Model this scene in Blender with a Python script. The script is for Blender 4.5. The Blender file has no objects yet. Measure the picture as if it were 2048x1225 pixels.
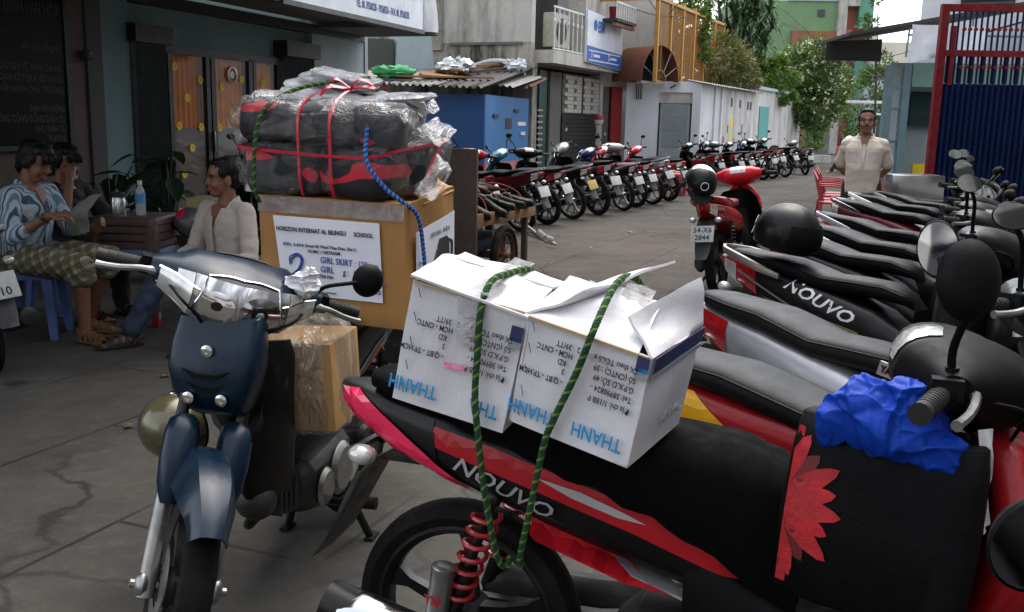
import bpy, bmesh, math, random
from mathutils import Vector, Matrix, Euler, noise
from mathutils.bvhtree import BVHTree
RAD = math.radians
PI = math.pi
random.seed(7)
scene = bpy.context.scene
COL = scene.collection
# ---------------------------------------------------------------- camera
cam = bpy.data.cameras.new('camera')
cam.sensor_width = 36.0
cam.lens = 36.0 * 1950 / 2048
cam.clip_start = 0.05
cam.clip_end = 1500
camo = bpy.data.objects.new('camera', cam)
COL.objects.link(camo)
CP = math.atan((612.5 - 245) / 1950)
camo.matrix_world = Matrix.Translation((0, 0, 1.42)) @ Matrix.Rotation(PI / 2 - CP, 4, 'X') @ Matrix.Rotation(RAD(1.2), 4, 'Z')
cam.dof.use_dof = False
scene.camera = camo
# ---------------------------------------------------------------- sky, sun, exposure
SUN_EL, SUN_AZ = RAD(66), RAD(24)          # low sun beyond the far end of the street, azimuth clockwise from +Y
world = bpy.data.worlds.new('World')
scene.world = world
world.use_nodes = True
wn = world.node_tree
sky = wn.nodes.new('ShaderNodeTexSky')
sky.sky_type = 'NISHITA'
sky.sun_disc = False
sky.sun_elevation = SUN_EL
sky.sun_rotation = SUN_AZ
sky.air_density = 1.0
sky.dust_density = 2.5
sky.ozone_density = 1.0
bg = wn.nodes['Background']
bg.inputs['Strength'].default_value = 0.15
hz = wn.nodes.new('ShaderNodeHueSaturation')       # thin even overcast: the whole sky is milky
hz.inputs['Saturation'].default_value = 0.32
wn.links.new(sky.outputs[0], hz.inputs['Color'])
wn.links.new(hz.outputs[0], bg.inputs['Color'])
sl = bpy.data.lights.new('sun', 'SUN')
sl.energy = 0.5
sl.angle = RAD(60)
sl.color = (1.0, 0.9, 0.76)
so = bpy.data.objects.new('sun', sl)
COL.objects.link(so)
sd = Vector((math.sin(SUN_AZ) * math.cos(SUN_EL), math.cos(SUN_AZ) * math.cos(SUN_EL), math.sin(SUN_EL)))
so.rotation_euler = sd.to_track_quat('Z', 'Y').to_euler()
so.location = sd * 50
vs = scene.view_settings
vs.view_transform = 'Standard'
vs.look = 'None'
vs.gamma = 1.0
vs.exposure = 1.75
vs.use_curve_mapping = False
# ---------------------------------------------------------------- materials
MATS = {}
def N(nt, t, **kw):
    n = nt.nodes.new(t)
    for k, v in kw.items():
        if k.startswith('_'):
            n.inputs[k[1:]].default_value = v
        else:
            setattr(n, k, v)
    return n
def newmat(name):
    m = bpy.data.materials.new(name)
    m.use_nodes = True
    MATS[name] = m
    return m, m.node_tree, m.node_tree.nodes['Principled BSDF']
def mix(nt, fac, a, b, mode='MIX'):
    n = nt.nodes.new('ShaderNodeMix')
    n.data_type = 'RGBA'
    n.blend_type = mode
    for sock, v in ((n.inputs[0], fac), (n.inputs[6], a), (n.inputs[7], b)):
        if hasattr(v, 'is_linked') or hasattr(v, 'node'):
            nt.links.new(v, sock)
        elif isinstance(v, (int, float)):
            sock.default_value = v
        else:
            sock.default_value = (*v, 1) if len(v) == 3 else v
    return n.outputs[2]
def ramp(nt, src, stops):
    r = nt.nodes.new('ShaderNodeValToRGB')
    e = r.color_ramp.elements
    while len(e) < len(stops):
        e.new(0.5)
    for i, (p, c) in enumerate(stops):
        e[i].position = p
        e[i].color = (c, c, c, 1) if isinstance(c, (int, float)) else (*c, 1)
    nt.links.new(src, r.inputs[0])
    return r.outputs[0]
def tc(nt, kind='Object', scale=(1, 1, 1), rot=(0, 0, 0)):
    t = nt.nodes.new('ShaderNodeTexCoord')
    mp = nt.nodes.new('ShaderNodeMapping')
    mp.inputs['Scale'].default_value = scale
    mp.inputs['Rotation'].default_value = rot
    nt.links.new(t.outputs[kind], mp.inputs[0])
    return mp.outputs[0]
def nz(nt, vec, scale, detail=4, rough=.55, dist=0):
    n = N(nt, 'ShaderNodeTexNoise', _Scale=scale, _Detail=detail, _Roughness=rough, _Distortion=dist)
    nt.links.new(vec, n.inputs['Vector'])
    return n.outputs['Fac']
def bump(nt, b, h, strength=.3, dist=.01):
    n = N(nt, 'ShaderNodeBump', _Strength=strength, _Distance=dist)
    nt.links.new(h, n.inputs['Height'])
    nt.links.new(n.outputs[0], b.inputs['Normal'])
def mat(name, col, rough=.5, metal=0., coat=0., var=.12, vscale=6., bmp=0., bscale=60., dirt=0., dirtcol=(.12, .1, .08), spec=.5, kind='Object', stretch=(1, 1, 1), **kw):
    """general weathered surface: base colour with slow variation, dirt blotches, bump, uneven roughness"""
    m, nt, b = newmat(name)
    v = tc(nt, kind, stretch)
    n1 = nz(nt, v, vscale)
    f = ramp(nt, n1, [(.3, 0.), (.7, 1.)])
    c = mix(nt, f, tuple(x * (1 - var) for x in col), tuple(min(1, x * (1 + var)) for x in col))
    if dirt:
        n2 = nz(nt, v, vscale * 2.3, 6, .65)
        d = ramp(nt, n2, [(.48, 0.), (.72, dirt)])
        c = mix(nt, d, c, dirtcol)
    nt.links.new(c, b.inputs['Base Color'])
    b.inputs['Metallic'].default_value = metal
    b.inputs['Specular IOR Level'].default_value = spec
    b.inputs['Coat Weight'].default_value = coat
    b.inputs['Coat Roughness'].default_value = .08
    n3 = nz(nt, v, vscale * 4)
    r = ramp(nt, n3, [(.25, max(.02, rough * .75)), (.75, min(1, rough * 1.3))])
    nt.links.new(r, b.inputs['Roughness'])
    if bmp:
        bump(nt, b, nz(nt, v, bscale, 6, .6), bmp, .01)
    for k, x in kw.items():
        b.inputs[k.replace('_', ' ')].default_value = x
    return m
# ---------------------------------------------------------------- mesh builder
def rotm(e):
    return Euler(e, 'XYZ').to_matrix()
class MB:
    def __init__(s):
        s.v, s.f = [], []
    def add(s, vs, fs):
        o = len(s.v)
        s.v += [Vector(p) for p in vs]
        s.f += [tuple(i + o for i in q) for q in fs]
        return s
    def box(s, c, d, e=(0, 0, 0)):
        r = rotm(e)
        c = Vector(c)
        return s.add([c + r @ Vector((x * d[0] / 2, y * d[1] / 2, z * d[2] / 2)) for x in (-1, 1) for y in (-1, 1) for z in (-1, 1)],
                     [(0, 1, 3, 2), (4, 6, 7, 5), (0, 4, 5, 1), (2, 3, 7, 6), (0, 2, 6, 4), (1, 5, 7, 3)])
    def b2(s, lo, hi):
        return s.box([(a + b) / 2 for a, b in zip(lo, hi)], [abs(b - a) for a, b in zip(lo, hi)])
    def loft(s, secs, caps=True, closed=False):
        n = len(secs[0])
        vs = [p for q in secs for p in q]
        fs = []
        m = len(secs)
        for i in range(m if closed else m - 1):
            j = (i + 1) % m
            for k in range(n):
                l = (k + 1) % n
                fs.append((i * n + k, i * n + l, j * n + l, j * n + k))
        if caps and not closed:
            fs.append(tuple(range(n))[::-1])
            fs.append(tuple((m - 1) * n + k for k in range(n)))
        return s.add(vs, fs)
    def tube(s, pts, r, n=8, closed=False, caps=True):
        pts = [Vector(p) for p in pts]
        m = len(pts)
        rr = r if isinstance(r, (list, tuple)) else [r] * m
        secs = []
        up = None
        for i, p in enumerate(pts):
            if closed:
                t = (pts[(i + 1) % m] - pts[i - 1])
            else:
                t = pts[min(i + 1, m - 1)] - pts[max(i - 1, 0)]
            if t.length < 1e-9:
                t = Vector((0, 0, 1))
            t.normalize()
            if up is None:
                up = Vector((0, 0, 1)) if abs(t.z) < .9 else Vector((1, 0, 0))
            a = up - t * up.dot(t)
            if a.length < 1e-6:
                a = t.orthogonal()
            a.normalize()
            up = a
            b = t.cross(a)
            secs.append([p + (a * math.cos(2 * PI * k / n) + b * math.sin(2 * PI * k / n)) * rr[i] for k in range(n)])
        return s.loft(secs, caps, closed)
    def lathe(s, prof, n=24, M=None, a0=0, a1=2 * PI, cap=False):
        """prof: (radius, height) pairs turned about local Z, then moved by M"""
        M = M or Matrix()
        full = abs(a1 - a0 - 2 * PI) < 1e-6
        k = n if full else n + 1
        secs = []
        for i in range(k):
            a = a0 + (a1 - a0) * i / n
            secs.append([M @ Vector((r * math.cos(a), r * math.sin(a), h)) for r, h in prof])
        m = len(prof)
        vs = [p for q in secs for p in q]
        fs = []
        for i in range(n):
            j = (i + 1) % k
            for q in range(m - 1):
                fs.append((i * m + q, j * m + q, j * m + q + 1, i * m + q + 1))
        return s.add(vs, fs)
    def ell(s, c, r, nu=12, nv=8, e=(0, 0, 0)):
        R = rotm(e)
        c = Vector(c)
        vs = [c + R @ Vector((0, 0, -r[2]))]
        for i in range(1, nv):
            b = -PI / 2 + PI * i / nv
            for k in range(nu):
                a = 2 * PI * k / nu
                vs.append(c + R @ Vector((r[0] * math.cos(b) * math.cos(a), r[1] * math.cos(b) * math.sin(a), r[2] * math.sin(b))))
        vs.append(c + R @ Vector((0, 0, r[2])))
        fs = [(0, 1 + (k + 1) % nu, 1 + k) for k in range(nu)]
        for i in range(nv - 2):
            for k in range(nu):
                l = (k + 1) % nu
                fs.append((1 + i * nu + k, 1 + i * nu + l, 1 + (i + 1) * nu + l, 1 + (i + 1) * nu + k))
        t = len(vs) - 1
        o = 1 + (nv - 2) * nu
        fs += [(t, o + k, o + (k + 1) % nu) for k in range(nu)]
        return s.add(vs, fs)
    def poly(s, pts, d):
        """planar polygon pts (3D) extruded by vector d"""
        n = len(pts)
        d = Vector(d)
        vs = [Vector(p) for p in pts] + [Vector(p) + d for p in pts]
        return s.add(vs, [tuple(range(n))[::-1], tuple(range(n, 2 * n))] + [(i, (i + 1) % n, n + (i + 1) % n, n + i) for i in range(n)])
    def xf(s, M):
        s.v = [M @ p for p in s.v]
        return s
    def copy(s):
        m = MB()
        m.v = [p.copy() for p in s.v]
        m.f = list(s.f)
        return m
    def sub(s, pred, off=.003, long=False):
        """the faces that satisfy pred(centre, normal), lifted by off: a lens or a panel that follows the surface"""
        m = MB()
        mp = {}
        ctr = sum(s.v, Vector()) / len(s.v)
        nr = {}
        fs = []
        for f in s.f:
            P = [s.v[i] for i in f]
            c = sum(P, Vector()) / len(P)
            n = (P[1] - P[0]).cross(P[-1] - P[0])
            if len(P) == 4:
                n = (P[2] - P[0]).cross(P[3] - P[1])
            if n.length < 1e-12:
                continue
            n.normalize()
            if n.dot(c - Vector((ctr.x if abs(c.x - ctr.x) < .2 else c.x, ctr.y, ctr.z)) if long else c - ctr) < 0:
                n = -n
            if pred(c, n):
                fs.append(f)
                for i in f:
                    nr[i] = nr.get(i, Vector()) + n
        for i in nr:
            mp[i] = len(m.v)
            m.v.append(s.v[i] + nr[i].normalized() * off)
        m.f = [tuple(mp[i] for i in f) for f in fs]
        return m
    def mesh(s, name, bevel=0, ang=38, seg=2, jit=0):
        me = bpy.data.meshes.new(name)
        bm = bmesh.new()
        vs = [bm.verts.new(p) for p in s.v]
        for f in s.f:
            try:
                bm.faces.new([vs[i] for i in f])
            except ValueError:
                pass
        bmesh.ops.remove_doubles(bm, verts=bm.verts[:], dist=1e-5)
        bmesh.ops.recalc_face_normals(bm, faces=bm.faces[:])
        if bevel:
            es = [e for e in bm.edges if len(e.link_faces) == 2 and e.calc_face_angle(0) > RAD(30)]
            bmesh.ops.bevel(bm, geom=es, offset=bevel, segments=seg, profile=.6, affect='EDGES', clamp_overlap=True)
        for e in bm.edges:
            e.smooth = not (len(e.link_faces) == 2 and e.calc_face_angle(0) > RAD(ang))
        for f in bm.faces:
            f.smooth = True
        if jit:
            for v in bm.verts:
                v.co += noise.noise_vector(v.co * 9) * jit
        bm.to_mesh(me)
        bm.free()
        return me
    def build(s, name, m, parent=None, bevel=0, ang=38, jit=0, seg=2):
        return obj(name, s.mesh(name, bevel, ang, seg, jit), m, parent)
def M_(m):
    return MATS[m] if isinstance(m, str) else m
def obj(name, me, m, parent=None, M=None):
    o = bpy.data.objects.new(name, me)
    COL.objects.link(o)
    if me is not None and len(me.materials) == 0 and m is not None:
        me.materials.append(M_(m))
    if parent is not None:
        o.parent = parent
    if M is not None:
        o.matrix_local = M
    return o
def tag(o, label, cat, group=None, kind=None):
    if label: o['label'] = label
    if cat: o['category'] = cat
    if group: o['group'] = group
    if kind: o['kind'] = kind
    return o
def thing(name, label, cat, loc=(0, 0, 0), rot=(0, 0, 0), group=None):
    o = bpy.data.objects.new(name, None)
    COL.objects.link(o)
    o.empty_display_size = .1
    o.location = loc
    o.rotation_euler = rot
    return tag(o, label, cat, group)
def struct(o):
    o['kind'] = 'structure'
    return o
def clone(root, loc=None, rot=None, label=None, group=None, over=None, parent=None, skip=()):
    """copy a thing with its parts and sub-parts; over maps a part name to another material"""
    r = root.copy()
    COL.objects.link(r)
    r.parent = parent
    if loc is not None: r.location = loc
    if rot is not None: r.rotation_euler = rot
    if label: r['label'] = label
    if group: r['group'] = group
    k = root.name.split('.')[0]
    if over and k in over and r.type == 'MESH':
        r.material_slots[0].link = 'OBJECT'
        r.material_slots[0].material = M_(over[k])
    for ch in root.children:
        if ch.name.split('.')[0] in skip:
            continue
        clone(ch, over=over, parent=r, skip=skip)
    return r
def text(s, size, m, parent, M, name='print', ext=.0006, align='LEFT', bold=0., sx=1., spacing=1.):
    cu = bpy.data.curves.new('t', 'FONT')
    cu.body = s
    cu.size = size
    cu.align_x = align
    cu.extrude = ext
    cu.offset = bold
    cu.space_character = spacing
    cu.resolution_u = 2
    t = bpy.data.objects.new('t', cu)
    COL.objects.link(t)
    dg = bpy.context.evaluated_depsgraph_get()
    me = bpy.data.meshes.new_from_object(t.evaluated_get(dg))
    bpy.data.objects.remove(t)
    bpy.data.curves.remove(cu)
    me.materials.clear()
    me.name = name
    return obj(name, me, m, parent, M @ Matrix.Diagonal((sx, 1, 1, 1)))
def bez(pts, n=8):
    """smooth Catmull-Rom curve through the points"""
    P = [Vector(p) for p in pts]
    P = [P[0] * 2 - P[1]] + P + [P[-1] * 2 - P[-2]]
    out = []
    for i in range(1, len(P) - 2):
        for k in range(n):
            t = k / n
            a, b, c, d = P[i - 1], P[i], P[i + 1], P[i + 2]
            out.append(.5 * ((2 * b) + (c - a) * t + (2 * a - 5 * b + 4 * c - d) * t * t + (3 * b - a - 3 * c + d) * t ** 3))
    out.append(P[-2])
    return out
def sect(c, w, h, n=16, p=2.6, ax='X', tilt=0):
    """superellipse section: centre c, half sizes w (sideways) and h (up)"""
    out = []
    for k in range(n):
        a = 2 * PI * k / n
        ca, sa = math.cos(a), math.sin(a)
        y = w * abs(ca) ** (2 / p) * (1 if ca >= 0 else -1)
        z = h * abs(sa) ** (2 / p) * (1 if sa >= 0 else -1)
        if ax == 'X':
            v = Vector((-z * math.sin(tilt), y, z * math.cos(tilt)))
        elif ax == 'Y':
            v = Vector((y * math.cos(tilt), 0, z)) if not tilt else Vector((y * math.cos(tilt) - z * math.sin(tilt), 0, y * math.sin(tilt) + z * math.cos(tilt)))
        else:
            v = Vector((y, z, 0))
        out.append(Vector(c) + v)
    return out
def remesh(mb, vox, smooth=4, fold=0, fscale=9., fdir=(1, 1, 1), name='m', ridge=False):
    """weld overlapping closed shapes into one continuous surface"""
    me = mb.mesh('tmp')
    o = bpy.data.objects.new('tmp', me)
    COL.objects.link(o)
    md = o.modifiers.new('r', 'REMESH')
    md.mode = 'VOXEL'
    md.voxel_size = vox
    if smooth:
        sm = o.modifiers.new('s', 'SMOOTH')
        sm.factor = .5
        sm.iterations = smooth
    dg = bpy.context.evaluated_depsgraph_get()
    me2 = bpy.data.meshes.new_from_object(o.evaluated_get(dg))
    bpy.data.objects.remove(o)
    bpy.data.meshes.remove(me)
    me2.name = name
    if fold:
        ns = [v.normal.copy() for v in me2.vertices]
        for v, n in zip(me2.vertices, ns):
            q = Vector((v.co.x * fdir[0], v.co.y * fdir[1], v.co.z * fdir[2])) * fscale
            d = abs(noise.noise(q)) * 1.6 + .5 * noise.noise(q * 2.3)
            if ridge:
                w = q + noise.noise_vector(q * .7) * .8
                ds = noise.voronoi(w)[0]
                d2 = noise.voronoi(w * 2.3 + Vector((3, 1, 7)))[0]
                d = 1.5 * (1 - min(1, (ds[1] - ds[0]) * 2.2)) ** 2 - 1.1 * ds[0] + .5 * (1 - min(1, (d2[1] - d2[0]) * 2.2)) ** 2
            v.co += n * (d - .3) * fold
    for p in me2.polygons:
        p.use_smooth = True
    me2.update()
    return me2
def decal(polys, bvh, side, m, name, parent, off=.003, sub=2):
    """flat print in the side plane (x, z) laid onto a curved panel"""
    bm = bmesh.new()
    for P in polys:
        vs = [bm.verts.new((p[0], 0, p[1])) for p in P]
        bm.faces.new(vs)
    bmesh.ops.triangulate(bm, faces=bm.faces[:])
    for _ in range(sub):
        bmesh.ops.subdivide_edges(bm, edges=[e for e in bm.edges if e.calc_length() > .03], cuts=1)
        bmesh.ops.triangulate(bm, faces=bm.faces[:])
    _proj(bm, bvh, side, off)
    me = bpy.data.meshes.new(name)
    bm.to_mesh(me)
    bm.free()
    return obj(name, me, m, parent)
def _proj(bm, bvh, side, off):
    last = .12 * side
    bad = []
    for v in bm.verts:
        h = bvh.ray_cast(Vector((v.co.x, 1.0 * side, v.co.z)), Vector((0, -side, 0)))
        if h[0] is not None:
            v.co.y = h[0].y + side * off
        else:
            bad.append(v)
    for v in bad:
        near = [w.co.y for e in v.link_edges for w in e.verts if w is not v and w not in bad]
        v.co.y = sum(near) / len(near) if near else last
def decal_text(s, size, bvh, side, x, z, ang, m, name, parent, off=.004, bold=0., sx=1., shear=0.):
    cu = bpy.data.curves.new('t', 'FONT')
    cu.body = s
    cu.size = size
    cu.shear = shear
    cu.offset = bold
    cu.resolution_u = 2
    t = bpy.data.objects.new('t', cu)
    COL.objects.link(t)
    me = bpy.data.meshes.new_from_object(t.evaluated_get(bpy.context.evaluated_depsgraph_get()))
    bpy.data.objects.remove(t)
    bm = bmesh.new()
    bm.from_mesh(me)
    bpy.data.meshes.remove(me)
    ca, sa = math.cos(ang), math.sin(ang)
    for v in bm.verts:
        u, w = v.co.x * sx, v.co.y
        if side > 0:
            u = -u
        v.co = Vector((x + u * ca - w * sa, 0, z + u * sa + w * ca))
    _proj(bm, bvh, side, off)
    me = bpy.data.meshes.new(name)
    bm.to_mesh(me)
    bm.free()
    return obj(name, me, m, parent)
def bvh_of(mb):
    return BVHTree.FromPolygons([tuple(p) for p in mb.v], [f for f in mb.f])
# ---------------------------------------------------------------- shared materials
def paint(name, col, rough=.22, flake=.0, coat=.2, dust=.012):
    m, nt, b = newmat(name)
    v = tc(nt)
    d = ramp(nt, nz(nt, v, 5, 8, .7), [(.5, 0.), (.85, dust)])
    nt.links.new(mix(nt, d, col, (.22, .19, .16)), b.inputs['Base Color'])
    r = ramp(nt, nz(nt, v, 11, 6, .7), [(.3, rough), (.8, min(1, rough * 2.2))])
    nt.links.new(r, b.inputs['Roughness'])
    b.inputs['Coat Weight'].default_value = coat
    b.inputs['Coat Roughness'].default_value = .06
    b.inputs['IOR'].default_value = 1.33
    b.inputs['Metallic'].default_value = flake
    return m
paint('navy_paint', (.002, .012, .028), coat=.1)
MATS['navy_paint'].node_tree.nodes['Principled BSDF'].inputs['IOR'].default_value = 1.35
paint('red_paint', (.30, .008, .012))
paint('bright_red_paint', (.55, .012, .02))
paint('black_paint', (.0015, .0015, .0018), .28, coat=.1)
MATS['black_paint'].node_tree.nodes['Principled BSDF'].inputs['IOR'].default_value = 1.35
paint('silver_paint', (.42, .43, .45), .3, .7)
paint('maroon_paint', (.10, .006, .012))
paint('dark_blue_paint', (.008, .02, .10))
paint('grey_paint', (.12, .125, .13), .3, .5)
paint('cyan_paint', (.008, .10, .17))
paint('bronze_paint', (.10, .08, .045), .3, .6)
mat('black_plastic', (.003, .003, .0033), .5, bmp=.08, bscale=250, dirt=.3, dirtcol=(.012, .011, .01), IOR=1.22)
mat('grey_plastic', (.02, .021, .022), .5, bmp=.08, bscale=250, dirt=.3)
mat('dusty_plastic', (.016, .017, .018), .55, bmp=.1, bscale=200, dirt=.5, dirtcol=(.10, .09, .08))
mat('rubber', (.009, .009, .009), .75, bmp=.25, bscale=180, dirt=.5, dirtcol=(.035, .03, .026), IOR=1.2)
mat('grip_rubber', (.006, .006, .006), .6, bmp=.3, bscale=300)
mat('seat_vinyl', (.0035, .0035, .004), .36, IOR=1.2, bmp=.18, bscale=420, dirt=.2, dirtcol=(.02, .02, .018), vscale=3)
mat('grey_seat_vinyl', (.009, .0095, .010), .36, IOR=1.22, bmp=.18, bscale=420, dirt=.2, dirtcol=(.035, .033, .03), vscale=3)
mat('red_seat_vinyl', (.16, .012, .02), .42, bmp=.18, bscale=420)
mat('chrome', (.72, .72, .72), .12, 1., var=.05, dirt=.25, dirtcol=(.2, .17, .14))
mat('alloy', (.33, .33, .32), .38, .9, dirt=.5, dirtcol=(.09, .08, .065), bmp=.08)
mat('dull_metal', (.08, .077, .074), .5, .8, dirt=.6, dirtcol=(.06, .05, .04), bmp=.15)
mat('black_metal', (.008, .008, .008), .4, .3, dirt=.4, dirtcol=(.03, .027, .023))
mat('rust_metal', (.12, .055, .03), .8, .2, dirt=.6, dirtcol=(.04, .025, .02), bmp=.3, vscale=14)
mat('red_lens', (.32, .008, .012), .12, coat=1., var=.25, vscale=25, spec=.8)
mat('pink_lens', (.75, .02, .09), .15, coat=1., var=.15, vscale=8)
mat('amber_lens', (.75, .22, .01), .15, coat=1., var=.2, vscale=25)
mat('white_lens', (.62, .62, .6), .08, coat=1., var=.25, vscale=30, metal=.35)
mat('plate_white', (.46, .47, .46), .5, dirt=.3, dirtcol=(.35, .33, .3), vscale=30)
mat('plate_yellow', (.5, .33, .06), .5, dirt=.3)
mat('plate_ink', (.02, .025, .04), .6)
mat('mirror_glass', (.42, .43, .42), .06, 1., var=.1, vscale=30)
mat('gauge_face', (.45, .46, .46), .2, coat=1., var=.3, vscale=30)
mat('red_spring', (.4, .012, .016), .35, coat=.5, dirt=.3)
def lens_glass(name):
    """clear lamp cover over a fluted bright reflector"""
    m, nt, b = newmat(name)
    v = tc(nt)
    c = ramp(nt, nz(nt, tc(nt, 'Object', (1, 3, 1)), 9, 2), [(.4, (.22, .22, .23)), (.52, (.55, .55, .55)), (.62, (.9, .9, .88))])
    nt.links.new(c, b.inputs['Base Color'])
    b.inputs['Metallic'].default_value = .7
    b.inputs['Roughness'].default_value = .1
    b.inputs['Coat Weight'].default_value = 1
    b.inputs['Coat Roughness'].default_value = .03
    w = N(nt, 'ShaderNodeTexWave', wave_type='BANDS', bands_direction='Y', _Scale=40., _Distortion=.4)
    nt.links.new(v, w.inputs['Vector'])
    bump(nt, b, w.outputs['Fac'], .07, .004)
    return m
lens_glass('headlamp_lens')
# ---------------------------------------------------------------- motorbike
RA = RAD(26)
HEAD = Vector((.93, 0, .88))
WB = 1.22
def wheel_parts(cx, R, root, S, name, rimmat, disc=True):
    M = S @ Matrix.Translation((cx, 0, R)) @ Matrix.Rotation(PI / 2, 4, 'X')
    prof = [(R - .058, -.026), (R - .034, -.041), (R - .014, -.036), (R - .003, -.02), (R, 0), (R - .003, .02), (R - .014, .036), (R - .034, .041), (R - .058, .026)]
    t = MB()
    t.lathe(prof, 44, M)
    # tread blocks: shallow slanted sipes raised along the shoulders
    for k in range(44):
        a = 2 * PI * k / 44
        for sg in (-1, 1):
            c = Vector(((R - .0115) * math.cos(a + .05 * sg), (R - .0115) * math.sin(a + .05 * sg), .020 * sg))
            e = Matrix.Rotation(a, 4, 'Z')
            bx = MB().box((0, 0, 0), (.012, .022, .020), (.45 * sg, .35 * -sg, 0))
            bx.xf(M @ Matrix.Translation(c) @ e)
            t.add(bx.v, bx.f)
    tyre = t.build(name, 'rubber', root)
    r = MB()
    r.lathe([(R - .056, -.03), (R - .064, -.031), (R - .078, -.018), (R - .08, 0), (R - .078, .018), (R - .064, .031), (R - .056, .03)], 44, M)
    for k in range(5):
        a = 2 * PI * k / 5 + .3
        sp = MB()
        sp.loft([[Vector((x, y * w, z * h)) for y, z in ((-1, -1), (1, -1), (1, 1), (-1, 1))] for x, w, h in ((.03, .026, .02), (.10, .013, .014), (R - .12, .012, .012), (R - .072, .03, .014))])
        sp.xf(M @ Matrix.Rotation(a, 4, 'Z'))
        r.add(sp.v, sp.f)
    r.lathe([(.0, -.05), (.035, -.05), (.05, -.035), (.05, .035), (.035, .05), (0, .05)], 20, M)
    r.build('rim', rimmat, tyre)
    if disc:
        d = MB()
        d.lathe([(.05, .045), (.105, .045), (.105, .049), (.05, .049)], 28, M)
        d.build('brake_disc', 'alloy', tyre)
    return tyre
def fender_arc(cx, cz, r0, a0, a1, wf, depth, S, n=16, tip=None):
    """curved mudguard shell over a wheel; wf(t) half width, depth(t) skirt"""
    m = MB()
    secs = []
    for i in range(n + 1):
        t = i / n
        a = a0 + (a1 - a0) * t
        w, d = wf(t), depth(t)
        prof = []
        for k in range(9):
            u = -1 + 2 * k / 8
            rr = r0 + .022 * (1 - u * u) - d * max(0, abs(u) - .55) / .45
            prof.append((u * w * (1 - .08 * max(0, abs(u) - .75) * 4), rr))
        pts = prof + [(y * .95, r - .007) for y, r in reversed(prof)]
        secs.append([Vector((cx + r * math.cos(a), y, cz + r * math.sin(a))) for y, r in pts])
    m.loft(secs)
    return m.xf(S)
def shell(f, nu, nv, th):
    """thin shell from a surface function f(u, v), thickness along -x"""
    m = MB()
    g = [[f(-1 + 2 * i / nu, j / nv) for i in range(nu + 1)] for j in range(nv + 1)]
    secs = []
    for row in g:
        secs.append(row + [p - Vector((th, 0, 0)) for p in reversed(row)])
    return m.loft(secs)
def lerp(tab, x):
    if x <= tab[0][0]: return tab[0][1]
    for (a, p), (b, q) in zip(tab, tab[1:]):
        if x <= b:
            t = (x - a) / (b - a)
            t = t * t * (3 - 2 * t)
            return p + (q - p) * t
    return tab[-1][1]
def disc_on(bv_, yc, zc, ry, rz, off):
    """oval patch that follows the front of the cowl"""
    k = MB()
    secs = []
    for q in (.02, .35, .7, 1.):
        row = []
        for i in range(24):
            a = 2 * PI * i / 24
            y_, z_ = yc + ry * q * math.cos(a), zc + rz * q * math.sin(a)
            h_ = bv_.ray_cast(Vector((2, y_, z_)), Vector((-1, 0, 0)))
            row.append(Vector(((h_[0].x if h_[0] is not None else 1.0) + off, y_, z_)))
        secs.append(row)
    return k.loft(secs, caps=False)
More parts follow.
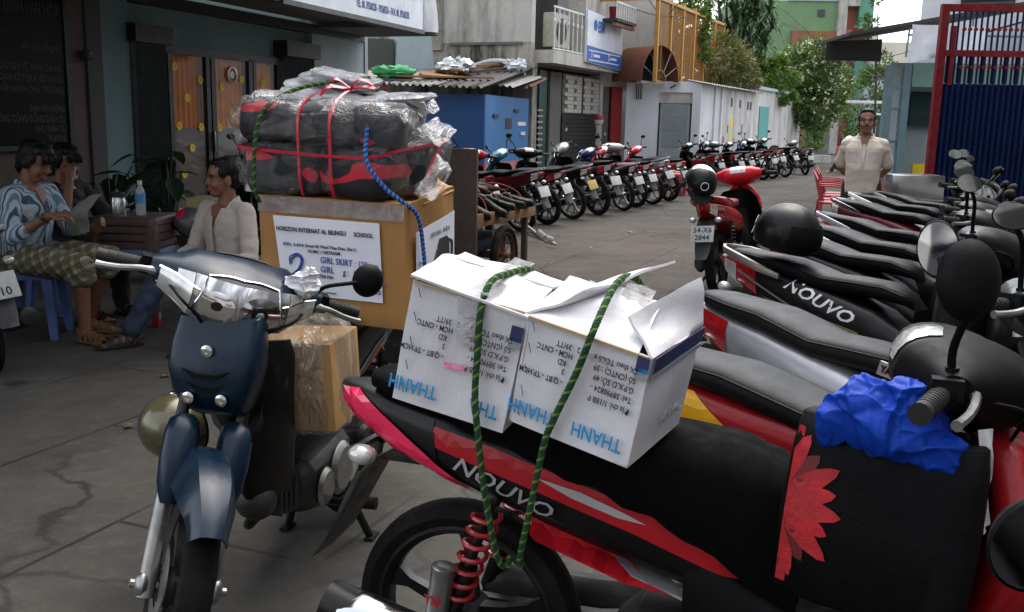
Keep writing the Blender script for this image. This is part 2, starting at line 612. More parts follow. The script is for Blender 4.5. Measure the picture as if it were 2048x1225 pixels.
def bike(name, style='nouvo', steer=0, flip=False, low=False, twist=None, rx=0., P=None, label='', group=None, plate='number_plate', mirrors=(1, -1), rail=True, stand='side', detail=True):
    """style: nouvo (automatic with long tail) or wave (step-through with exposed engine)"""
    C = dict(body='black_paint', front='black_paint', fender='black_paint', seat='seat_vinyl', rim='black_metal', cowl='black_paint', shield='black_plastic', railm='silver_paint', spring='black_metal', fork='alloy', tail='red_lens')
    C.update(P or {})
    root = thing(name, label, 'motorbike', group=group)
    Q = {}
    S = Matrix.Translation(HEAD) @ Matrix.Rotation(RAD(steer), 4, Vector((-math.sin(RA), 0, math.cos(RA)))) @ Matrix.Translation(-HEAD)
    I = Matrix()
    R = .28
    wheel_parts(rx, R, root, I, 'rear_wheel', C['rim'], False)
    wheel_parts(WB, R, root, S, 'front_wheel', C['rim'])
    ax = Vector((-math.sin(RA), 0, math.cos(RA)))
    # fork
    for sy in (-1, 1):
        f = MB()
        a = Vector((WB, .075 * sy, R))
        f.tube([a - ax * .03, a, a + ax * .30], [.022, .024, .022], 12)
        f.ell(a + Vector((0, .012 * sy, 0)), (.032, .02, .034), 10, 6)
        f.tube([a + Vector((0, -.03 * sy, 0)), a + Vector((0, .04 * sy, 0))], .011, 8)
        f.xf(S).build('fork_leg', C['fork'], root)
    f = MB()
    for sy in (-1, 1):
        a = Vector((WB, .075 * sy, R))
        f.tube([a + ax * .29, a + ax * .60], .0155, 10)
    f.box(Vector((WB, 0, R)) + ax * .52, (.06, .2, .03), (0, -RA, 0))
    f.tube([Vector((WB, 0, R)) + ax * .50, Vector((WB, 0, R)) + ax * .74], .022, 10)
    f.xf(S).build('steering_column', 'black_metal', root)
    # front fender
    if style == 'wave':
        fm = fender_arc(WB, R, R + .045, RAD(48), RAD(135), lambda t: lerp([(0, .05), (.35, .075), (.7, .085), (1, .07)], t), lambda t: lerp([(0, .03), (.5, .08), (.8, .09), (1, .05)], t), S, 18)
        for sy in (-1, 1):
            lobe = MB()
            secs = []
            for q, w_, d_, o_ in ((.42, .02, .02, .0), (.405, .04, .036, .0), (.37, .048, .045, .008), (.31, .048, .046, .014), (.25, .042, .04, .016), (.20, .026, .028, .012)):
                c_ = Vector((WB + o_, .062 * sy, R)) + ax * q
                secs.append([c_ + Vector((p.y * math.cos(RA), p.x * (.8 if p.x * sy < 0 else 1), p.y * math.sin(RA))) for p in sect((0, 0, 0), w_, d_, 16, 2.6, 'Z')])
            lobe.loft(secs)
            lobe.xf(S).build('fork_cover', C['fender'], root)
    else:
        fm = fender_arc(WB, R, R + .03, RAD(-5), RAD(150), lambda t: lerp([(0, .03), (.3, .062), (.8, .068), (1, .06)], t), lambda t: lerp([(0, .02), (.5, .07), (1, .03)], t), S, 18)
    fm.build('front_fender', C['fender'], root)
    # leg shield
    if style == 'wave':
        XC = [(.33, .84), (.5, .90), (.66, .95), (.84, .94)]
        WW = [(.33, .06), (.45, .09), (.66, .115), (.80, .115), (.84, .10)]
    else:
        XC = [(.27, .83), (.45, .90), (.66, .96), (.86, .95)]
        WW = [(.27, .15), (.45, .21), (.66, .22), (.80, .18), (.86, .13)]
    z0, z1 = XC[0][0], XC[-1][0]
    def fs(u, v):
        z = z0 + (z1 - z0) * v
        return Vector((lerp(XC, z) - .11 * u * u - .03 * abs(u) ** 4, u * lerp(WW, z), z - .02 * u * u))
    shell(fs, 12, 12, .02).build('leg_shield', C['shield'], root)
    # painted front cover
    fc = MB()
    if style == 'wave':
        T = [(z + .055 if low else z, x, w, d) for z, x, w, d in ((.875, .93, .105, .030), (.86, .965, .112, .045), (.80, .985, .118, .06), (.74, 1.0, .122, .065), (.68, 1.005, .108, .065), (.63, 1.0, .088, .05), (.605, .985, .07, .025))]
    else:
        T = [(.90, .93, .06, .03), (.87, .97, .10, .045), (.78, 1.0, .16, .055), (.68, 1.01, .18, .06), (.58, .99, .15, .055), (.48, .95, .10, .04), (.42, .93, .05, .02)]
    fc.loft([sect((x, 0, z), w, d, 24, 4.5 if style == 'wave' else 2.6, 'Z') if 0 else [Vector((x + (p.y - 0), p.x, z)) for p in sect((0, 0, 0), w, d, 24, 4.5 if style == 'wave' else 2.8, 'Z')] for z, x, w, d in T])
    Q['front'] = fc.copy()
    fco = fc.build('front_cover', C['front'], root)
    Q['front_cover'] = fco
    # handlebar cowl with lamp
    cw = MB()
    ys = [-.225, -.20, -.16, -.12, -.07, -.03, 0, .03, .07, .12, .16, .20, .225]
    SB = S @ Matrix.Translation((0, 0, -.015)) if low else S
    secs = []
    for y in ys:
        t = abs(y) / .225
        a = lerp([(0, .135), (.5, .115), (.75, .07), (1, .028)], t)
        b = lerp([(0, .082), (.5, .074), (.8, .048), (1, .026)], t)
        xc = .885 - .035 * t + .01
        zc = .975 + .018 * t * t
        secs.append([Vector((p.x, y, p.z)) for p in sect((xc, 0, zc), a, b, 28, 2.3, 'Y', -.25)])
    cw.loft(secs)
    lens = cw.sub(lambda c, n: n.x > .05 and c.z < 1.025 - .12 * abs(c.y) and c.z > .895 + .15 * abs(c.y) and abs(c.y) < .125, .004) if style == 'wave' else None
    slens = [cw.sub(lambda c, n: n.x > -.1 and c.z < 1.025 - .10 * abs(c.y) and c.z > .90 + .15 * abs(c.y) and .13 < c.y * sy < .212, .004) for sy in (-1, 1)]
    rims = []
    if style == 'wave':
        cwb = bvh_of(cw)
        for sg in (-1, 1):
            for pth in ([(.09, 1.022), (.04, 1.03), (0, 1.03)], [(.09, 1.022), (.10, .98), (.115, .935)], [(.105, .985), (.16, 1.0), (.205, 1.005)], [(.0, .892), (.08, .905), (.15, .93), (.205, .965)]):
                pp = []
                for y_, z_ in [(q.x, q.y) for q in bez([(a_, b_, 0) for a_, b_ in pth], 4)]:
                    h_ = cwb.ray_cast(Vector((2, y_ * sg, z_)), Vector((-1, 0, 0)))
                    if h_[0] is not None: pp.append(h_[0] + Vector((.003, 0, 0)))
                if len(pp) > 2: rims.append(MB().tube(pp, .0035, 6))
    top = cw.sub(lambda c, n: n.x < -.05 and n.z > .35 and abs(c.y) < .09, .003)
    cwo = cw.xf(SB).build('handlebar_cowl', C['cowl'], root)
    Q['cowl'] = cwo
    if lens:
        ho = lens.copy().xf(SB).build('headlight', 'headlamp_lens', root)
        Q['headlight'] = ho
        for r_ in rims:
            r_.xf(SB).build('lens_rim', 'chrome', ho)
        for nm_, yc, ry, rz, m_, of_ in (('reflector', .05, .055, .045, 'chrome', .006), ('bulb_cap', .05, .022, .019, 'black_metal', .008), ('bulb', .05, .011, .010, 'white_lens', .010), ('reflector', -.06, .045, .036, 'chrome', .006), ('bulb_cap', -.06, .014, .012, 'black_metal', .008)):
            disc_on(cwb, yc, .958, ry, rz, of_).xf(SB).build(nm_, m_, ho)
        for sl_ in slens:
            if sl_.f: sl_.xf(SB).build('front_turn_signal', 'white_lens', root)
    else:
        hl = Q['front'].sub(lambda c, n: n.x > .2 and .64 < c.z < .80 and abs(c.y) < .14 and c.z > .66 + .5 * (abs(c.y) - .08), .004)
        hl.build('headlight', 'headlamp_lens', root)
    g = top.xf(SB).build('instrument_panel', 'gauge_face', root)
    # grips, levers, bar
    for sy in (-1, 1):
        gp = MB()
        p0, p1, p2 = Vector((.855, .20 * sy, .985)), Vector((.835, .245 * sy, .985)), Vector((.80, .35 * sy, .975))
        gp.tube([p1, p1.lerp(p2, .06), p2.lerp(p1, .05), p2], [.019, .0175, .0175, .0195], 12)
        for q in range(7):
            c = p1.lerp(p2, .15 + .1 * q)
            d = (p2 - p1).normalized() * .002
            gp.tube([c - d, c + d], .0187, 12)
        gp.xf(SB).build('grip', 'grip_rubber', root)
        sw = MB()
        sw.tube([p0, p1], [.026, .026], 12)
        sw.box(p1.lerp(p0, .3) + Vector((.005, 0, .012)), (.05, .035, .035))
        sw.xf(SB).build('switch_box', 'black_plastic', root)
        lv = MB()
        lv.tube(bez([p0 + Vector((.035, 0, .0)), p1 + Vector((.055, 0, .0)), p1.lerp(p2, .5) + Vector((.06, 0, -.008)), p2 + Vector((.055, 0, -.012))], 4), [.011] * 3 + [.008] * 9 + [.010], 8)
        lv.xf(SB).build('brake_lever', 'alloy', root)
        if sy in mirrors:
            ms = MB()
            if low:
                ms.tube(bez([(.855, .205 * sy, 1.0), (.87, .225 * sy, 1.04), (.875, .28 * sy, 1.065), (.87, .325 * sy, 1.08)], 4), .006, 8)
                MM = Matrix.Translation((.862, .34 * sy, 1.085)) @ Matrix.Rotation(-PI / 2 - .1, 4, 'Y') @ Matrix.Diagonal((.85, .8, 1, 1))
            else:
                ms.tube(bez([(.855, .205 * sy, 1.0), (.85, .215 * sy, 1.06), (.86, .27 * sy, 1.13), (.855, .32 * sy, 1.17)], 4), .007, 8)
                MM = Matrix.Translation((.85, .335 * sy, 1.19)) @ Matrix.Rotation(RAD((twist or {}).get(sy, 0)), 4, 'Z') @ Matrix.Rotation(-PI / 2 - .12, 4, 'Y') @ Matrix.Rotation(.2 * sy, 4, 'X') @ Matrix.Diagonal((1.15, .85, 1, 1) if twist else (.58, .85, 1, 1))
            if flip:
                MM = MM @ Matrix.Rotation(PI + .5 * sy, 4, 'X') @ Matrix.Rotation(.5, 4, 'Z')
            ms.tube([(.855, .205 * sy, .99), (.853, .208 * sy, 1.03)], [.014, .011], 10)
            ms.xf(SB).build('mirror_stem', 'black_plastic', root)
            sh = MB()
            sh.lathe([(0, -.022), (.03, -.020), (.048, -.010), (.056, .002), (.054, .006)], 24, SB @ MM)
            mo = sh.build('mirror', 'black_plastic', root)
            gl = MB()
            gl.lathe([(0, .004), (.052, .003)], 24, SB @ MM)
            gl.build('mirror_glass', 'mirror_glass', mo)
    # cables
    for sy in (-1, 1):
        cb = MB()
        cb.tube(bez([(.87, .19 * sy, .975), (.98, .15 * sy, .955), (.98, .08 * sy, .90), (.95, .05 * sy, .82)], 4), .004, 6)
        cb.xf(SB).build('cable', 'black_plastic', root)
    # central tunnel and body
    m = MB()
    if style == 'wave':
        m.loft([sect(c, w, h, 16, 3, 'X', tl) for c, w, h, tl in (((.90, 0, .68), .075, .10, .3), ((.80, 0, .60), .075, .085, .45), ((.68, 0, .55), .075, .08, .2), ((.56, 0, .56), .085, .09, 0), ((.42, 0, .60), .10, .10, 0))])
    else:
        m.loft([sect(c, w, h, 16, 3, 'X', tl) for c, w, h, tl in (((.90, 0, .55), .10, .14, .2), ((.80, 0, .45), .13, .12, .35), ((.66, 0, .41), .15, .09, .1), ((.54, 0, .45), .14, .12, 0), ((.42, 0, .52), .125, .12, 0))])
    m.build('centre_cover', C['shield'], root)
    bd = MB()
    BT = [(-.43, .815, .022, .03), (-.38, .80, .055, .045), (-.28, .765, .088, .068), (-.14, .725, .115, .085), (.02, .69, .128, .095), (.18, .645, .133, .105), (.34, .60, .132, .11), (.48, .555, .122, .11), (.58, .51, .10, .09), (.64, .48, .075, .06)]
    if style == 'wave':
        BT = [(x, z + (.0 if x < .1 else .015), w * .95, h * .95) for x, z, w, h in BT]
    ZS = lambda x: .06 * (x - .15)
    BT = [(x, z + ZS(x), w, h) for x, z, w, h in BT]
    bd.loft([sect((x, 0, z), w, h, 28, 3.2, 'X', .18) for x, z, w, h in BT])
    Q['body'] = bd.copy()
    tl = bd.sub(lambda c, n: c.x < (-.20 if style == 'nouvo' else -.27) and abs(n.z) < .75, .003, True)
    Q['body_o'] = bd.build('side_panel', C['body'], root)
    lo = tl.build('tail_light', C['tail'], root)
    for sy in (-1, 1):
        cl = bd.sub(lambda c, n: -.36 < c.x < -.27 and n.y * sy > .6 and .70 < c.z < .79, .005, True)
        if cl.f: cl.build('turn_signal_lens', 'white_lens', lo)
    # seat
    st = MB()
    ST = [(.60, .685, .03, .02), (.57, .712, .06, .03), (.48, .738, .088, .04), (.34, .748, .108, .042), (.20, .755, .116, .040), (.08, .786, .118, .043), (-.02, .811, .116, .042), (-.16, .829, .108, .037), (-.28, .848, .09, .031), (-.335, .857, .06, .022)]
    ST = [(x, z + ZS(x), w, h) for x, z, w, h in ST]
    st.loft([sect((x, 0, z), w, h, 24, 3.0, 'X', .12) for x, z, w, h in ST])
    Q['seat'] = st.copy()
    so_ = st.build('seat', C['seat'], root)
    sm_ = MB()
    for sy in (-1, 1):
        sm_.tube([(x, sy * w * .985, z + h * .45) for x, z, w, h in ST[1:-1]], .003, 5)
    sm_.build('seam', C['seat'], so_)
    if rail:
        g = MB()
        for sy in (-1, 1):
            secs = []
            for x, y, z, w, h in ((.0, .137, .765, .006, .012), (-.12, .142, .80, .010, .018), (-.26, .130, .845, .012, .016), (-.36, .095, .87, .012, .014), (-.42, .03, .882, .010, .012), (-.425, 0, .883, .010, .012)):
                secs.append([Vector((x, sy * (y + a * w), z + ZS(x) + b * h)) for a, b in ((-1, -1), (1, -1), (1.2, 0), (1, 1), (-1, 1), (-1.2, 0))])
            g.loft(secs)
        g.build('grab_rail', C['railm'], root, bevel=.003)
    # rear mudguard and plate
    mg = MB()
    secs = []
    for x, z, w, t in ((-.18, .66, .06, .03), (-.30, .66, .07, .03), (-.36, .60, .072, .02), (-.40, .52, .07, .014), (-.45, .42, .062, .010), (-.50, .36, .045, .006)):
        secs.append([Vector((x + a * t, y * w, z + a * t * .6 - .012 * abs(y) * 0)) for y, a in ((-1, -.6), (-.8, -1), (0, -1.3), (.8, -1), (1, -.6), (1, .6), (0, .4), (-1, .6))])
    mg.loft(secs)
    mg.build('mudguard', 'dusty_plastic', root, bevel=.004)
    if plate:
        pl = MB().box((0, 0, 0), (.004, .19, .14)).xf(Matrix.Translation((-.435, 0, .56)) @ Matrix.Rotation(RAD(24), 4, 'Y'))
        Q['plate'] = pl.build('number_plate', 'plate_white', root, bevel=.0015)
    for sy in (-1, 1):
        ts = MB()
        ts.ell((-.33, .105 * sy, .665), (.035, .03, .024), 10, 7)
        ts.build('turn_signal', 'white_lens', root)
    # engine
    e = MB()
    e.loft([sect((x, 0, z), w, h, 14, 3, 'X') for x, z, w, h in ((.26, .32, .07, .05), (.32, .33, .11, .10), (.48, .31, .115, .11), (.58, .31, .10, .09), (.61, .31, .06, .06))])
    for k in range(6):
        e.box((.64 + .022 * k, 0, .345), (.008, .15 - .01 * abs(k - 2), .13))
    e.ell((.80, 0, .345), (.05, .065, .06), 12, 8)
    e.box((.70, 0, .345), (.16, .09, .09))
    e.build('engine', 'dull_metal', root, bevel=.004)
    for sy in (-1, 1):
        ec = MB()
        ec.lathe([(0, .016), (.07, .016), (.085, .004), (.088, 0)], 24, Matrix.Translation((.42, .112 * sy, .32)) @ Matrix.Rotation(-PI / 2 * sy, 4, 'X'))
        ec.lathe([(0, .012), (.05, .012), (.062, 0)], 20, Matrix.Translation((.54, .108 * sy, .30)) @ Matrix.Rotation(-PI / 2 * sy, 4, 'X'))
        if style == 'nouvo' and sy > 0:
            ec.loft([sect((x, .135, z), .035, h, 14, 3, 'X') for x, z, h in ((-.10, .28, .05), (-.04, .28, .085), (.2, .30, .075), (.40, .31, .10), (.52, .31, .10), (.60, .31, .05))])
        ec.build('engine_cover', 'alloy' if style == 'wave' else 'grey_plastic', root)
    for sy in (-1, 1):
        sa = MB()
        sa.tube([(rx, .085 * sy, .28), (.20, .08 * sy, .30), (.34, .07 * sy, .33)], [.02, .022, .026], 8)
        sa.lathe([(0, .02), (.016, .02), (.016, -.02)], 10, Matrix.Translation((rx, .1 * sy, .28)) @ Matrix.Rotation(PI / 2, 4, 'X'))
        sa.build('swingarm', 'black_metal', root)
    for sy in (-1, 1):
        s2 = MB()
        a, b = Vector((rx, .125 * sy, .30)), Vector((rx * .6 + .06, .118 * sy, .62))
        s2.tube([a, a.lerp(b, .5)], .022, 12)
        s2.tube([a.lerp(b, .45), b], .011, 8)
        for q, t in ((0, .0), (1, 1.)):
            s2.ell(a.lerp(b, t), (.02, .018, .02), 8, 6)
        sho = s2.build('rear_shock', 'black_metal', root)
        co = MB()
        d = (b - a).normalized()
        u = d.orthogonal().normalized()
        w = d.cross(u)
        pts = [a.lerp(b, .22 + .68 * k / 84) + (u * math.cos(2 * PI * 7 * k / 84) + w * math.sin(2 * PI * 7 * k / 84)) * .03 for k in range(85)]
        co.tube(pts, .0055, 6)
        co.build('coil_spring', C['spring'], sho)
    ex = MB()
    ex.tube(bez([(.72, -.04, .27), (.66, -.09, .20), (.45, -.13, .18), (.2, -.15, .22)], 5), .016, 10)
    ex.tube([(.22, -.155, .215), (.16, -.16, .23), (-.18 + rx, -.175, .31), (-.27 + rx, -.178, .335), (-.275 + rx, -.178, .336)], [.03, .052, .056, .05, .03], 18)
    exo = ex.build('exhaust', 'black_metal', root)
    hs = MB()
    c0, c1 = Vector((.12, -.163, .24)), Vector((-.22 + rx, -.177, .32))
    secs = []
    for t in (0, .1, .9, 1):
        c = c0.lerp(c1, t)
        hh = .05 if 0 < t < 1 else .03
        secs.append([c + Vector((0, -math.cos(a) * .062, math.sin(a) * .062 * hh / .05)) for a in [RAD(x) for x in (-35, -10, 15, 40, 65, 90)]] + [c + Vector((0, -math.cos(a) * .057, math.sin(a) * .057 * hh / .05)) for a in [RAD(x) for x in (90, 65, 40, 15, -10, -35)]])
    hs.loft(secs)
    hs.build('heat_shield', 'chrome', exo)
    for sy in (-1, 1):
        pg = MB()
        pg.tube([(.50, 0, .24), (.50, .24 * sy, .24)], .012, 8)
        pg.tube([(.50, .15 * sy, .24), (.50, .26 * sy, .245)], .02, 10)
        pg.build('footpeg', 'rubber', root)
        MB().tube([(.10, .12 * sy, .34), (.06, .20 * sy, .345)], .014, 8).build('pillion_peg', 'rubber', root)
    sd_ = MB()
    if stand == 'side':
        sd_.tube([(.38, .11, .22), (.33, .20, .10), (.28, .27, .008)], .012, 8)
        sd_.box((.28, .275, .008), (.06, .035, .012))
    else:
        for sy in (-1, 1):
            sd_.tube([(.30, .09 * sy, .22), (.27, .12 * sy, .10), (.24, .15 * sy, .01)], .014, 8)
            sd_.box((.235, .155 * sy, .008), (.07, .03, .012))
        sd_.tube([(.28, -.11, .13), (.28, .11, .13)], .01, 8)
    sd_.build('stand', 'black_metal', root)
    return root, Q
# ---------------------------------------------------------------- ground
def ground_mat():
    m, nt, b = newmat('street_concrete')
    v = tc(nt)
    c = mix(nt, ramp(nt, nz(nt, v, .5, 6, .6), [(.3, 0.), (.7, 1.)]), (.050, .0465, .041), (.088, .083, .074))
    c = mix(nt, ramp(nt, nz(nt, v, 2.7, 8, .7), [(.45, 0.), (.75, .6)]), c, (.032, .030, .027))
    c = mix(nt, ramp(nt, nz(nt, v, 9, 8, .75), [(.5, 0.), (.8, .5)]), c, (.135, .128, .115))
    # brick dust lies towards the shoe cart
    sp = N(nt, 'ShaderNodeVectorMath', operation='DISTANCE')
    nt.links.new(v, sp.inputs[0])
    sp.inputs[1].default_value = (1.4, 11.5, 0)
    md = N(nt, 'ShaderNodeMath', operation='MULTIPLY')
    nt.links.new(ramp(nt, sp.outputs['Value'], [(0., .9), (.999, 0.)]), md.inputs[0])
    mp = N(nt, 'ShaderNodeMapRange')
    mp.inputs['From Max'].default_value = 4.5
    mp.inputs['To Min'].default_value = 1.0
    mp.inputs['To Max'].default_value = 0.0
    nt.links.new(sp.outputs['Value'], mp.inputs['Value'])
    nt.links.new(mp.outputs[0], md.inputs[0])
    nt.links.new(ramp(nt, nz(nt, v, 3.5, 7, .75), [(.45, 0.), (.75, .7)]), md.inputs[1])
    c = mix(nt, md.outputs[0], c, (.14, .068, .048))
    # cracks
    vo = N(nt, 'ShaderNodeTexVoronoi', feature='DISTANCE_TO_EDGE', _Scale=.55)
    nn = N(nt, 'ShaderNodeTexNoise', _Scale=2.2, _Detail=6.)
    nt.links.new(v, nn.inputs['Vector'])
    ad = N(nt, 'ShaderNodeVectorMath', operation='ADD')
    sc_ = N(nt, 'ShaderNodeVectorMath', operation='SCALE')
    sc_.inputs['Scale'].default_value = .55
    nt.links.new(nn.outputs['Color'], sc_.inputs[0])
    nt.links.new(v, ad.inputs[0])
    nt.links.new(sc_.outputs[0], ad.inputs[1])
    nt.links.new(ad.outputs[0], vo.inputs['Vector'])
    cr = ramp(nt, vo.outputs['Distance'], [(0., 1.), (.006, .8), (.012, 0.)])
    gate = ramp(nt, nz(nt, v, .35, 2), [(.42, 0.), (.55, 1.)])
    mc = N(nt, 'ShaderNodeMath', operation='MULTIPLY')
    nt.links.new(cr, mc.inputs[0])
    nt.links.new(gate, mc.inputs[1])
    c = mix(nt, mc.outputs[0], c, (.03, .028, .026))
    bk_ = N(nt, 'ShaderNodeTexBrick', offset=.5)
    bk_.inputs['Scale'].default_value = .3
    bk_.inputs['Mortar Size'].default_value = .0035
    bk_.inputs['Mortar Smooth'].default_value = .3
    nt.links.new(tc(nt, 'Object', (1, 1, 1), (0, 0, RAD(-68))), bk_.inputs['Vector'])
    mj = N(nt, 'ShaderNodeMath', operation='MULTIPLY')
    nt.links.new(bk_.outputs['Fac'], mj.inputs[0])
    nt.links.new(ramp(nt, nz(nt, v, .8, 4), [(.4, 0.), (.6, .8)]), mj.inputs[1])
    c = mix(nt, mj.outputs[0], c, (.018, .017, .016))
    oil = nz(nt, v, 1.7, 3, .5, .5)
    c = mix(nt, ramp(nt, oil, [(.66, 0.), (.74, .75)]), c, (.014, .0135, .013))
    grit = nz(nt, v, 140, 2, .6)
    c = mix(nt, ramp(nt, grit, [(.62, 0.), (.72, .5)]), c, (.15, .145, .135))
    nt.links.new(c, b.inputs['Base Color'])
    nt.links.new(ramp(nt, nz(nt, v, 1.1, 5), [(.35, .8), (.65, 1.)]), b.inputs['Roughness'])
    b.inputs['IOR'].default_value = 1.2
    bump(nt, b, nz(nt, v, 55, 8, .7), .35, .01)
ground_mat()
g = MB()
g.v = [Vector(p) for p in ((-150, -40, 0), (220, -40, 0), (220, 320, 0), (-150, 320, 0))]
g.f = [(0, 1, 2, 3)]
struct(g.build('ground', 'street_concrete'))
# ---------------------------------------------------------------- wall materials
def plaster(name, col, stain=(.12, .11, .09), amt=.5, sc=1.2, rough=.85, lo=.46, hi=.7):
    m, nt, b = newmat(name)
    v = tc(nt)
    c = mix(nt, ramp(nt, nz(nt, v, sc, 6, .6), [(.3, 0.), (.7, 1.)]), tuple(x * .85 for x in col), tuple(min(1, x * 1.08) for x in col))
    st = nz(nt, tc(nt, 'Object', (1, 1, .22)), sc * 2.2, 8, .7)
    c = mix(nt, ramp(nt, st, [(lo, 0.), (hi, amt)]), c, stain)
    c = mix(nt, ramp(nt, nz(nt, v, sc * 9, 8, .75), [(.55, 0.), (.8, amt * .6)]), c, tuple(x * .6 for x in stain))
    nt.links.new(c, b.inputs['Base Color'])
    b.inputs['Roughness'].default_value = rough
    bump(nt, b, nz(nt, v, 28, 8, .7), .25, .01)
    return m
plaster('teal_wall', (.15, .225, .235), (.1, .13, .13), .4)
plaster('pale_teal_wall', (.34, .40, .41), (.2, .23, .22), .4)
plaster('pink_wall', (.13, .095, .085), (.06, .05, .045), .5)
plaster('grey_pillar', (.075, .08, .075), (.08, .08, .07), .5)
plaster('stained_concrete', (.38, .35, .29), (.05, .042, .03), 1., 1.1, lo=.42, hi=.62)
plaster('clean_concrete', (.48, .46, .41), (.14, .125, .10), .8, .9, lo=.46, hi=.70)
plaster('white_plaster', (.70, .71, .73), (.38, .37, .36), .35, .8)
plaster('old_white', (.54, .53, .51), (.2, .17, .14), .75, 1.0, lo=.46, hi=.68)
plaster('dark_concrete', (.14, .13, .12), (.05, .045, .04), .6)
plaster('shack_blue', (.006, .065, .23), (.02, .06, .14), .45, 1.5, .5)
plaster('shack_light_blue', (.012, .14, .36), (.03, .08, .18), .4, 1.5, .5)
plaster('band_red', (.30, .025, .03), (.12, .03, .03), .4)
plaster('band_salmon', (.42, .14, .11), (.2, .08, .06), .4)
plaster('green_wall', (.16, .27, .13), (.1, .14, .08), .4, .4)
plaster('mint_wall', (.12, .32, .22), (.08, .16, .12), .4, .4)
plaster('brick_red', (.30, .10, .06), (.14, .06, .05), .5, .6)
plaster('cream_wall', (.62, .57, .48), (.45, .4, .34), .3, .2)
plaster('blue_grey_wall', (.36, .42, .45), (.25, .28, .3), .4, .5)
mat('shutter_grey', (.035, .05, .056), .45, .4, dirt=.4)
mat('dark_metal', (.02, .022, .022), .5, .3, dirt=.3)
mat('frame_black', (.012, .011, .01), .45)
mat('soffit', (.12, .125, .12), .8, dirt=.4)
mat('curtain_orange', (.85, .28, .025), .85, bmp=.4, bscale=14, vscale=4)
mat('pane_reflection_grey', (.14, .12, .10), .5, var=.15, vscale=2)  # grey-brown that stands in for the reflection on the door glass
mat('sticker_yellow', (.75, .55, .02), .6)
mat('granite_black', (.003, .003, .0035), .4, IOR=1.2)
mat('engraved', (.045, .055, .05), .7, var=.5, vscale=40)
mat('sign_white', (.66, .69, .74), .45, dirt=.35, dirtcol=(.35, .3, .25), vscale=2.5)
mat('sign_blue', (.03, .12, .42), .5, dirt=.25, dirtcol=(.25, .3, .4))
mat('sign_ink', (.02, .06, .25), .5)
mat('sign_black', (.02, .02, .03), .5)
mat('tarp_grey', (.42, .43, .45), .5, bmp=.4, bscale=6)
mat('tarp_white', (.72, .74, .78), .6, bmp=.3, bscale=8)
mat('corrugated', (.2, .2, .2), .55, .5, dirt=.7, dirtcol=(.10, .065, .045), vscale=5)
mat('corrugated_dark', (.045, .045, .045), .6, .3, dirt=.6, dirtcol=(.09, .06, .04))
mat('rust_sheet', (.17, .06, .03), .75, .2, dirt=.6, dirtcol=(.08, .03, .02), bmp=.3, vscale=5)
mat('dark_green_sheet', (.008, .045, .042), .5, .1)
mat('plank', (.25, .12, .045), .8, bmp=.3, bscale=40, dirt=.4)
mat('grey_board', (.30, .27, .23), .8, bmp=.3, dirt=.5)
mat('pipe_white', (.6, .6, .58), .5, dirt=.5)
mat('foil', (.65, .66, .67), .25, .8, bmp=.8, bscale=14)
mat('green_net', (.06, .33, .12), .7, bmp=.6, bscale=50)
mat('ac_cream', (.45, .42, .34), .5, dirt=.4)
mat('fan_dark', (.05, .05, .045), .6)
mat('brick_paint', (.48, .45, .38), .8, bmp=.3, dirt=.5)
mat('grill_white', (.62, .63, .62), .5)
mat('door_grey', (.30, .33, .33), .5, dirt=.3)
mat('door_teal', (.03, .28, .26), .5, dirt=.3)
mat('panel_mesh', (.22, .25, .25), .6, bmp=.3, bscale=120)
mat('cage_yellow', (.42, .20, .02), .55, dirt=.4, dirtcol=(.2, .08, .02))
mat('gate_red', (.15, .003, .009), .5, dirt=.3, IOR=1.3)
mat('gate_blue', (.002, .009, .05), .55, dirt=.3, dirtcol=(.008, .012, .03), IOR=1.25)
mat('shop_teal', (.16, .26, .28), .5, dirt=.3)
mat('shutter_green', (.20, .36, .30), .5, dirt=.3)
mat('brown_door', (.20, .12, .055), .7, dirt=.3)
mat('wire_black', (.015, .015, .015), .6)
def glass():
    m, nt, b = newmat('pane_glass')
    tr = N(nt, 'ShaderNodeBsdfTransparent')
    tr.inputs[0].default_value = (.95, .95, .95, 1)
    gl = N(nt, 'ShaderNodeBsdfGlossy', _Roughness=.04)
    ms = N(nt, 'ShaderNodeMixShader')
    fr = N(nt, 'ShaderNodeLayerWeight', _Blend=.2)
    nt.links.new(ramp(nt, fr.outputs['Facing'], [(0., .04), (.5, .08), (.8, .25), (1., .9)]), ms.inputs[0])
    nt.links.new(tr.outputs[0], ms.inputs[1])
    nt.links.new(gl.outputs[0], ms.inputs[2])
    nt.links.new(ms.outputs[0], nt.nodes['Material Output'].inputs['Surface'])
glass()
def net_mat(name, col, dens):
    m, nt, b = newmat(name)
    b.inputs['Base Color'].default_value = (*col, 1)
    b.inputs['Roughness'].default_value = .8
    tr = N(nt, 'ShaderNodeBsdfTransparent')
    ms = N(nt, 'ShaderNodeMixShader', _Fac=dens)
    nt.links.new(tr.outputs[0], ms.inputs[1])
    nt.links.new(b.outputs[0], ms.inputs[2])
    nt.links.new(ms.outputs[0], nt.nodes['Material Output'].inputs['Surface'])
net_mat('net_brown', (.34, .15, .03), .34)
def bx(lo, hi, m, name, parent, bevel=0):
    return MB().b2(lo, hi).build(name, m, parent, bevel)
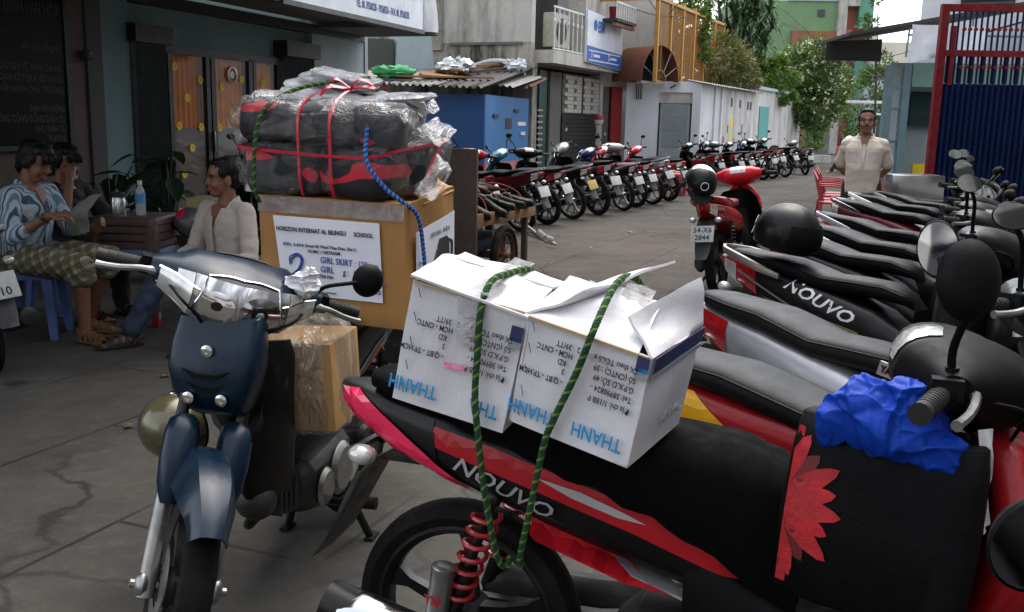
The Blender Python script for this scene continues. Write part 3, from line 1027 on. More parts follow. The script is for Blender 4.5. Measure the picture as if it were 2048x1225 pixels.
def corr(p0, u, v, nw, amp, m, name, parent, th=.004, seed=0):
    """corrugated sheet: corner p0, edge u carries the waves, edge v runs along them"""
    p0, u, v = Vector(p0), Vector(u), Vector(v)
    nr = u.cross(v).normalized()
    k = MB()
    secs = []
    for i in range(nw * 6 + 1):
        t = i / (nw * 6)
        q = p0 + u * t + nr * amp * math.sin(2 * PI * nw * t)
        w = noise.noise(Vector((t * 6, seed, 0))) * .02
        secs.append([q + v * (0 + w), q + v * .5 + nr * .01 * noise.noise(Vector((t * 3, seed, 5))), q + v * (1 + w), q + v * (1 + w) - nr * th, q + v * .5 - nr * th, q + v * w - nr * th])
    k.loft(secs)
    return k.build(name, m, parent, ang=80)
def local(o, p):
    return Matrix.LocRotScale(Vector(o.location), o.rotation_euler, None) @ Vector(p)
# ---------------------------------------------------------------- teal shop house on the left
LO, LA = (-6.9, 2.39, 0), (0, 0, RAD(70.9))
tb = thing('shop_house', 'teal shop house with glass doors behind the seated men', 'house', LO, LA)
bx((8.17, 0, 0), (8.63, 6, 9.0), 'teal_wall', 'pillar', tb)
bx((8.63, .10, 2.17), (12.4, .3, 9.0), 'teal_wall', 'wall', tb)
bx((12.32, .0, 0), (13.86, .3, 9.0), 'pale_teal_wall', 'wall', tb)
bx((13.86, -.02, 0), (13.95, 6, 9.0), 'pale_teal_wall', 'wall', tb)
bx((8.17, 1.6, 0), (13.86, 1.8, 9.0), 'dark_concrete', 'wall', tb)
bx((8.63, -.02, 2.58), (13.86, .09, 2.70), 'dark_metal', 'beam', tb)
bx((8.6, -.12, 2.17), (9.2, .09, 2.36), 'dark_metal', 'shutter_box', tb)
bx((11.5, -.12, 2.22), (12.36, .09, 2.42), 'dark_metal', 'shutter_box', tb)
for k in range(11):
    x0 = 8.64 + k * .048
    MB().poly([(x0, -.02, 0), (x0 + .024, -.06, 0), (x0 + .045, -.02, 0), (x0 + .024, .0, 0)], (0, 0, 2.17)).build('shutter_slat', 'shutter_grey', tb)
for k in range(15):
    x0 = 11.56 + k * .05
    MB().poly([(x0, -.02, 0), (x0 + .025, -.06, 0), (x0 + .047, -.02, 0), (x0 + .025, .0, 0)], (0, 0, 2.22)).build('shutter_slat', 'shutter_grey', tb)
for i, (a, b, z0, z1) in enumerate([(9.17, 9.24, 0, 2.17), (9.27, 9.34, 0, 2.13), (9.95, 10.02, 0, 2.13), (10.05, 10.13, 0, 2.13), (10.82, 10.90, 0, 2.13), (10.92, 10.98, 0, 2.13), (11.47, 11.54, 0, 2.17)]):
    bx((a, .02, z0), (b, .08, z1), 'frame_black', 'door_frame', tb)
bx((9.24, .02, 2.10), (11.47, .08, 2.19), 'frame_black', 'door_frame', tb)
bx((9.24, .02, 0), (11.47, .08, .12), 'frame_black', 'door_frame', tb)
for i, (a, b) in enumerate([(9.34, 9.95), (10.13, 10.82), (10.98, 11.47)]):
    gp = bx((a, .045, .12), (b, .051, 2.10), 'pane_glass', 'glass_pane', tb)
    bx((a, .06, .12), (b, .064, 1.28), 'pane_reflection_grey', 'pane_reflection_sheet', gp)  # grey sheet: reflection in the lower panes put into colour
    cu = MB()
    g_ = []
    for q in range(41):
        t = q / 40
        g_.append([Vector((a + (b - a) * t, .14 + .018 * math.sin(t * 42 + i), z)) for z in (1.22, 2.12)] + [Vector((a + (b - a) * t, .145 + .018 * math.sin(t * 42 + i), z)) for z in (2.12, 1.22)])
    cu.loft(g_)
    cu.build('curtain', 'curtain_orange', tb, ang=80)
MB().box((10.04, .0, 1.12), (.02, .03, .24)).build('door_handle', 'alloy', tb, bevel=.006)
wr = MB()
wr.lathe([(.10, 0), (.10, .015), (.075, .02), (.07, 0)], 28, Matrix.Translation((10.47, .035, 1.92)) @ Matrix.Rotation(PI / 2, 4, 'X'))
wr.lathe([(0, .012), (.045, .012), (.05, 0)], 20, Matrix.Translation((10.47, .038, 1.92)) @ Matrix.Rotation(PI / 2, 4, 'X'))
wr.build('door_emblem', 'alloy', tb)
fl = MB()
for k in range(6):
    a = 2 * PI * k / 6
    fl.lathe([(0, .003), (.021, .003), (.021, 0)], 10, Matrix.Translation((.030 * math.cos(a), 0, .030 * math.sin(a))) @ Matrix.Rotation(PI / 2, 4, 'X'))
fl.lathe([(.012, .004), (.02, .004)], 10, Matrix.Rotation(PI / 2, 4, 'X'))
fm = fl.mesh('flower_sticker')
for x_, z_ in ((9.20, 1.96), (9.40, 1.96), (9.85, 1.83), (9.60, 1.62), (9.44, 1.30), (9.84, 1.29), (9.66, 1.05), (9.5, .75), (10.27, 1.77), (10.68, 1.88), (10.45, 1.45), (10.20, 1.28), (11.15, 1.85), (11.3, 1.55), (9.4, .32)):
    obj('flower_sticker', fm, 'sticker_yellow', tb, Matrix.Translation((x_, .036, z_)))
# canopy over the pavement
bx((3.0, -1.30, 2.74), (13.86, -.02, 2.86), 'soffit', 'canopy', tb)
bx((1.0, -4.6, 2.96), (9.2, -1.28, 3.02), 'corrugated_dark', 'unseen_shade_awning', tb)  # awning out of view, added to darken the shopfront below
bx((3.0, -1.44, 2.62), (9.25, -1.30, 2.95), 'dark_metal', 'fascia', tb)
sg = thing('shop_sign', 'long white shop sign with blue lettering above the glass doors', 'sign', LO, LA)
bx((9.3, -1.45, 2.66), (12.85, -1.31, 3.85), 'sign_white', 'sign_board', sg)
bx((9.28, -1.47, 2.60), (12.87, -1.30, 2.655), 'soffit', 'sign_frame', sg)
SG = Matrix(((1, 0, 0, 0), (0, 0, -1, -1.4525), (0, 1, 0, 0), (0, 0, 0, 1)))
text('TEL: 08. 39260228 - 39260236 - FAX: 08. 39260238', .125, 'sign_ink', sg, SG @ Matrix.Translation((10.92, 2.76, 0)), bold=.003, sx=.56)
text('Q1 - TP.HCM', .14, 'sign_ink', sg, SG @ Matrix.Translation((10.1, 2.80, 0)), bold=.003, sx=.6)
text('ASUS', .20, 'sign_black', sg, SG @ Matrix.Translation((12.22, 3.03, 0)), bold=.006, sx=.85)
text('acer', .20, 'sign_blue', sg, SG @ Matrix.Translation((11.75, 3.03, 0)), bold=.004, sx=.8)
tp = MB()
gr_ = []
for i in range(13):
    row = []
    for j in range(9):
        u, v_ = i / 12, j / 8
        row.append(Vector((12.88 + .85 * u, -1.40 + .10 * u - .05 * math.sin(3 * u + 2 * v_) + .05 * noise.noise(Vector((u * 5, v_ * 4, 1))), 2.64 + 1.3 * v_ + .06 * u)))
    gr_.append(row + [p + Vector((0, .012, 0)) for p in reversed(row)])
tp.loft(gr_)
tag(tp.build('tarpaulin', 'tarp_grey', None, ang=80), 'grey tarpaulin hung at the end of the white shop sign', 'tarpaulin')
bpy.data.objects['tarpaulin'].location, bpy.data.objects['tarpaulin'].rotation_euler = LO, LA
bx((12.4, -1.28, 2.66), (13.84, -.04, 2.735), 'soffit', 'canopy', tb)
# pink neighbour with the dark plaque
ph = thing('pink_house', 'dim pink house at the left edge behind the dark plaque', 'house', LO, LA)
bx((2.0, .0, 0), (7.96, .3, 9.0), 'pink_wall', 'wall', ph)
bx((7.96, -.06, 0), (8.165, .3, 9.0), 'grey_pillar', 'pillar', ph)
bx((7.62, -.03, 0), (7.955, .0, 9.0), 'pink_wall', 'pilaster', ph)
MB().box((7.93, -.09, 1.98), (.12, .08, .09), (.2, 0, .3)).build('wall_lamp', 'dark_metal', ph, bevel=.02)
pq = thing('stone_plaque', 'tall black stone plaque with faint engraved lines at the left edge', 'plaque', LO, LA)
bx((6.0, -.06, 1.12), (7.70, -.005, 3.3), 'granite_black', 'slab', pq)
bx((7.66, -.075, 1.10), (7.72, -.0, 3.3), 'dark_metal', 'frame', pq)
bx((6.0, -.075, 1.07), (7.72, -.0, 1.115), 'dark_metal', 'frame', pq)
PQ = Matrix(((1, 0, 0, 0), (0, 0, -1, -.0615), (0, 1, 0, 0), (0, 0, 0, 1)))
for s_, sz, z_, xa in (('KHU PHỐ VĂN HÓA', .15, 2.08, .62), ('QUÂN BỘT ĐA ĐÌNH VĂN HÓA', .17, 2.30, .52), ('MẶT TRẬN TỔ QUỐC', .08, 1.98, .6), ('- GIỮ GÌN VỆ SINH CHUNG', .085, 1.80, .75), ('- ĐOÀN KẾT GIÚP ĐỠ NHAU', .085, 1.70, .75), ('- CHẤP HÀNH CHỦ TRƯƠNG', .085, 1.60, .75), ('BAN VẬN ĐỘNG', .08, 1.43, .7), ('CUỘC SỐNG CỘNG ĐỒNG DÂN CƯ', .09, 1.33, .68), ('KHU DÂN CƯ', .085, 1.24, .7), ('P6-P.PNL', .085, 1.15, .7)):
    if z_ in (2.08,): continue
    text(s_, sz, 'engraved', pq, PQ @ Matrix.Translation((7.62, z_, 0)), align='RIGHT', sx=xa, bold=.0015)
# unseen houses behind and beside the camera, added to cut down sky fill
hb_ = thing('unseen_rear_house', 'plain grey house across the lane behind the photographer', 'house', (-3, -9.5, 0), (0, 0, RAD(6)))
bx((-9, -6, 0), (12, 0, 8.5), 'old_white', 'wall', hb_)
for k in range(5):
    bx((-7 + 3.6 * k, 0, 1.0), (-5.4 + 3.6 * k, .05, 3.0), 'fan_dark', 'window', hb_)
    bx((-7 + 3.6 * k, 0, 4.4), (-5.4 + 3.6 * k, .05, 6.4), 'fan_dark', 'window', hb_)
hr_ = thing('unseen_side_house', 'grey house along the right side of the lane, beside the gate', 'house', (5.2, 2.0, 0), (0, 0, RAD(-8)))
bx((0, -9, 0), (6, 10.2, 7.5), 'old_white', 'wall', hr_)
for k in range(4):
    bx((-.05, -7 + 4.2 * k, 1.0), (0, -5 + 4.2 * k, 3.2), 'fan_dark', 'window', hr_)
# ---------------------------------------------------------------- blue shack with a junk-laden roof
SO, SA = (-.6, 19.0, 0), (0, 0, RAD(73.3))
sh = thing('blue_shack', 'low blue painted shack with a corrugated roof', 'shack', SO, SA)
bx((0, 0, .62), (.08, 5, 1.93), 'shack_blue', 'wall', sh)
bx((-.004, 0, 0), (.08, 5, .62), 'band_red', 'wall_base', sh)
bx((.08, 0, .62), (3.05, .08, 1.93), 'shack_light_blue', 'wall', sh)
bx((.08, -.004, 0), (3.05, .08, .62), 'band_salmon', 'wall_base', sh)
for i in range(6):
    corr((-.45 + .012 * (i % 2), -.1 + i * .88, 2.04 + .025 * (i % 3)), (0, .95, .02), (3.9, 0, .62), 7, .025, ('corrugated_dark', 'corrugated', 'corrugated', 'rust_sheet', 'corrugated', 'corrugated_dark')[i], 'roof_sheet', sh, seed=i)
corr((.8, -.35, 2.10), (0, 1.2, .1), (2.2, 0, .30), 9, .02, 'corrugated', 'roof_sheet', sh, seed=11)
corr((1.9, -.4, 2.16), (0, 1.0, .1), (1.3, 0, .22), 7, .02, 'rust_sheet', 'roof_sheet', sh, seed=12)
for i, (a, z_) in enumerate(((.5, 1.5), (1.9, 1.62), (2.4, 1.15))):
    bx((a, -.03, z_), (a + .32, -.006, z_ + .07), ('dark_metal', 'dark_metal', 'grill_white')[i], 'wall_bracket', sh)
bx((1.35, -.012, 1.28), (1.75, -.004, 1.5), 'dark_metal', 'vent', sh)
bx((2.2, -.012, 1.35), (2.8, -.004, 1.43), 'grill_white', 'notice', sh)
JR = random.Random(3)
junk = [('roof_board', 'grey_board', (.55, 2.0, 2.29), (1.3, 1.7, .03), (.02, -.16, .2), 'pale grey board lying on the shack roof'),
        ('roof_board', 'plank', (.75, 1.15, 2.33), (.9, .9, .02), (.05, -.12, .5), 'light brown board lying on the shack roof beside the grey board'),
        ('roof_plank', 'plank', (.9, 3.4, 2.42), (.14, 2.2, .04), (0, 0, .25), 'brown plank at the back of the shack roof, nearest to the teal house'),
        ('roof_plank', 'rust_metal', (1.6, .6, 2.45), (1.6, .07, .05), (.1, -.13, -.5), 'thin rusty bar across the shack roof'),
        ('roof_plank', 'plank', (2.4, .9, 2.60), (1.9, .08, .05), (.1, -.13, -.4), 'thin brown plank high on the shack roof near the concrete wall'),
        ('roof_plank', 'plank', (.25, .9, 2.26), (.12, 1.9, .04), (0, 0, .35), 'brown plank along the eave of the shack roof')]
for nm, m, c, d_, e, lb in junk:
    o = MB().box((0, 0, 0), d_).build(nm, m, None, bevel=.006, jit=.015)
    o.location = local(sh, c)
    o.rotation_euler = (e[0], e[1], e[2] + SA[2])
    tag(o, lb, 'board')
def pillow(c, r, seed, p=3.2, lump=.02, n=28, m=18, rot=(0, 0, 0), crease=0.):
    """lumpy folded package"""
    k = MB()
    R = rotm(rot)
    secs = []
    e = lambda q: abs(q) ** (2 / p) * (1 if q >= 0 else -1)
    for j in range(m + 1):
        b = -PI / 2 + PI * j / m
        row = []
        for i in range(n):
            a = 2 * PI * i / n
            q = Vector((r[0] * e(math.cos(b)) * e(math.cos(a)), r[1] * e(math.cos(b)) * e(math.sin(a)), r[2] * e(math.sin(b))))
            s_ = q * 7 + Vector((seed * 3.3, seed, 0))
            q += Vector((q.x / r[0], q.y / r[1], q.z / r[2])) * (lump * noise.noise(s_) + crease * (abs(noise.noise(s_ * 2.4)) - .25))
            row.append(Vector(c) + R @ q)
        secs.append(row)
    return k.loft(secs)
def lump(name, m, pos, r, seed, label, cat, crease=.08):
    o = pillow(Vector((0, 0, 0)), r, seed, 2.4, .06, 30, 16, crease=crease).build(name, m, None, ang=50)
    o.location = pos
    return tag(o, label, cat)
lump('net_bag', 'green_net', local(sh, (.05, 1.9, 2.34)), (.42, .26, .11), 3, 'heap of green plastic netting on the shack roof', 'netting', .12)
lump('foil_heap', 'foil', local(sh, (1.1, 1.0, 2.50)), (.40, .35, .14), 5, 'crumpled silver sheeting on the shack roof', 'sheeting', .2)
lump('white_bundle', 'tarp_white', local(sh, (2.3, .1, 2.60)), (.22, .28, .13), 8, 'white plastic bundle on the shack roof near the pipe', 'bundle', .14)
ad = thing('duct_wall', 'grey sloping metal duct behind the shack roof', 'duct', local(sh, (1.9, 2.2, 2.35)), (0, 0, RAD(20)))
MB().poly([(-.45, 0, 0), (.42, 0, 0), (.33, 0, .85), (-.4, 0, .85)], (0, .8, 0)).build('duct', 'pale_teal_wall', ad)
MB().poly([(-1.9, .25, 0), (-.46, .1, 0), (-.46, .1, .75), (-1.5, .25, .75)], (0, .4, 0)).build('duct_side', 'grey_pillar', ad)
yb = MB().box((0, 0, 0), (.35, .3, .26)).build('yellow_crate', 'sticker_yellow', None, bevel=.05)
yb.location = local(tb, (14.35, .6, 2.32))
tag(yb, 'yellow crate in the gap beside the teal house', 'crate')
bk = MB().box((0, 0, 0), (.45, .4, .5)).box((.05, 0, -.35), (.3, .3, .25)).build('meter_box', 'frame_black', None, bevel=.02)
bk.location, bk.rotation_euler = local(tb, (14.2, .45, 2.73)), LA
tag(bk, 'black box hung on the corner of the teal house', 'box')
pw = MB()
pw.tube(bez([(-.9, 22.3, 2.66), (-.5, 22.05, 2.74), (0, 21.85, 2.66), (.15, 21.8, 2.45), (.2, 21.8, 2.15)], 6), .05, 10)
tag(pw.build('pipe', 'pipe_white', None), 'bent white pipe running over the shack roof', 'pipe')
# ---------------------------------------------------------------- concrete house
KO, KA = (.3, 22.0, 0), (0, 0, RAD(65.5))
kh = thing('concrete_house', 'stained concrete house with a balcony and a dark entrance', 'house', KO, KA)
bx((0, .0, 3.15), (.2, 6, 7), 'clean_concrete', 'wall', kh)
bx((.01, .0, 0), (.2, 6, 3.15), 'stained_concrete', 'wall', kh)
bx((-.04, .2, 3.10), (.0, 2.0, 3.16), 'dark_concrete', 'ledge', kh)
bx((-.06, 2.2, 3.0), (-.0, 6.0, 7), 'stained_concrete', 'wall', kh)
bx((.2, -.45, 2.72), (4.75, .0, 3.0), 'clean_concrete', 'balcony_slab', kh)
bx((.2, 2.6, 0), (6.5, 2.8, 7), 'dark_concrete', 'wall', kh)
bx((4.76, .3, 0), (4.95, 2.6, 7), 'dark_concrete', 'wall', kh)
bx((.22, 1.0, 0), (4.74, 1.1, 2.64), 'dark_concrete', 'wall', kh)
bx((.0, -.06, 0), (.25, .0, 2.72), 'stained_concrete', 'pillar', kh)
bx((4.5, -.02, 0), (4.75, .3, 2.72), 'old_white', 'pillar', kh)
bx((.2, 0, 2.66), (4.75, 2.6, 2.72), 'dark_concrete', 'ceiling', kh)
bx((.205, .9, 3.0), (2.2, 1.0, 7), 'shack_light_blue', 'wall', kh)
bx((2.2, .0, 3.0), (4.75, .3, 7), 'clean_concrete', 'wall', kh)
for k in range(12):
    bx((.32 + .0, -.02, .1 + k * .2), (.36, .9, .16 + k * .2), 'pale_teal_wall', 'louvre_slat', kh) if 0 else bx((.34, -.06 + .0, .25 + k * .13), (.62, .0, .29 + k * .13), 'grey_board', 'louvre_slat', kh)
bx((.64, .05, 0), (.8, .1, 2.6), 'dark_green_sheet', 'door_leaf', kh)
bx((.95, .12, 0), (1.25, .18, 2.6), 'dark_green_sheet', 'door_leaf', kh)
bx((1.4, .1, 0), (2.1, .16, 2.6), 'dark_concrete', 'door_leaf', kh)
# boarded hatch over a dark roller shutter
for r_ in range(9):
    for c_ in range(4):
        bx((2.15 + c_ * .6 + (.18 if r_ % 2 else 0), .02, 1.68 + r_ * .098), (2.72 + c_ * .6 + (.0 if r_ % 2 else 0), .06, 1.768 + r_ * .098), 'brick_paint', 'hatch_board', kh)
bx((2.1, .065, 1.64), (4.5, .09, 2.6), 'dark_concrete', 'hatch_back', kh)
bx((3.28, .0, 1.66), (3.34, .025, 2.58), 'frame_black', 'hatch_bar', kh)
for k in range(16):
    bx((2.1, .05 + .012 * (k % 2), k * .102), (4.5, .09, k * .102 + .095), 'frame_black', 'shutter_slat', kh)
for k in range(7):
    bx((.28 + k * .28, -.43, 3.0), (.30 + k * .28, -.41, 3.9), 'grill_white', 'railing_bar', kh)
    MB().ell((.29 + k * .28, -.42, 3.62), (.03, .03, .06), 8, 6).build('railing_knob', 'grill_white', kh)
bx((.25, -.44, 3.9), (2.2, -.40, 3.94), 'grill_white', 'handrail', kh)
bx((.25, -.44, 3.02), (2.2, -.40, 3.05), 'grill_white', 'handrail', kh)
bx((2.1, -.46, 3.0), (2.18, .0, 6), 'ac_cream', 'corner_post', kh)
ac = thing('air_conditioner', 'cream outdoor air conditioner behind the balcony railing', 'air conditioner', local(kh, (1.15, -.12, 3.1)), KA)
bx((-.45, -.15, 0), (.45, .15, .75), 'ac_cream', 'casing', ac, .02)
MB().lathe([(0, .0), (.27, .0), (.28, .015), (.0, .016)], 24, Matrix.Translation((-.1, -.165, .37)) @ Matrix.Rotation(PI / 2, 4, 'X')).build('fan_grille', 'fan_dark', ac)
bx((-.5, -.16, -.09), (.5, .16, -.01), 'dark_metal', 'bracket', ac)
ks = thing('house_sign', 'white and blue signboard hung on the balcony of the concrete house', 'sign', local(kh, (0, -.52, 0)), KA)
MB().poly([(2.08, 0, 2.86), (4.68, 0, 2.78), (4.68, 0, 3.95), (2.08, 0, 4.05)], (0, .06, 0)).build('sign_board', 'sign_white', ks)
MB().poly([(2.09, -.006, 2.87), (4.67, -.006, 2.79), (4.67, -.006, 3.18), (2.09, -.006, 3.24)], (0, .004, 0)).build('sign_band', 'sign_blue', ks)
KS = Matrix(((1, 0, 0, 0), (0, 0, -1, -.011), (0, 1, 0, 0), (0, 0, 0, 1)))
MB().lathe([(0, .004), (.13, .004), (.13, 0)], 20, Matrix.Translation((2.62, -.004, 3.74)) @ Matrix.Rotation(PI / 2, 4, 'X')).build('sign_logo', 'sign_blue', ks)
text('ESM', .36, 'sign_blue', ks, KS @ Matrix.Translation((2.80, 3.60, 0)), sx=.75, bold=.012)
for x_, s_ in ((2.35, '1'), (3.6, '2')):
    text(s_, .20, 'sign_white', ks, KS @ Matrix.Translation((x_, 2.98, 0)), bold=.01)
    bx((x_ + .16, -.013, 3.0), (x_ + .62, -.008, 3.06), 'sign_white', 'sign_line', ks)
bx((2.2, -.013, 3.12), (4.5, -.008, 3.15), 'sign_white', 'sign_line', ks)
bx((2.2, -.013, 2.90), (4.4, -.008, 2.93), 'sign_white', 'sign_line', ks)
lg = thing('window_ledge', 'dark window ledge with clutter above the house sign', 'ledge', local(kh, (3.6, -.55, 3.88)), KA)
bx((-.5, -.35, 0), (1.0, .1, .07), 'frame_black', 'shelf', lg)
bx((-.45, -.3, -.10), (1.05, -.2, -.02), 'plank', 'beam', lg)
for k in range(9):
    bx((-.5 + k * .18, -.33, .07), (-.47 + k * .18, -.31, .42), 'grill_white', 'grille_bar', lg)
bx((-.5, -.34, .42), (1.0, -.30, .47), 'grill_white', 'grille_rail', lg)
MB().lathe([(0, 0), (.09, 0), (.11, .3), (.1, .31), (0, .31)], 12, Matrix.Translation((-.1, -.1, .07))).build('red_pot', 'gate_red', lg)
# white house with the arched awning
hw = thing('white_house', 'pale plastered house rising behind the arched awning', 'house', (2.3, 26.35, 0), (0, 0, RAD(17)))
bx((0, .1, 2.4), (1.95, 3, 7.5), 'clean_concrete', 'wall', hw)
bx((0, .15, 0), (.22, .5, 2.4), 'dark_concrete', 'pillar', hw)
bx((.26, .05, 0), (.56, .45, 2.4), 'band_red', 'pillar', hw)
bx((.02, .55, 0), (.6, .6, 2.4), 'dark_concrete', 'wall', hw)
aw = thing('arched_awning', 'rusty arched awning with radiating bars', 'awning', (3.12, 26.4, 2.52), (0, 0, RAD(33)))
R_ = .62
k = MB()
sc_ = []
for i in range(17):
    a = PI * i / 16
    c_, s_ = -math.cos(a) * R_, math.sin(a) * R_ * 1.45
    sc_.append([Vector((c_, -1.0, s_)), Vector((c_, .2, s_)), Vector((c_ * .98, .2, s_ * .98)), Vector((c_ * .98, -1.0, s_ * .98))])
k.loft(sc_)
k.build('awning_sheet', 'rust_sheet', aw, ang=60)
MB().poly([(-math.cos(PI * i / 16) * R_ * .96, -.15, math.sin(PI * i / 16) * R_ * 1.4) for i in range(17)], (0, .05, 0)).build('awning_back', 'dark_green_sheet', aw)
for a in (25, 55, 90, 125, 155):
    c_, s_ = math.cos(RAD(a)), math.sin(RAD(a))
    MB().tube([(c_ * .2, -.98, s_ * .28), (c_ * R_ * .97, -.98, s_ * R_ * 1.42)], .012, 6).build('awning_bar', 'alloy', aw)
MB().tube([(.2 * math.cos(PI * i / 10), -.98, .28 * math.sin(PI * i / 10)) for i in range(11)], .014, 6).build('awning_bar', 'alloy', aw)
bx((-.66, -1.03, -.06), (.66, -.95, -.0), 'alloy', 'awning_bar', aw)
MB().tube([(.6, -.95, -.05), (.45, .1, -.55)], .02, 6).build('awning_brace', 'dark_metal', aw)
hg = thing('hanging_ball', 'red and cream ball hanging before the dark shutter', 'ball', (2.05, 24.6, 1.52))
hgm = MB().lathe([(0, -.13), (.09, -.1), (.13, 0)], 20).build('lower_half', 'cream_wall', hg)
MB().lathe([(.13, 0), (.12, .06), (.08, .11), (0, .13)], 20).build('upper_half', 'gate_red', hg)
MB().tube([(0, 0, .12), (0, 0, 1.1)], .006, 5).build('string', 'wire_black', hg)
# ---------------------------------------------------------------- white compound wall
wa = Vector((2.9, 26.3, 0))
ang_f = math.atan2(-.4, 1.9)
wf = thing('compound_wall', 'white compound wall with a grey mesh door, facing the camera', 'wall', wa, (0, 0, ang_f))
bx((0, 0, 0), (.85, .2, 2.55), 'white_plaster', 'wall', wf)
bx((1.72, 0, 0), (1.94, .2, 2.55), 'white_plaster', 'wall', wf)
bx((.85, 0, 2.27), (1.72, .2, 2.55), 'white_plaster', 'wall', wf)
dr = bx((.90, .10, 0), (1.67, .14, 2.0), 'door_grey', 'door', wf)
for z0, z1 in ((.12, .62), (.86, 1.25), (1.28, 1.60), (1.63, 1.94)):
    bx((.96, .085, z0), (1.61, .10, z1), 'panel_mesh', 'door_panel', dr)
bx((.85, .06, 2.0), (1.72, .12, 2.27), 'old_white', 'transom', wf)
bx((.80, .21, 0), (1.80, .26, 2.5), 'dark_concrete', 'backing', wf)
bx((.22, -.03, 2.08), (.42, .0, 2.48), 'dark_metal', 'window_grille', wf)
for k in range(4):
    bx((.23 + k * .055, -.045, 2.08), (.245 + k * .055, -.03, 2.48), 'grill_white', 'grille_bar', wf)
wb0 = wa + Vector((math.cos(ang_f), math.sin(ang_f), 0)) * 1.94
ws = thing('compound_wall', 'long white compound wall running along the lane with tin coping', 'wall', wb0, (0, 0, RAD(64.8)))
bx((0, 0, 0), (6.6, .2, 2.5), 'white_plaster', 'wall', ws)
bx((2.2, -.02, 0), (6.6, .0, 2.48), 'old_white', 'wall_face', ws)
for x_ in (1.35, 2.1):
    bx((x_, -.05, 0), (x_ + .14, .0, 2.5), 'white_plaster', 'pilaster', ws)
corr((-.1, -.25, 2.49), (6.8, 0, .02), (0, .6, .1), 26, .02, 'corrugated', 'coping_sheet', ws)
for k, (x_, z_) in enumerate(((3.3, 2.0), (4.4, 1.98), (5.5, 1.95), (5.9, 1.95))):
    bx((x_, -.04, z_), (x_ + .16, -.02, z_ + .24), 'fan_dark', 'vent', ws)
for x_, z_, w_, h_, m in ((3.0, 1.25, .14, .22, 'plank'), (3.35, 1.4, .3, .3, 'sticker_yellow'), (3.3, .9, .25, .45, 'sticker_yellow'), (2.5, .9, .2, .25, 'band_salmon'), (4.8, 1.2, .2, .3, 'shack_light_blue'), (3.9, .8, .15, .3, 'grey_board')):
    bx((x_, -.026, z_), (x_ + w_, -.022, z_ + h_), m, 'poster_scrap', ws)
wt = thing('side_wall', 'old white wall with a narrow teal door, farther down the lane', 'wall', local(ws, (6.75, 0, 0)), (0, 0, RAD(63)))
bx((0, 0, 0), (7.5, .2, 2.62), 'old_white', 'wall', wt)
bx((.6, -.03, 0), (1.9, .0, 2.1), 'door_teal', 'door', wt)
bx((0, -.1, 2.62), (7.5, .3, 2.72), 'blue_grey_wall', 'coping', wt)
# yellow cage on the compound wall
cg = thing('yellow_cage', 'tall yellow framed netting cage on top of the white wall', 'cage', local(ws, (-1.1, .9, 0)), (0, 0, RAD(64.8)))
for k in range(7):
    x_ = k * 1.15
    zt = 4.55 - .0 * k + (.12 if k in (2, 3) else 0)
    bx((x_, 0, 2.5), (x_ + .09, .09, zt), 'cage_yellow', 'post', cg)
bx((-.05, -.01, 4.5), (7.05, .08, 4.58), 'cage_yellow', 'rail', cg)
bx((-.05, .09, 4.5), (.03, 2.4, 4.58), 'cage_yellow', 'rail', cg)
bx((-.05, .02, 2.5), (7.05, .07, 2.55), 'cage_yellow', 'rail', cg)
bx((.0, 2.35, 2.5), (.09, 2.44, 4.55), 'cage_yellow', 'post', cg)
bx((.02, .04, 2.5), (7.0, .046, 4.55), 'net_brown', 'net', cg)
# gabled sheds behind the cage
sd2 = thing('grey_shed', 'small grey roofed shed behind the yellow cage', 'shed', (4.4, 31.0, 0), (0, 0, RAD(20)))
bx((-1.4, 0, 0), (.6, 2, 3.9), 'old_white', 'wall', sd2)
corr((-1.6, -.3, 3.8), (2.4, 0, 0), (0, 1.6, 1.3), 14, .03, 'corrugated', 'roof_sheet', sd2)
# ---------------------------------------------------------------- right side: gate and shop
gt = thing('sliding_gate', 'tall blue ribbed gate in a red frame on the right', 'gate', (5.68, 13.5, 0), (0, 0, RAD(-4)))
bx((-.05, -.05, .12), (.05, .05, 3.08), 'gate_red', 'frame_post', gt)
bx((.05, -.04, 2.99), (4.5, .04, 3.08), 'gate_red', 'frame_rail', gt)
bx((.05, -.04, 2.41), (4.5, .04, 2.49), 'gate_red', 'frame_rail', gt)
bx((.05, -.04, .12), (4.5, .04, .2), 'gate_red', 'frame_rail', gt)
bx((.11, -.045, 2.03), (.16, .045, 2.80), 'gate_red', 'frame_post', gt)
for k in range(56):
    x_ = .08 + k * .075
    if x_ > 4.2: break
    MB().poly([(x_, 0, .2), (x_ + .02, -.03, .2), (x_ + .05, -.03, .2), (x_ + .07, 0, .2)], (0, 0, 1.85)).build('gate_rib', 'gate_blue', gt)
    bx((x_ + .025, -.012, 2.05), (x_ + .047, .010, 2.99), 'gate_blue', 'gate_bar', gt)
    if k % 1 == 0 and x_ > .18:
        for z_ in (2.27, 2.76):
            MB().lathe([(0, .012), (.026, .012), (.026, -.012), (0, -.012)], 10, Matrix.Translation((x_ + .036, -.02, z_)) @ Matrix.Rotation(PI / 2, 4, 'X')).build('gate_boss', 'gate_red', gt)
    if k % 2 == 0:
        bx((x_ + .0, .012, 2.06), (x_ + .07, .016, 2.45), 'gate_blue', 'gate_sheet', gt)
bx((.06, .02, .2), (4.3, .03, 2.05), 'gate_blue', 'gate_backing', gt)
sp_ = thing('street_shop', 'small teal shop with a green roller shutter behind the red and blue gate', 'shop', (6.25, 17.0, 0), (0, 0, RAD(-3)))
bx((0, -.1, 0), (.12, .06, 2.5), 'shop_teal', 'post', sp_)
bx((.28, -.1, 0), (.40, .06, 2.5), 'shop_teal', 'post', sp_)
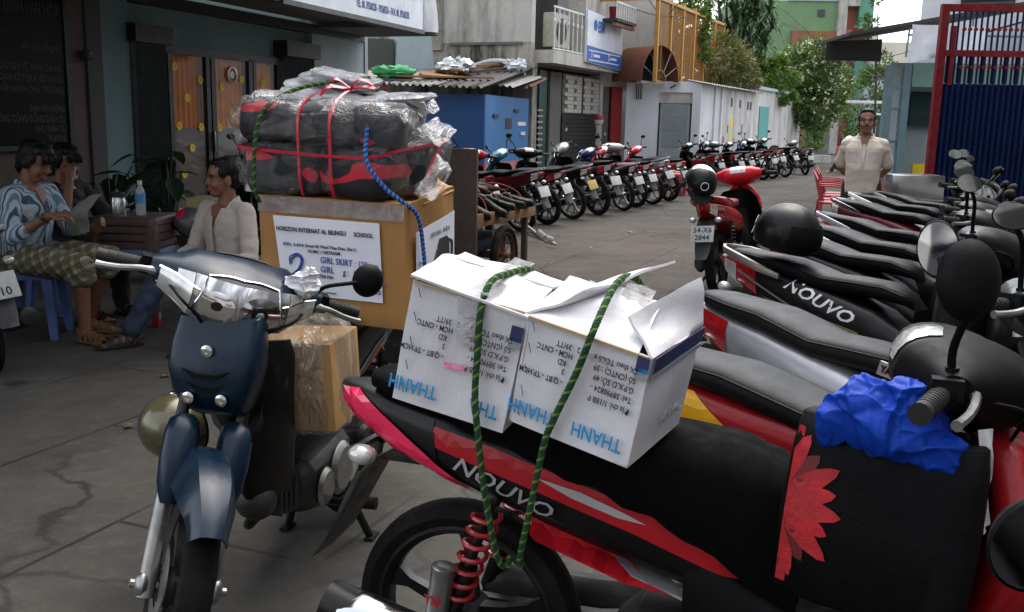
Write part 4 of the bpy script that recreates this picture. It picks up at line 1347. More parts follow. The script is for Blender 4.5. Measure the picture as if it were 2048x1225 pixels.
for z_ in (.6, 1.2, 1.75, 2.1):
    bx((.12, -.06, z_), (.28, .0, z_ + .05), 'shop_teal', 'lattice_bar', sp_)
bx((.45, 0, 2.15), (4, .15, 2.55), 'shutter_green', 'shutter_box', sp_)
for k in range(6):
    bx((.45, .02 + .02 * (k % 2), 2.42 - k * .055), (4, .12, 2.47 - k * .055), 'shutter_green', 'shutter_slat', sp_)
bx((.40, .9, 0), (4, 1.0, 2.6), 'blue_grey_wall', 'wall', sp_)
bx((.35, .06, 0), (.45, 1.0, 2.5), 'pale_teal_wall', 'wall', sp_)
bx((.70, .3, .0), (4, .36, .85), 'sticker_yellow', 'counter', sp_)
bx((.70, .7, 1.5), (1.6, .75, 2.1), 'dark_green_sheet', 'notice_board', sp_)
MB().tube([(.45, .2, 1.55), (1.4, .1, 1.78)], .02, 6).build('brace', 'dark_metal', sp_)
ar = thing('shop_awning', 'dark sheet awning sloping over the small teal shop', 'awning', (6.25, 16.4, 0), (0, 0, RAD(-3)))
MB().poly([(-.85, 0, 2.92), (4.5, -.3, 3.9), (4.5, -.3, 3.98), (-.85, 0, 2.97)], (0, 2.2, 0)).build('awning_sheet', 'corrugated_dark', ar)
MB().poly([(-.9, 1.2, 2.60), (.05, 1.2, 2.60), (.05, 1.2, 2.98), (-.9, 1.2, 2.92)], (0, .06, 0)).build('awning_flap', 'frame_black', ar)
for x_ in (.1, .5, 1.1, 1.9):
    MB().tube([(x_, .05, 2.6 + .0 * x_), (x_ + .02, .05, 3.05 + .17 * x_)], .016, 6).build('strut', 'shop_teal', ar)
MB().tube([(.1, .05, 2.95), (3, .05, 2.95)], .018, 6).build('strut', 'shop_teal', ar)
MB().tube([(.3, .05, 2.7), (2.8, .05, 3.45)], .016, 6).build('strut', 'dull_metal', ar)
hc_ = MB()
rows = []
for i in range(13):
    u = i / 12
    zt = 3.06 - .01 * u
    zb = 2.47 + .12 * u + .05 * math.sin(u * 3)
    row = [Vector((6.2 + 1.15 * u + .02 * math.sin(v_ * 5), 15.9 + .03 * math.sin(u * 9 + v_ * 3), zt + (zb - zt) * v_)) for v_ in [q / 6 for q in range(7)]]
    rows.append(row + [p + Vector((0, .006, 0)) for p in reversed(row)])
hc_.loft(rows)
tag(hc_.build('hanging_cloth', 'tarp_white', None, ang=80), 'white cloth hung under the dark awning on the right', 'cloth')
wb_ = thing('white_building', 'plain white building above the awning on the right', 'building', (7.75, 19.5, 0), (0, 0, RAD(-26)))
bx((.0, 0, 0), (7, 8, 6.5), 'white_plaster', 'wall', wb_)
bx((.68, -.06, 3.72), (1.6, .0, 4.5), 'frame_black', 'window', wb_)
for k in range(6):
    bx((.70, -.1, 3.76 + k * .08), (1.58, -.06, 3.80 + k * .08), 'dull_metal', 'louvre_slat', wb_)
# ---------------------------------------------------------------- far end of the lane
fg = thing('green_building', 'green building with a brick storey at the end of the lane', 'building', (15.2, 58, 0), (0, 0, RAD(-4)))
bx((-3, 0, 0), (3.0, 6, 8.6), 'green_wall', 'wall', fg)
bx((.5, -.2, 0), (3.0, .0, 6.9), 'brick_red', 'wall', fg)
bx((3.0, -.3, 0), (3.5, 5, 9.5), 'clean_concrete', 'pillar', fg)
bx((3.5, .6, 0), (4.2, 5, 9.5), 'band_salmon', 'wall', fg)
bx((3.5, -.2, 6.6), (4.2, .6, 7.0), 'brick_red', 'balcony', fg)
bx((3.5, -.25, 8.3), (4.2, .6, 9.5), 'clean_concrete', 'lintel', fg)
bx((4.2, -.1, 0), (5.0, 5, 9.5), 'mint_wall', 'wall', fg)
bx((.2, -.1, 8.55), (3.0, .2, 8.8), 'blue_grey_wall', 'roof_edge', fg)
bx((1.9, -.05, 7.7), (2.3, .0, 8.1), 'fan_dark', 'window', fg)
for z_ in (7.6, 6.0):
    bx((4.25, -.18, z_), (4.95, -.1, z_ + .1), 'shutter_green', 'ledge', fg)
fe = thing('blue_grey_house', 'blue grey house closing the lane behind the standing man', 'house', (19.5, 56, 0), (0, 0, RAD(-8)))
bx((0, 0, 0), (5, 5, 4.6), 'blue_grey_wall', 'wall', fe)
bx((.4, -.1, 4.6), (2.9, 2, 6.2), 'cream_wall', 'wall', fe)
bx((.8, -.06, 1.0), (1.6, .0, 2.3), 'fan_dark', 'window', fe)
bx((2.1, -.06, .0), (3.0, .0, 2.2), 'fan_dark', 'door', fe)
bx((3.0, -.5, 0), (3.5, .0, 5.4), 'clean_concrete', 'pillar', fe)
ct = thing('cream_tower', 'pale hazy tower block far beyond the lane', 'building', (40, 122, 0), (0, 0, RAD(-15)))
bx((0, 0, 0), (3.4, 8, 13.6), 'cream_wall', 'wall', ct)
bx((.6, 1, 13.6), (2.2, 4, 14.6), 'cream_wall', 'roof_house', ct)
bx((3.4, 1, 0), (4.6, 8, 11.5), 'cream_wall', 'wall', ct)
br = thing('brown_gate_house', 'low house with a brown door below the flowering tree', 'house', (10.9, 42, 0), (0, 0, RAD(8)))
bx((-1.0, .1, 0), (2.6, 2, 2.5), 'dark_concrete', 'wall', br)
bx((.75, -.02, .35), (1.5, .06, 2.0), 'brown_door', 'door', br)
bx((.65, -.04, .3), (.75, .08, 2.1), 'frame_black', 'door_frame', br)
bx((1.5, -.04, .3), (1.6, .08, 2.1), 'frame_black', 'door_frame', br)
bx((-.2, -.6, 0), (2.4, -.1, .32), 'clean_concrete', 'step', br)
# street fittings seen down the lane
for i, (p, d_, lb) in enumerate([((12.9, 37, 2.42), (1.35, .12, .10), 'upper white tube lamp over the lane'), ((13.1, 36.5, 1.98), (1.0, .12, .08), 'lower white tube lamp over the lane')]):
    t = thing('tube_lamp', lb, 'lamp', p)
    MB().box((0, 0, 0), d_).build('tube', 'grill_white', t, bevel=.02)
    MB().box((0, .08, .06), (d_[0] * .2, .05, .2)).build('bracket', 'dull_metal', t)
t = thing('street_lamp', 'boxy white street lamp before the flowering tree', 'lamp', (12.1, 36, 4.1))
MB().box((0, 0, 0), (.55, .4, .26), (.2, .3, 0)).build('lamp_head', 'grill_white', t, bevel=.05)
MB().tube([(.1, 0, -.1), (1.3, -.5, -1.2), (2.3, -1, -1.9)], .02, 6).build('arm', 'dull_metal', t)
fgm = MB().poly([(0, 0, 0), (.42, 0, .05), (.42, 0, .8), (0, 0, .7)], (0, .02, 0))
o = fgm.build('flag', 'gate_red', None)
o.location = (11.95, 36.2, 4.2)
tag(o, 'small red flag at the edge of the flowering tree', 'flag')
for i, pts in enumerate([[(2.2, 25.8, 4.6), (3.4, 26.2, 4.25), (4.4, 26.4, 4.2)], [(3.0, 26, 5.0), (3.5, 26.1, 4.4), (3.75, 26.15, 4.15), (4.2, 26.3, 4.6)], [(10.5, 40, 5.5), (12.5, 36, 4.0), (9.5, 22, 3.4)], [(11, 42, 6.2), (12.6, 36.5, 3.4), (8.0, 18, 3.2)], [(12.8, 40, 4.4), (13.2, 36, 3.2), (13.6, 32, 3.0)]]):
    tag(MB().tube(bez(pts, 8), .012, 5).build('overhead_wire', 'wire_black', None), ['black wire sagging across the pale plastered house', 'looped black wire on the pale plastered house', 'black wire from the flowering tree to the dark awning', 'black wire passing the street lamp towards the right', 'short black wire over the far end of the lane'][i], 'wire')
# ---------------------------------------------------------------- trees
def leafmat(name, col, var=.5):
    m, nt, b = newmat(name)
    gi = N(nt, 'ShaderNodeNewGeometry')
    c = ramp(nt, gi.outputs['Random Per Island'], [(0., tuple(x * (1 - var) for x in col)), (.6, col), (1., tuple(min(1, x * (1 + var)) for x in col))])
    nt.links.new(c, b.inputs['Base Color'])
    b.inputs['Roughness'].default_value = .5
    tl = N(nt, 'ShaderNodeBsdfTranslucent')
    nt.links.new(c, tl.inputs[0])
    ms = N(nt, 'ShaderNodeMixShader', _Fac=.3)
    nt.links.new(b.outputs[0], ms.inputs[1])
    nt.links.new(tl.outputs[0], ms.inputs[2])
    nt.links.new(ms.outputs[0], nt.nodes['Material Output'].inputs['Surface'])
leafmat('leaf_mid', (.09, .16, .03))
leafmat('leaf_bright', (.11, .20, .03))
leafmat('leaf_dark', (.04, .09, .03))
leafmat('leaf_olive', (.12, .13, .03))
mat('petal_white', (.72, .70, .55), .6)
mat('bark', (.09, .07, .05), .9, bmp=.5, bscale=20)
def leaf(k, p, d, L, w, rnd):
    d = d.normalized()
    s_ = d.cross(Vector((rnd.uniform(-1, 1), rnd.uniform(-1, 1), rnd.uniform(-1, 1))))
    if s_.length < 1e-3: s_ = d.orthogonal()
    s_.normalize()
    n_ = d.cross(s_)
    q = p + d * L * .5
    k.add([p, q + s_ * w / 2 + n_ * L * .06, p + d * L - n_ * L * .08, q - s_ * w / 2 + n_ * L * .06], [(0, 1, 2, 3)])
def crown(clumps, n, L, w, seed, droop=.0):
    """leaf blades gathered in uneven clumps"""
    rnd = random.Random(seed)
    k = MB()
    tot = sum(r[0] * r[1] + r[2] * r[0] for c, r in clumps)
    for c, r in clumps:
        m = int(n * (r[0] * r[1] + r[2] * r[0]) / tot)
        subs = []
        for _ in range(max(4, m // 45)):
            u = Vector((rnd.gauss(0, 1), rnd.gauss(0, 1), rnd.gauss(0, 1))).normalized() * rnd.uniform(.45, 1) ** .5
            subs.append((Vector(c) + Vector((u.x * r[0], u.y * r[1], u.z * r[2])), rnd.uniform(.18, .36) * min(r)))
        for i in range(m):
            sc, sr = subs[i % len(subs)]
            u = Vector((rnd.gauss(0, 1), rnd.gauss(0, 1), rnd.gauss(0, 1))) * .6
            p = sc + u * sr
            d = (p - Vector(c)) * .8 + u * .5 + Vector((0, 0, -droop))
            leaf(k, p, d, L * rnd.uniform(.6, 1.3), w * rnd.uniform(.7, 1.2), rnd)
    return k
def tree(name, label, base, trunk_pts, r0, clumps, n, L, w, m, seed, droop=0, flowers=0):
    t = thing(name, label, 'tree', base)
    b = Vector(base)
    k = MB()
    P = bez([Vector(p) for p in trunk_pts], 5)
    k.tube(P, [r0 * (1 - .65 * i / (len(P) - 1)) for i in range(len(P))], 8)
    rnd = random.Random(seed)
    top = P[-1]
    for c, r in clumps:
        s_ = P[rnd.randrange(len(P) // 2, len(P))]
        c = Vector(c)
        mid = s_.lerp(c, .5) + Vector((rnd.uniform(-.1, .1), rnd.uniform(-.1, .1), .05))
        k.tube(bez([s_, mid, c], 4), [r0 * .4] * 4 + [r0 * .25] * 4 + [r0 * .12], 6)
    k.build('trunk', 'bark', t)
    crown(clumps, n, L, w, seed, droop).build('crown', m, t, ang=180)
    if flowers:
        fk = MB()
        for _ in range(flowers):
            c, r = clumps[rnd.randrange(len(clumps))]
            u = Vector((rnd.gauss(0, 1), rnd.gauss(-.7, .8), rnd.gauss(.35, .8))).normalized()
            p = Vector(c) + Vector((u.x * r[0], u.y * r[1], u.z * r[2])) * rnd.uniform(.9, 1.05)
            for _ in range(6):
                leaf(fk, p + Vector((rnd.uniform(-.05, .05), rnd.uniform(-.05, .05), rnd.uniform(-.05, .05))), Vector((rnd.uniform(-1, 1), rnd.uniform(-1.2, .4), rnd.uniform(-.4, 1))), .09, .07, rnd)
        fk.build('blossom', 'petal_white', t, ang=180)
        t.children[-1]['kind'] = 'stuff'
    return t
tree('flowering_tree', 'bushy tree with small white blossoms over the lane', (10.6, 38, 0), [(0, 0, 0), (.15, 0, .6), (.0, 0, 1.3), (.4, 0, 2.2)], .11,
     [((.55, 0, 3.6), (1.2, .9, 1.1)), ((-.3, -.2, 3.4), (.9, .8, .9)), ((1.35, -.1, 3.0), (.8, .7, .95)), ((.6, -.3, 4.2), (.8, .7, .5)), ((.4, -.4, 2.4), (1.2, .7, .7)), ((.9, 0, 2.0), (.8, .6, .6)), ((-.2, 0, 2.3), (.6, .6, .6))], 15000, .13, .07, 'leaf_mid', 4, .1, 230)
tree('layered_tree', 'light green layered tree leaning over the white wall', (8.3, 35.2, 0), [(0, 0, 0), (.1, 0, 1.2), (.0, 0, 2.4), (.3, -.1, 3.2)], .09,
     [((.3, 0, 3.6), (1.0, .8, .28)), ((.6, -.2, 3.15), (1.1, .8, .28)), ((.1, -.1, 2.75), (.9, .8, .28)), ((.9, 0, 2.5), (.7, .6, .25)), ((-.5, 0, 3.3), (.6, .6, .3))], 8500, .14, .07, 'leaf_bright', 6)
tree('vine_shrub', 'tangled vine climbing inside the yellow cage', (6.0, 31.2, 0), [(0, 0, 0), (.1, 0, 1.5), (-.2, 0, 2.8)], .06,
     [((-1.2, -1.6, 3.9), (.7, .7, .8)), ((-.9, -1.0, 3.2), (.9, .8, .7)), ((.1, -.1, 3.3), (1.0, .8, .8)), ((.9, .9, 3.1), (.9, .9, .6)), ((1.4, 2.0, 3.0), (.8, .9, .7))], 9000, .14, .08, 'leaf_olive', 8, .2)
tree('cage_tree', 'bright green tree at the left end of the yellow cage', (4.9, 29.4, 0), [(0, 0, 0), (0, 0, 1.5), (.1, 0, 3.3)], .07,
     [((.1, 0, 4.3), (.55, .6, .7)), ((.2, 0, 3.5), (.5, .5, .5)), ((-.5, -.4, 3.0), (.35, .4, .3)), ((.35, .2, 5.0), (.6, .6, .5))], 3200, .14, .08, 'leaf_bright', 9)
# dracaena with rosettes of long blades
t = thing('dracaena_tree', 'tall dark dracaena with rosettes of strap leaves behind the cage', 'tree', (7.3, 34.6, 0))
k = MB()
lk = MB()
rnd = random.Random(12)
tips = [(-.8, 0, 5.3), (-.2, .1, 5.7), (.4, -.1, 5.2), (.8, .1, 5.6), (0, 0, 4.6), (.6, -.2, 4.4), (1.0, .1, 4.7), (-.5, -.1, 4.7), (.3, 0, 3.9), (-1.0, .1, 5.8), (.2, 0, 6.2), (.9, 0, 6.1), (1.3, 0, 5.4), (1.2, .1, 4.2), (.0, -.2, 5.2), (-.3, 0, 4.2), (.5, 0, 5.6), (.8, -.2, 5.1), (.2, .1, 4.9), (1.4, 0, 4.8), (-.7, 0, 6.3), (.55, 0, 3.6)]
for x_, y_, z_ in tips:
    k.tube(bez([(0, 0, 0), (.05, 0, 2.2), (x_ * .6, y_, z_ - 1.0), (x_, y_, z_)], 4), [.12, .11, .11, .1, .09, .08, .07, .06, .05, .045, .04, .035, .03], 6)
    for q in range(60):
        a = rnd.uniform(0, 2 * PI)
        el = rnd.uniform(-.5, 1.3)
        d = Vector((math.cos(a) * math.cos(el), math.sin(a) * math.cos(el), math.sin(el)))
        L = rnd.uniform(.45, .75)
        s_ = d.cross(Vector((0, 0, 1))).normalized() * .036
        p0 = Vector((x_, y_, z_)) + Vector((0, 0, rnd.uniform(-.15, .1)))
        p1 = p0 + d * L * .55
        p2 = p0 + d * L - Vector((0, 0, .28 * L * (1.2 - el * .5)))
        lk.add([p0 - s_ * .5, p0 + s_ * .5, p1 + s_, p2, p1 - s_], [(0, 1, 2, 4), (4, 2, 3)])
k.build('trunk', 'bark', t)
lk.build('crown', 'leaf_dark', t, ang=180)
tree('far_tree', 'dark green tree far down the lane beside the white building', (15.3, 44, 0), [(0, 0, 0), (.1, 0, 1.0), (0, 0, 2.0)], .1,
     [((0, 0, 2.6), (.9, .9, .9)), ((.5, 0, 3.4), (.7, .7, .7)), ((-.3, 0, 1.6), (.6, .6, .6)), ((.8, 0, 4.2), (.5, .5, .6))], 2600, .18, .1, 'leaf_mid', 15)
tree('roof_plant', 'thin shrub peeking over the awning against the sky', (7.55, 20.8, 0), [(0, 0, 0), (-.1, 0, 2.6), (-.35, 0, 3.3)], .03,
     [((-.45, -.3, 3.45), (.22, .22, .22)), ((-.3, -.3, 3.9), (.16, .2, .3)), ((-.6, -.2, 3.2), (.2, .2, .15))], 500, .10, .05, 'leaf_mid', 19)
tree('porch_shrub', 'small bright shrub beside the brown door', (12.3, 41, 0), [(0, 0, 0), (0, 0, .6)], .04, [((0, 0, .9), (.45, .4, .5)), ((.3, 0, 1.4), (.35, .3, .4))], 900, .14, .08, 'leaf_bright', 21)
# ---------------------------------------------------------------- motorbikes
paint('green_black_paint', (.018, .03, .028), .3)
paint('gold_graphic', (.30, .22, .11), .3, .4)
paint('yellow_graphic', (.75, .38, .01), .3)
paint('orange_graphic', (.75, .14, .02), .3)
paint('teal_graphic', (.12, .25, .25), .3)
paint('silver_graphic', (.48, .48, .5), .3, .6)
paint('white_graphic', (.75, .75, .75), .3)
paint('red_graphic', (.42, .008, .016), .25)
paint('bronze_silver', (.3, .28, .24), .3, .7)
def place(root, xy, yaw, lean=0, pitch=0, z=0):
    root.location = (xy[0], xy[1], z)
    root.rotation_euler = (RAD(lean), RAD(pitch), RAD(yaw))
    return root
def plate_text(Q, l1, l2):
    M = Matrix.Translation((-.435, 0, .56)) @ Matrix.Rotation(RAD(24), 4, 'Y') @ Matrix(((0, 0, -1, -.0026), (-1, 0, 0, 0), (0, 1, 0, 0), (0, 0, 0, 1)))
    if l1: text(l1, .062, 'plate_ink', Q['plate'], M @ Matrix.Translation((0, .012, 0)), align='CENTER', bold=.0012)
    text(l2, .062, 'plate_ink', Q['plate'], M @ Matrix.Translation((0, -.052, 0)), align='CENTER', bold=.0012)
# the red and black bike that carries the white cartons
mat('mesh_cover', (.003, .0033, .0033), .9, bmp=.5, bscale=160, IOR=1.15)
nt = MATS['mesh_cover'].node_tree
_b = nt.nodes['Principled BSDF']
_v = tc(nt, 'Object', (1, 1, 1), (0, 0, .78))
_k = N(nt, 'ShaderNodeTexChecker', _Scale=230.)
nt.links.new(_v, _k.inputs['Vector'])
bump(nt, _b, _k.outputs['Fac'], .8, .004)
nb, Q = bike('motorbike', 'nouvo', 2, False, False, {1: 53, -1: -70}, -.10, dict(body='black_paint', front='red_paint', fender='red_paint', cowl='black_plastic', seat='mesh_cover', spring='red_spring', tail='black_paint', rim='black_metal'),
             'red and black motorbike in the foreground carrying two white cartons', rail=False, plate=None)
place(nb, (.0, 2.08), -21.4, -1.5, .5)
for o in list(nb.children_recursive):
    if o.name.startswith('turn_signal_lens'):
        bpy.data.objects.remove(o)
bv = bvh_of(Q['body'])
decal([[(-.22, .77), (0, .735), (.2, .69), (.34, .655), (.46, .60), (.56, .53), (.5, .545), (.32, .605), (.1, .66), (-.15, .715)]], bv, -1, 'red_graphic', 'red_stripe', Q['body_o'])
decal([[(-.30, .715), (0, .618), (.25, .535), (.5, .462), (.5, .455), (.25, .527), (0, .610), (-.30, .707)]], bv, -1, 'silver_graphic', 'silver_line', Q['body_o'], .004)
decal([[(.10, .69), (.2, .675), (.3, .645), (.34, .63), (.28, .635), (.18, .66)]], bv, -1, 'silver_graphic', 'silver_wedge', Q['body_o'], .005)
decal([[(.05, .59), (.2, .55), (.4, .485), (.3, .49), (.1, .545)]], bv, -1, 'red_graphic', 'red_stripe', Q['body_o'], .003)
decal([[(-.425, .80), (-.37, .805), (-.28, .76), (-.15, .685), (-.03, .615), (-.16, .64), (-.3, .695), (-.42, .76)]], bv, -1, 'pink_lens', 'tail_light', Q['body_o'], .009, 3)
decal_text('NOUVO', .05, bv, -1, -.10, .675, RAD(-17.5), 'silver_graphic', 'emblem', Q['body_o'], .0055, .0005, 1.3, .3)
# black mesh cover drooping over the flanks of the seat
ZL = [(-.12, .80), (0, .757), (.2, .702), (.34, .66), (.46, .605), (.58, .53), (.66, .48)]
sc_t = []
for i in range(25):
    x_ = -.12 + .76 * i / 24
    zt = lerp([(-.12, .862), (-.02, .848), (.08, .828), (.2, .803), (.34, .802), (.48, .795), (.57, .77), (.64, .735)], x_)
    zl = lerp(ZL, x_) + .004 * math.sin(x_ * 60)
    hw = lerp([(-.12, .118), (.1, .13), (.35, .135), (.5, .125), (.64, .10)], x_)
    pr = [(0, zt + .006), (hw * .55, zt + .003), (hw * .85, zt - .012), (hw + .004, zt - .04), (hw + .016, (zt + zl) / 2 - .01), (hw + .020, zl)]
    out_ = [(-a_, b_) for a_, b_ in reversed(pr[1:])] + pr
    inn = [(a_ * .965, b_ - .005) for a_, b_ in reversed(out_)]
    sc_t.append([Vector((x_, a_, b_)) for a_, b_ in out_ + inn])
MB().loft(sc_t).build('seat_cover', 'mesh_cover', nb, ang=70)
# piggyback shock absorber
ym = MB()
a = Vector((-.11, -.16, .33))
ym.tube([a, a + Vector((.015, 0, .11)), a + Vector((.016, 0, .115)), a + Vector((.018, 0, .135)), a + Vector((.0185, 0, .138))], [.026, .026, .028, .028, .022], 20)
yo = ym.build('shock_reservoir', 'alloy', nb)
M0 = Matrix.Translation(a + Vector((.004, -.027, .055))) @ Matrix.Rotation(PI / 2, 4, 'X') @ Matrix.Rotation(RAD(-8), 4, 'Z')
text('YSS', .026, 'red_spring', yo, M0, align='CENTER', bold=.001)
MB().tube([a, Vector((-.09, -.13, .30))], .012, 8).build('shock_hose', 'black_metal', nb)
# dark navy bike with the tall load
paint('fender_navy', (.004, .018, .038), .25)
wb, QW = bike('motorbike', 'wave', 36, False, True, None, 0., dict(body='black_paint', front='navy_paint', fender='navy_paint', cowl='navy_paint', shield='black_paint', rim='dull_metal', seat='seat_vinyl', fork='alloy'),
              'dark navy motorbike facing the camera, loaded with a brown carton and wrapped bags', mirrors=(1,), rail=False, stand='centre', plate=None)
place(wb, (-.575, 3.42), -101, -1, 0)
fcv = QW['front_cover']
for z, y in ((.84, 0), (.72, .045), (.72, -.045)):
    b_ = MB()
    xf = 1.045 if z > .8 else 1.058
    b_.lathe([(.016, -.004), (.016, .002), (.012, .004), (.006, .0045), (.005, .002), (0, .002)], 16, Matrix.Translation((xf + (.018 if z < .8 else .014), y, z)) @ Matrix.Rotation(PI / 2, 4, 'Y'))
    b_.build('cover_bolt', 'chrome', fcv)
for z, w in ((.79, .065), (.755, .05)):
    g_ = MB()
    g_.poly([(1.070, w, z + .004), (1.074, w * .4, z - .008), (1.074, -w * .4, z - .008), (1.070, -w, z + .004), (1.074, -w * .5, z - .019), (1.074, w * .5, z - .019)], (-.03, 0, 0))
    g_.build('air_slot', 'black_plastic', fcv)
bv = bvh_of(QW['body'])
decal([[(-.05, .60), (.1, .585), (.3, .54), (.32, .60), (.15, .66), (0, .685)]], bv, 1, 'teal_graphic', 'side_graphic', QW['body_o'])
decal([[(.0, .615), (.13, .60), (.24, .565), (.26, .60), (.12, .645), (.03, .665)]], bv, 1, 'orange_graphic', 'side_graphic', QW['body_o'], .005)
# the parked row on the right
GR = 'motorbikes parked in the row on the right'
b2, Q2 = bike('motorbike', 'wave', 10, True, False, None, 0., dict(body='red_paint', front='red_paint', fender='red_paint', cowl='black_paint', seat='grey_seat_vinyl', rim='alloy'),
              'red and silver motorbike with yellow flame graphics, right behind the white cartons', GR, rail=False)
place(b2, (.57, 2.33), -44, -3)
bv = bvh_of(Q2['body'])
decal([[(-.3, .75), (0, .70), (.3, .63), (.5, .55), (.45, .50), (.2, .56), (-.05, .63), (-.25, .71)]], bv, -1, 'silver_graphic', 'silver_panel', Q2['body_o'])
decal([[(-.28, .775), (-.1, .765), (.02, .70), (.12, .70), (.22, .645), (.44, .57), (.2, .62), (.13, .635), (.08, .655), (-.02, .665), (-.05, .69), (-.15, .70), (-.2, .73)],
       [(-.2, .68), (.0, .635), (.22, .58), (.46, .50), (.25, .555), (0, .60), (-.2, .665)]], bv, -1, 'yellow_graphic', 'flame_graphic', Q2['body_o'], .005)
decal([[(.02, .66), (.16, .60), (.3, .56), (.14, .585)], [(.18, .665), (.3, .60), (.42, .56), (.28, .59)], [(-.1, .62), (.05, .58), (.12, .555), (-.02, .59)]], bv, -1, 'black_paint', 'black_spike', Q2['body_o'], .006)
b3, Q3 = bike('motorbike', 'nouvo', 12, True, False, None, 0., dict(body='silver_paint', front='green_black_paint', fender='black_paint', cowl='green_black_paint', seat='grey_seat_vinyl', rim='alloy'),
              'motorbike with bright silver side panel and long grey seat, third in the right row', GR, rail=False)
place(b3, (.86, 3.12), -58, -3)
b4, Q4 = bike('motorbike', 'nouvo', 12, True, False, None, 0., dict(body='black_paint', front='black_paint', fender='black_paint', cowl='black_paint', railm='bronze_silver', tail='red_lens'),
              'black motorbike with bronze side graphics and a black helmet on its seat', GR)
place(b4, (1.26, 4.38), -53, -4)
ym_ = MB().poly([(.46, -.112, .735), (.60, -.085, .715), (.595, -.085, .752), (.47, -.112, .775)], (0, -.006, 0)).build('tank_badge', 'silver_graphic', b3)
text('YAMAHA', .030, 'black_paint', ym_, Matrix.Translation((.472, -.1195, .744)) @ Matrix.Rotation(RAD(9), 4, 'Z') @ Matrix.Rotation(RAD(9), 4, 'Y') @ Matrix.Rotation(PI / 2, 4, 'X'), bold=.0008, sx=.85)
bv = bvh_of(Q4['body'])
decal([[(-.1, .655), (.1, .625), (.3, .60), (.42, .58), (.5, .50), (.4, .47), (.2, .52), (.05, .575)]], bv, -1, 'gold_graphic', 'bronze_graphic', Q4['body_o'])
decal([[(-.3, .77), (-.1, .70), (.1, .63), (.2, .57), (.2, .562), (.1, .62), (-.1, .69), (-.3, .755)]], bv, -1, 'bronze_silver', 'bronze_graphic', Q4['body_o'], .004)
decal([[(.12, .585), (.2, .60), (.28, .57), (.27, .53), (.2, .535), (.15, .56), (.22, .575), (.25, .555), (.19, .55)]], bv, -1, 'black_paint', 'swirl', Q4['body_o'], .005)
decal_text('NOUVO', .075, bv, -1, .02, .715, RAD(-17), 'white_graphic', 'emblem', Q4['body_o'], .004, .0015, 1.35, .3)
# prototypes for plain repeats
PA, QA = bike('motorbike', 'nouvo', 14, True, False, None, 0., {}, 'x', GR)
PB, QB = bike('motorbike', 'wave', 14, True, False, None, 0., dict(rim='alloy', railm='white_graphic'), 'x', GR)
def more(proto, xy, yaw, lean, label, group, over, skip=()):
    if proto.name in _fresh:
        _fresh.discard(proto.name)
        place(proto, xy, yaw, lean)
        proto['label'] = label
        if group: proto['group'] = group
        repaint(proto, over)
        return proto
    o = clone(proto, (xy[0], xy[1], 0), (RAD(lean), 0, RAD(yaw)), label, group, over, skip=skip)
    q = random.uniform(.95, 1.05)
    o.scale = (q * random.uniform(.97, 1.04), q, q)
    return o
place(PA, (1.60, 5.15), -56, -5)
PA['label'] = 'black motorbike parked just beyond the helmet, with dark grab rail'
PA['group'] = GR
PC, QC2 = bike('motorbike', 'wave', -24, False, False, None, 0., dict(rim='alloy'), 'parked motorbike with turned front wheel', GR, mirrors=(1,))
PD, QD2 = bike('motorbike', 'nouvo', 34, False, False, None, 0., {}, 'parked motorbike with turned front wheel', GR, rail=False)
_fresh = {PC.name, PD.name}
def repaint(o, over):
    k = o.name.split('.')[0]
    if k in over and o.type == 'MESH':
        o.material_slots[0].link = 'OBJECT'
        o.material_slots[0].material = M_(over[k])
    for c in o.children:
        repaint(c, over)
def ov(body, front=None, seat='seat_vinyl', rail='silver_paint', **k):
    front = front or body
    d = dict(side_panel=body, front_cover=front, front_fender=front, handlebar_cowl=front, seat=seat, seam=seat, grab_rail=rail)
    d.update(k)
    return d
place(PB, (1.92, 5.75), -60, -5)
PB['label'] = 'black motorbike with a bright white grab rail beside its seat'
more(PA, (2.32, 6.6), -60, -6, 'dark motorbike with a pale grey tail, in the middle of the right row', GR, ov('grey_paint', 'black_paint', 'seat_vinyl', 'silver_graphic'))
more(PB, (2.78, 7.7), -62, -5, 'maroon motorbike with a chrome grab rail, near the red chairs', GR, ov('maroon_paint', 'black_paint', 'seat_vinyl', 'chrome'))
more(PA, (3.2, 8.55), -62, -6, 'silver motorbike with an orange tail lamp, in front of the standing man', GR, ov('silver_paint', 'black_paint', 'seat_vinyl', 'white_graphic', turn_signal_lens='amber_lens'))
more(PB, (3.75, 9.5), -64, -5, 'dark blue motorbike at the far end of the right row, by the steel box', GR, ov('dark_blue_paint', 'black_paint', 'seat_vinyl', 'silver_paint'))
# red bike standing alone in the lane
rb, QR = bike('motorbike', 'nouvo', 8, False, False, None, 0., dict(body='red_paint', front='bright_red_paint', fender='red_paint', cowl='bright_red_paint', seat='red_seat_vinyl', rim='black_metal', railm='red_paint'),
              'red scooter standing alone in the lane, its rear number plate towards the camera')
place(rb, (1.77, 8.28), 64, -5)
plate_text(QR, '54-X6', '2844')
# bike at the left edge
le, QL = bike('motorbike', 'nouvo', 10, False, False, None, 0., dict(body='grey_paint', front='grey_paint', rim='black_metal'), 'dark motorbike cut off by the left edge, white number plate showing')
place(le, (-2.86, 5.16), 137, -6)
plate_text(QL, '', '   10')
# red bike seen only by its mirror at the lower right corner
cr_, QC_ = bike('motorbike', 'wave', 0, False, True, None, 0., dict(body='black_paint'), 'dark motorbike at the lower right corner, only its round mirror showing', mirrors=(1,), plate=None)
place(cr_, (.815, -.06), 91, 0)
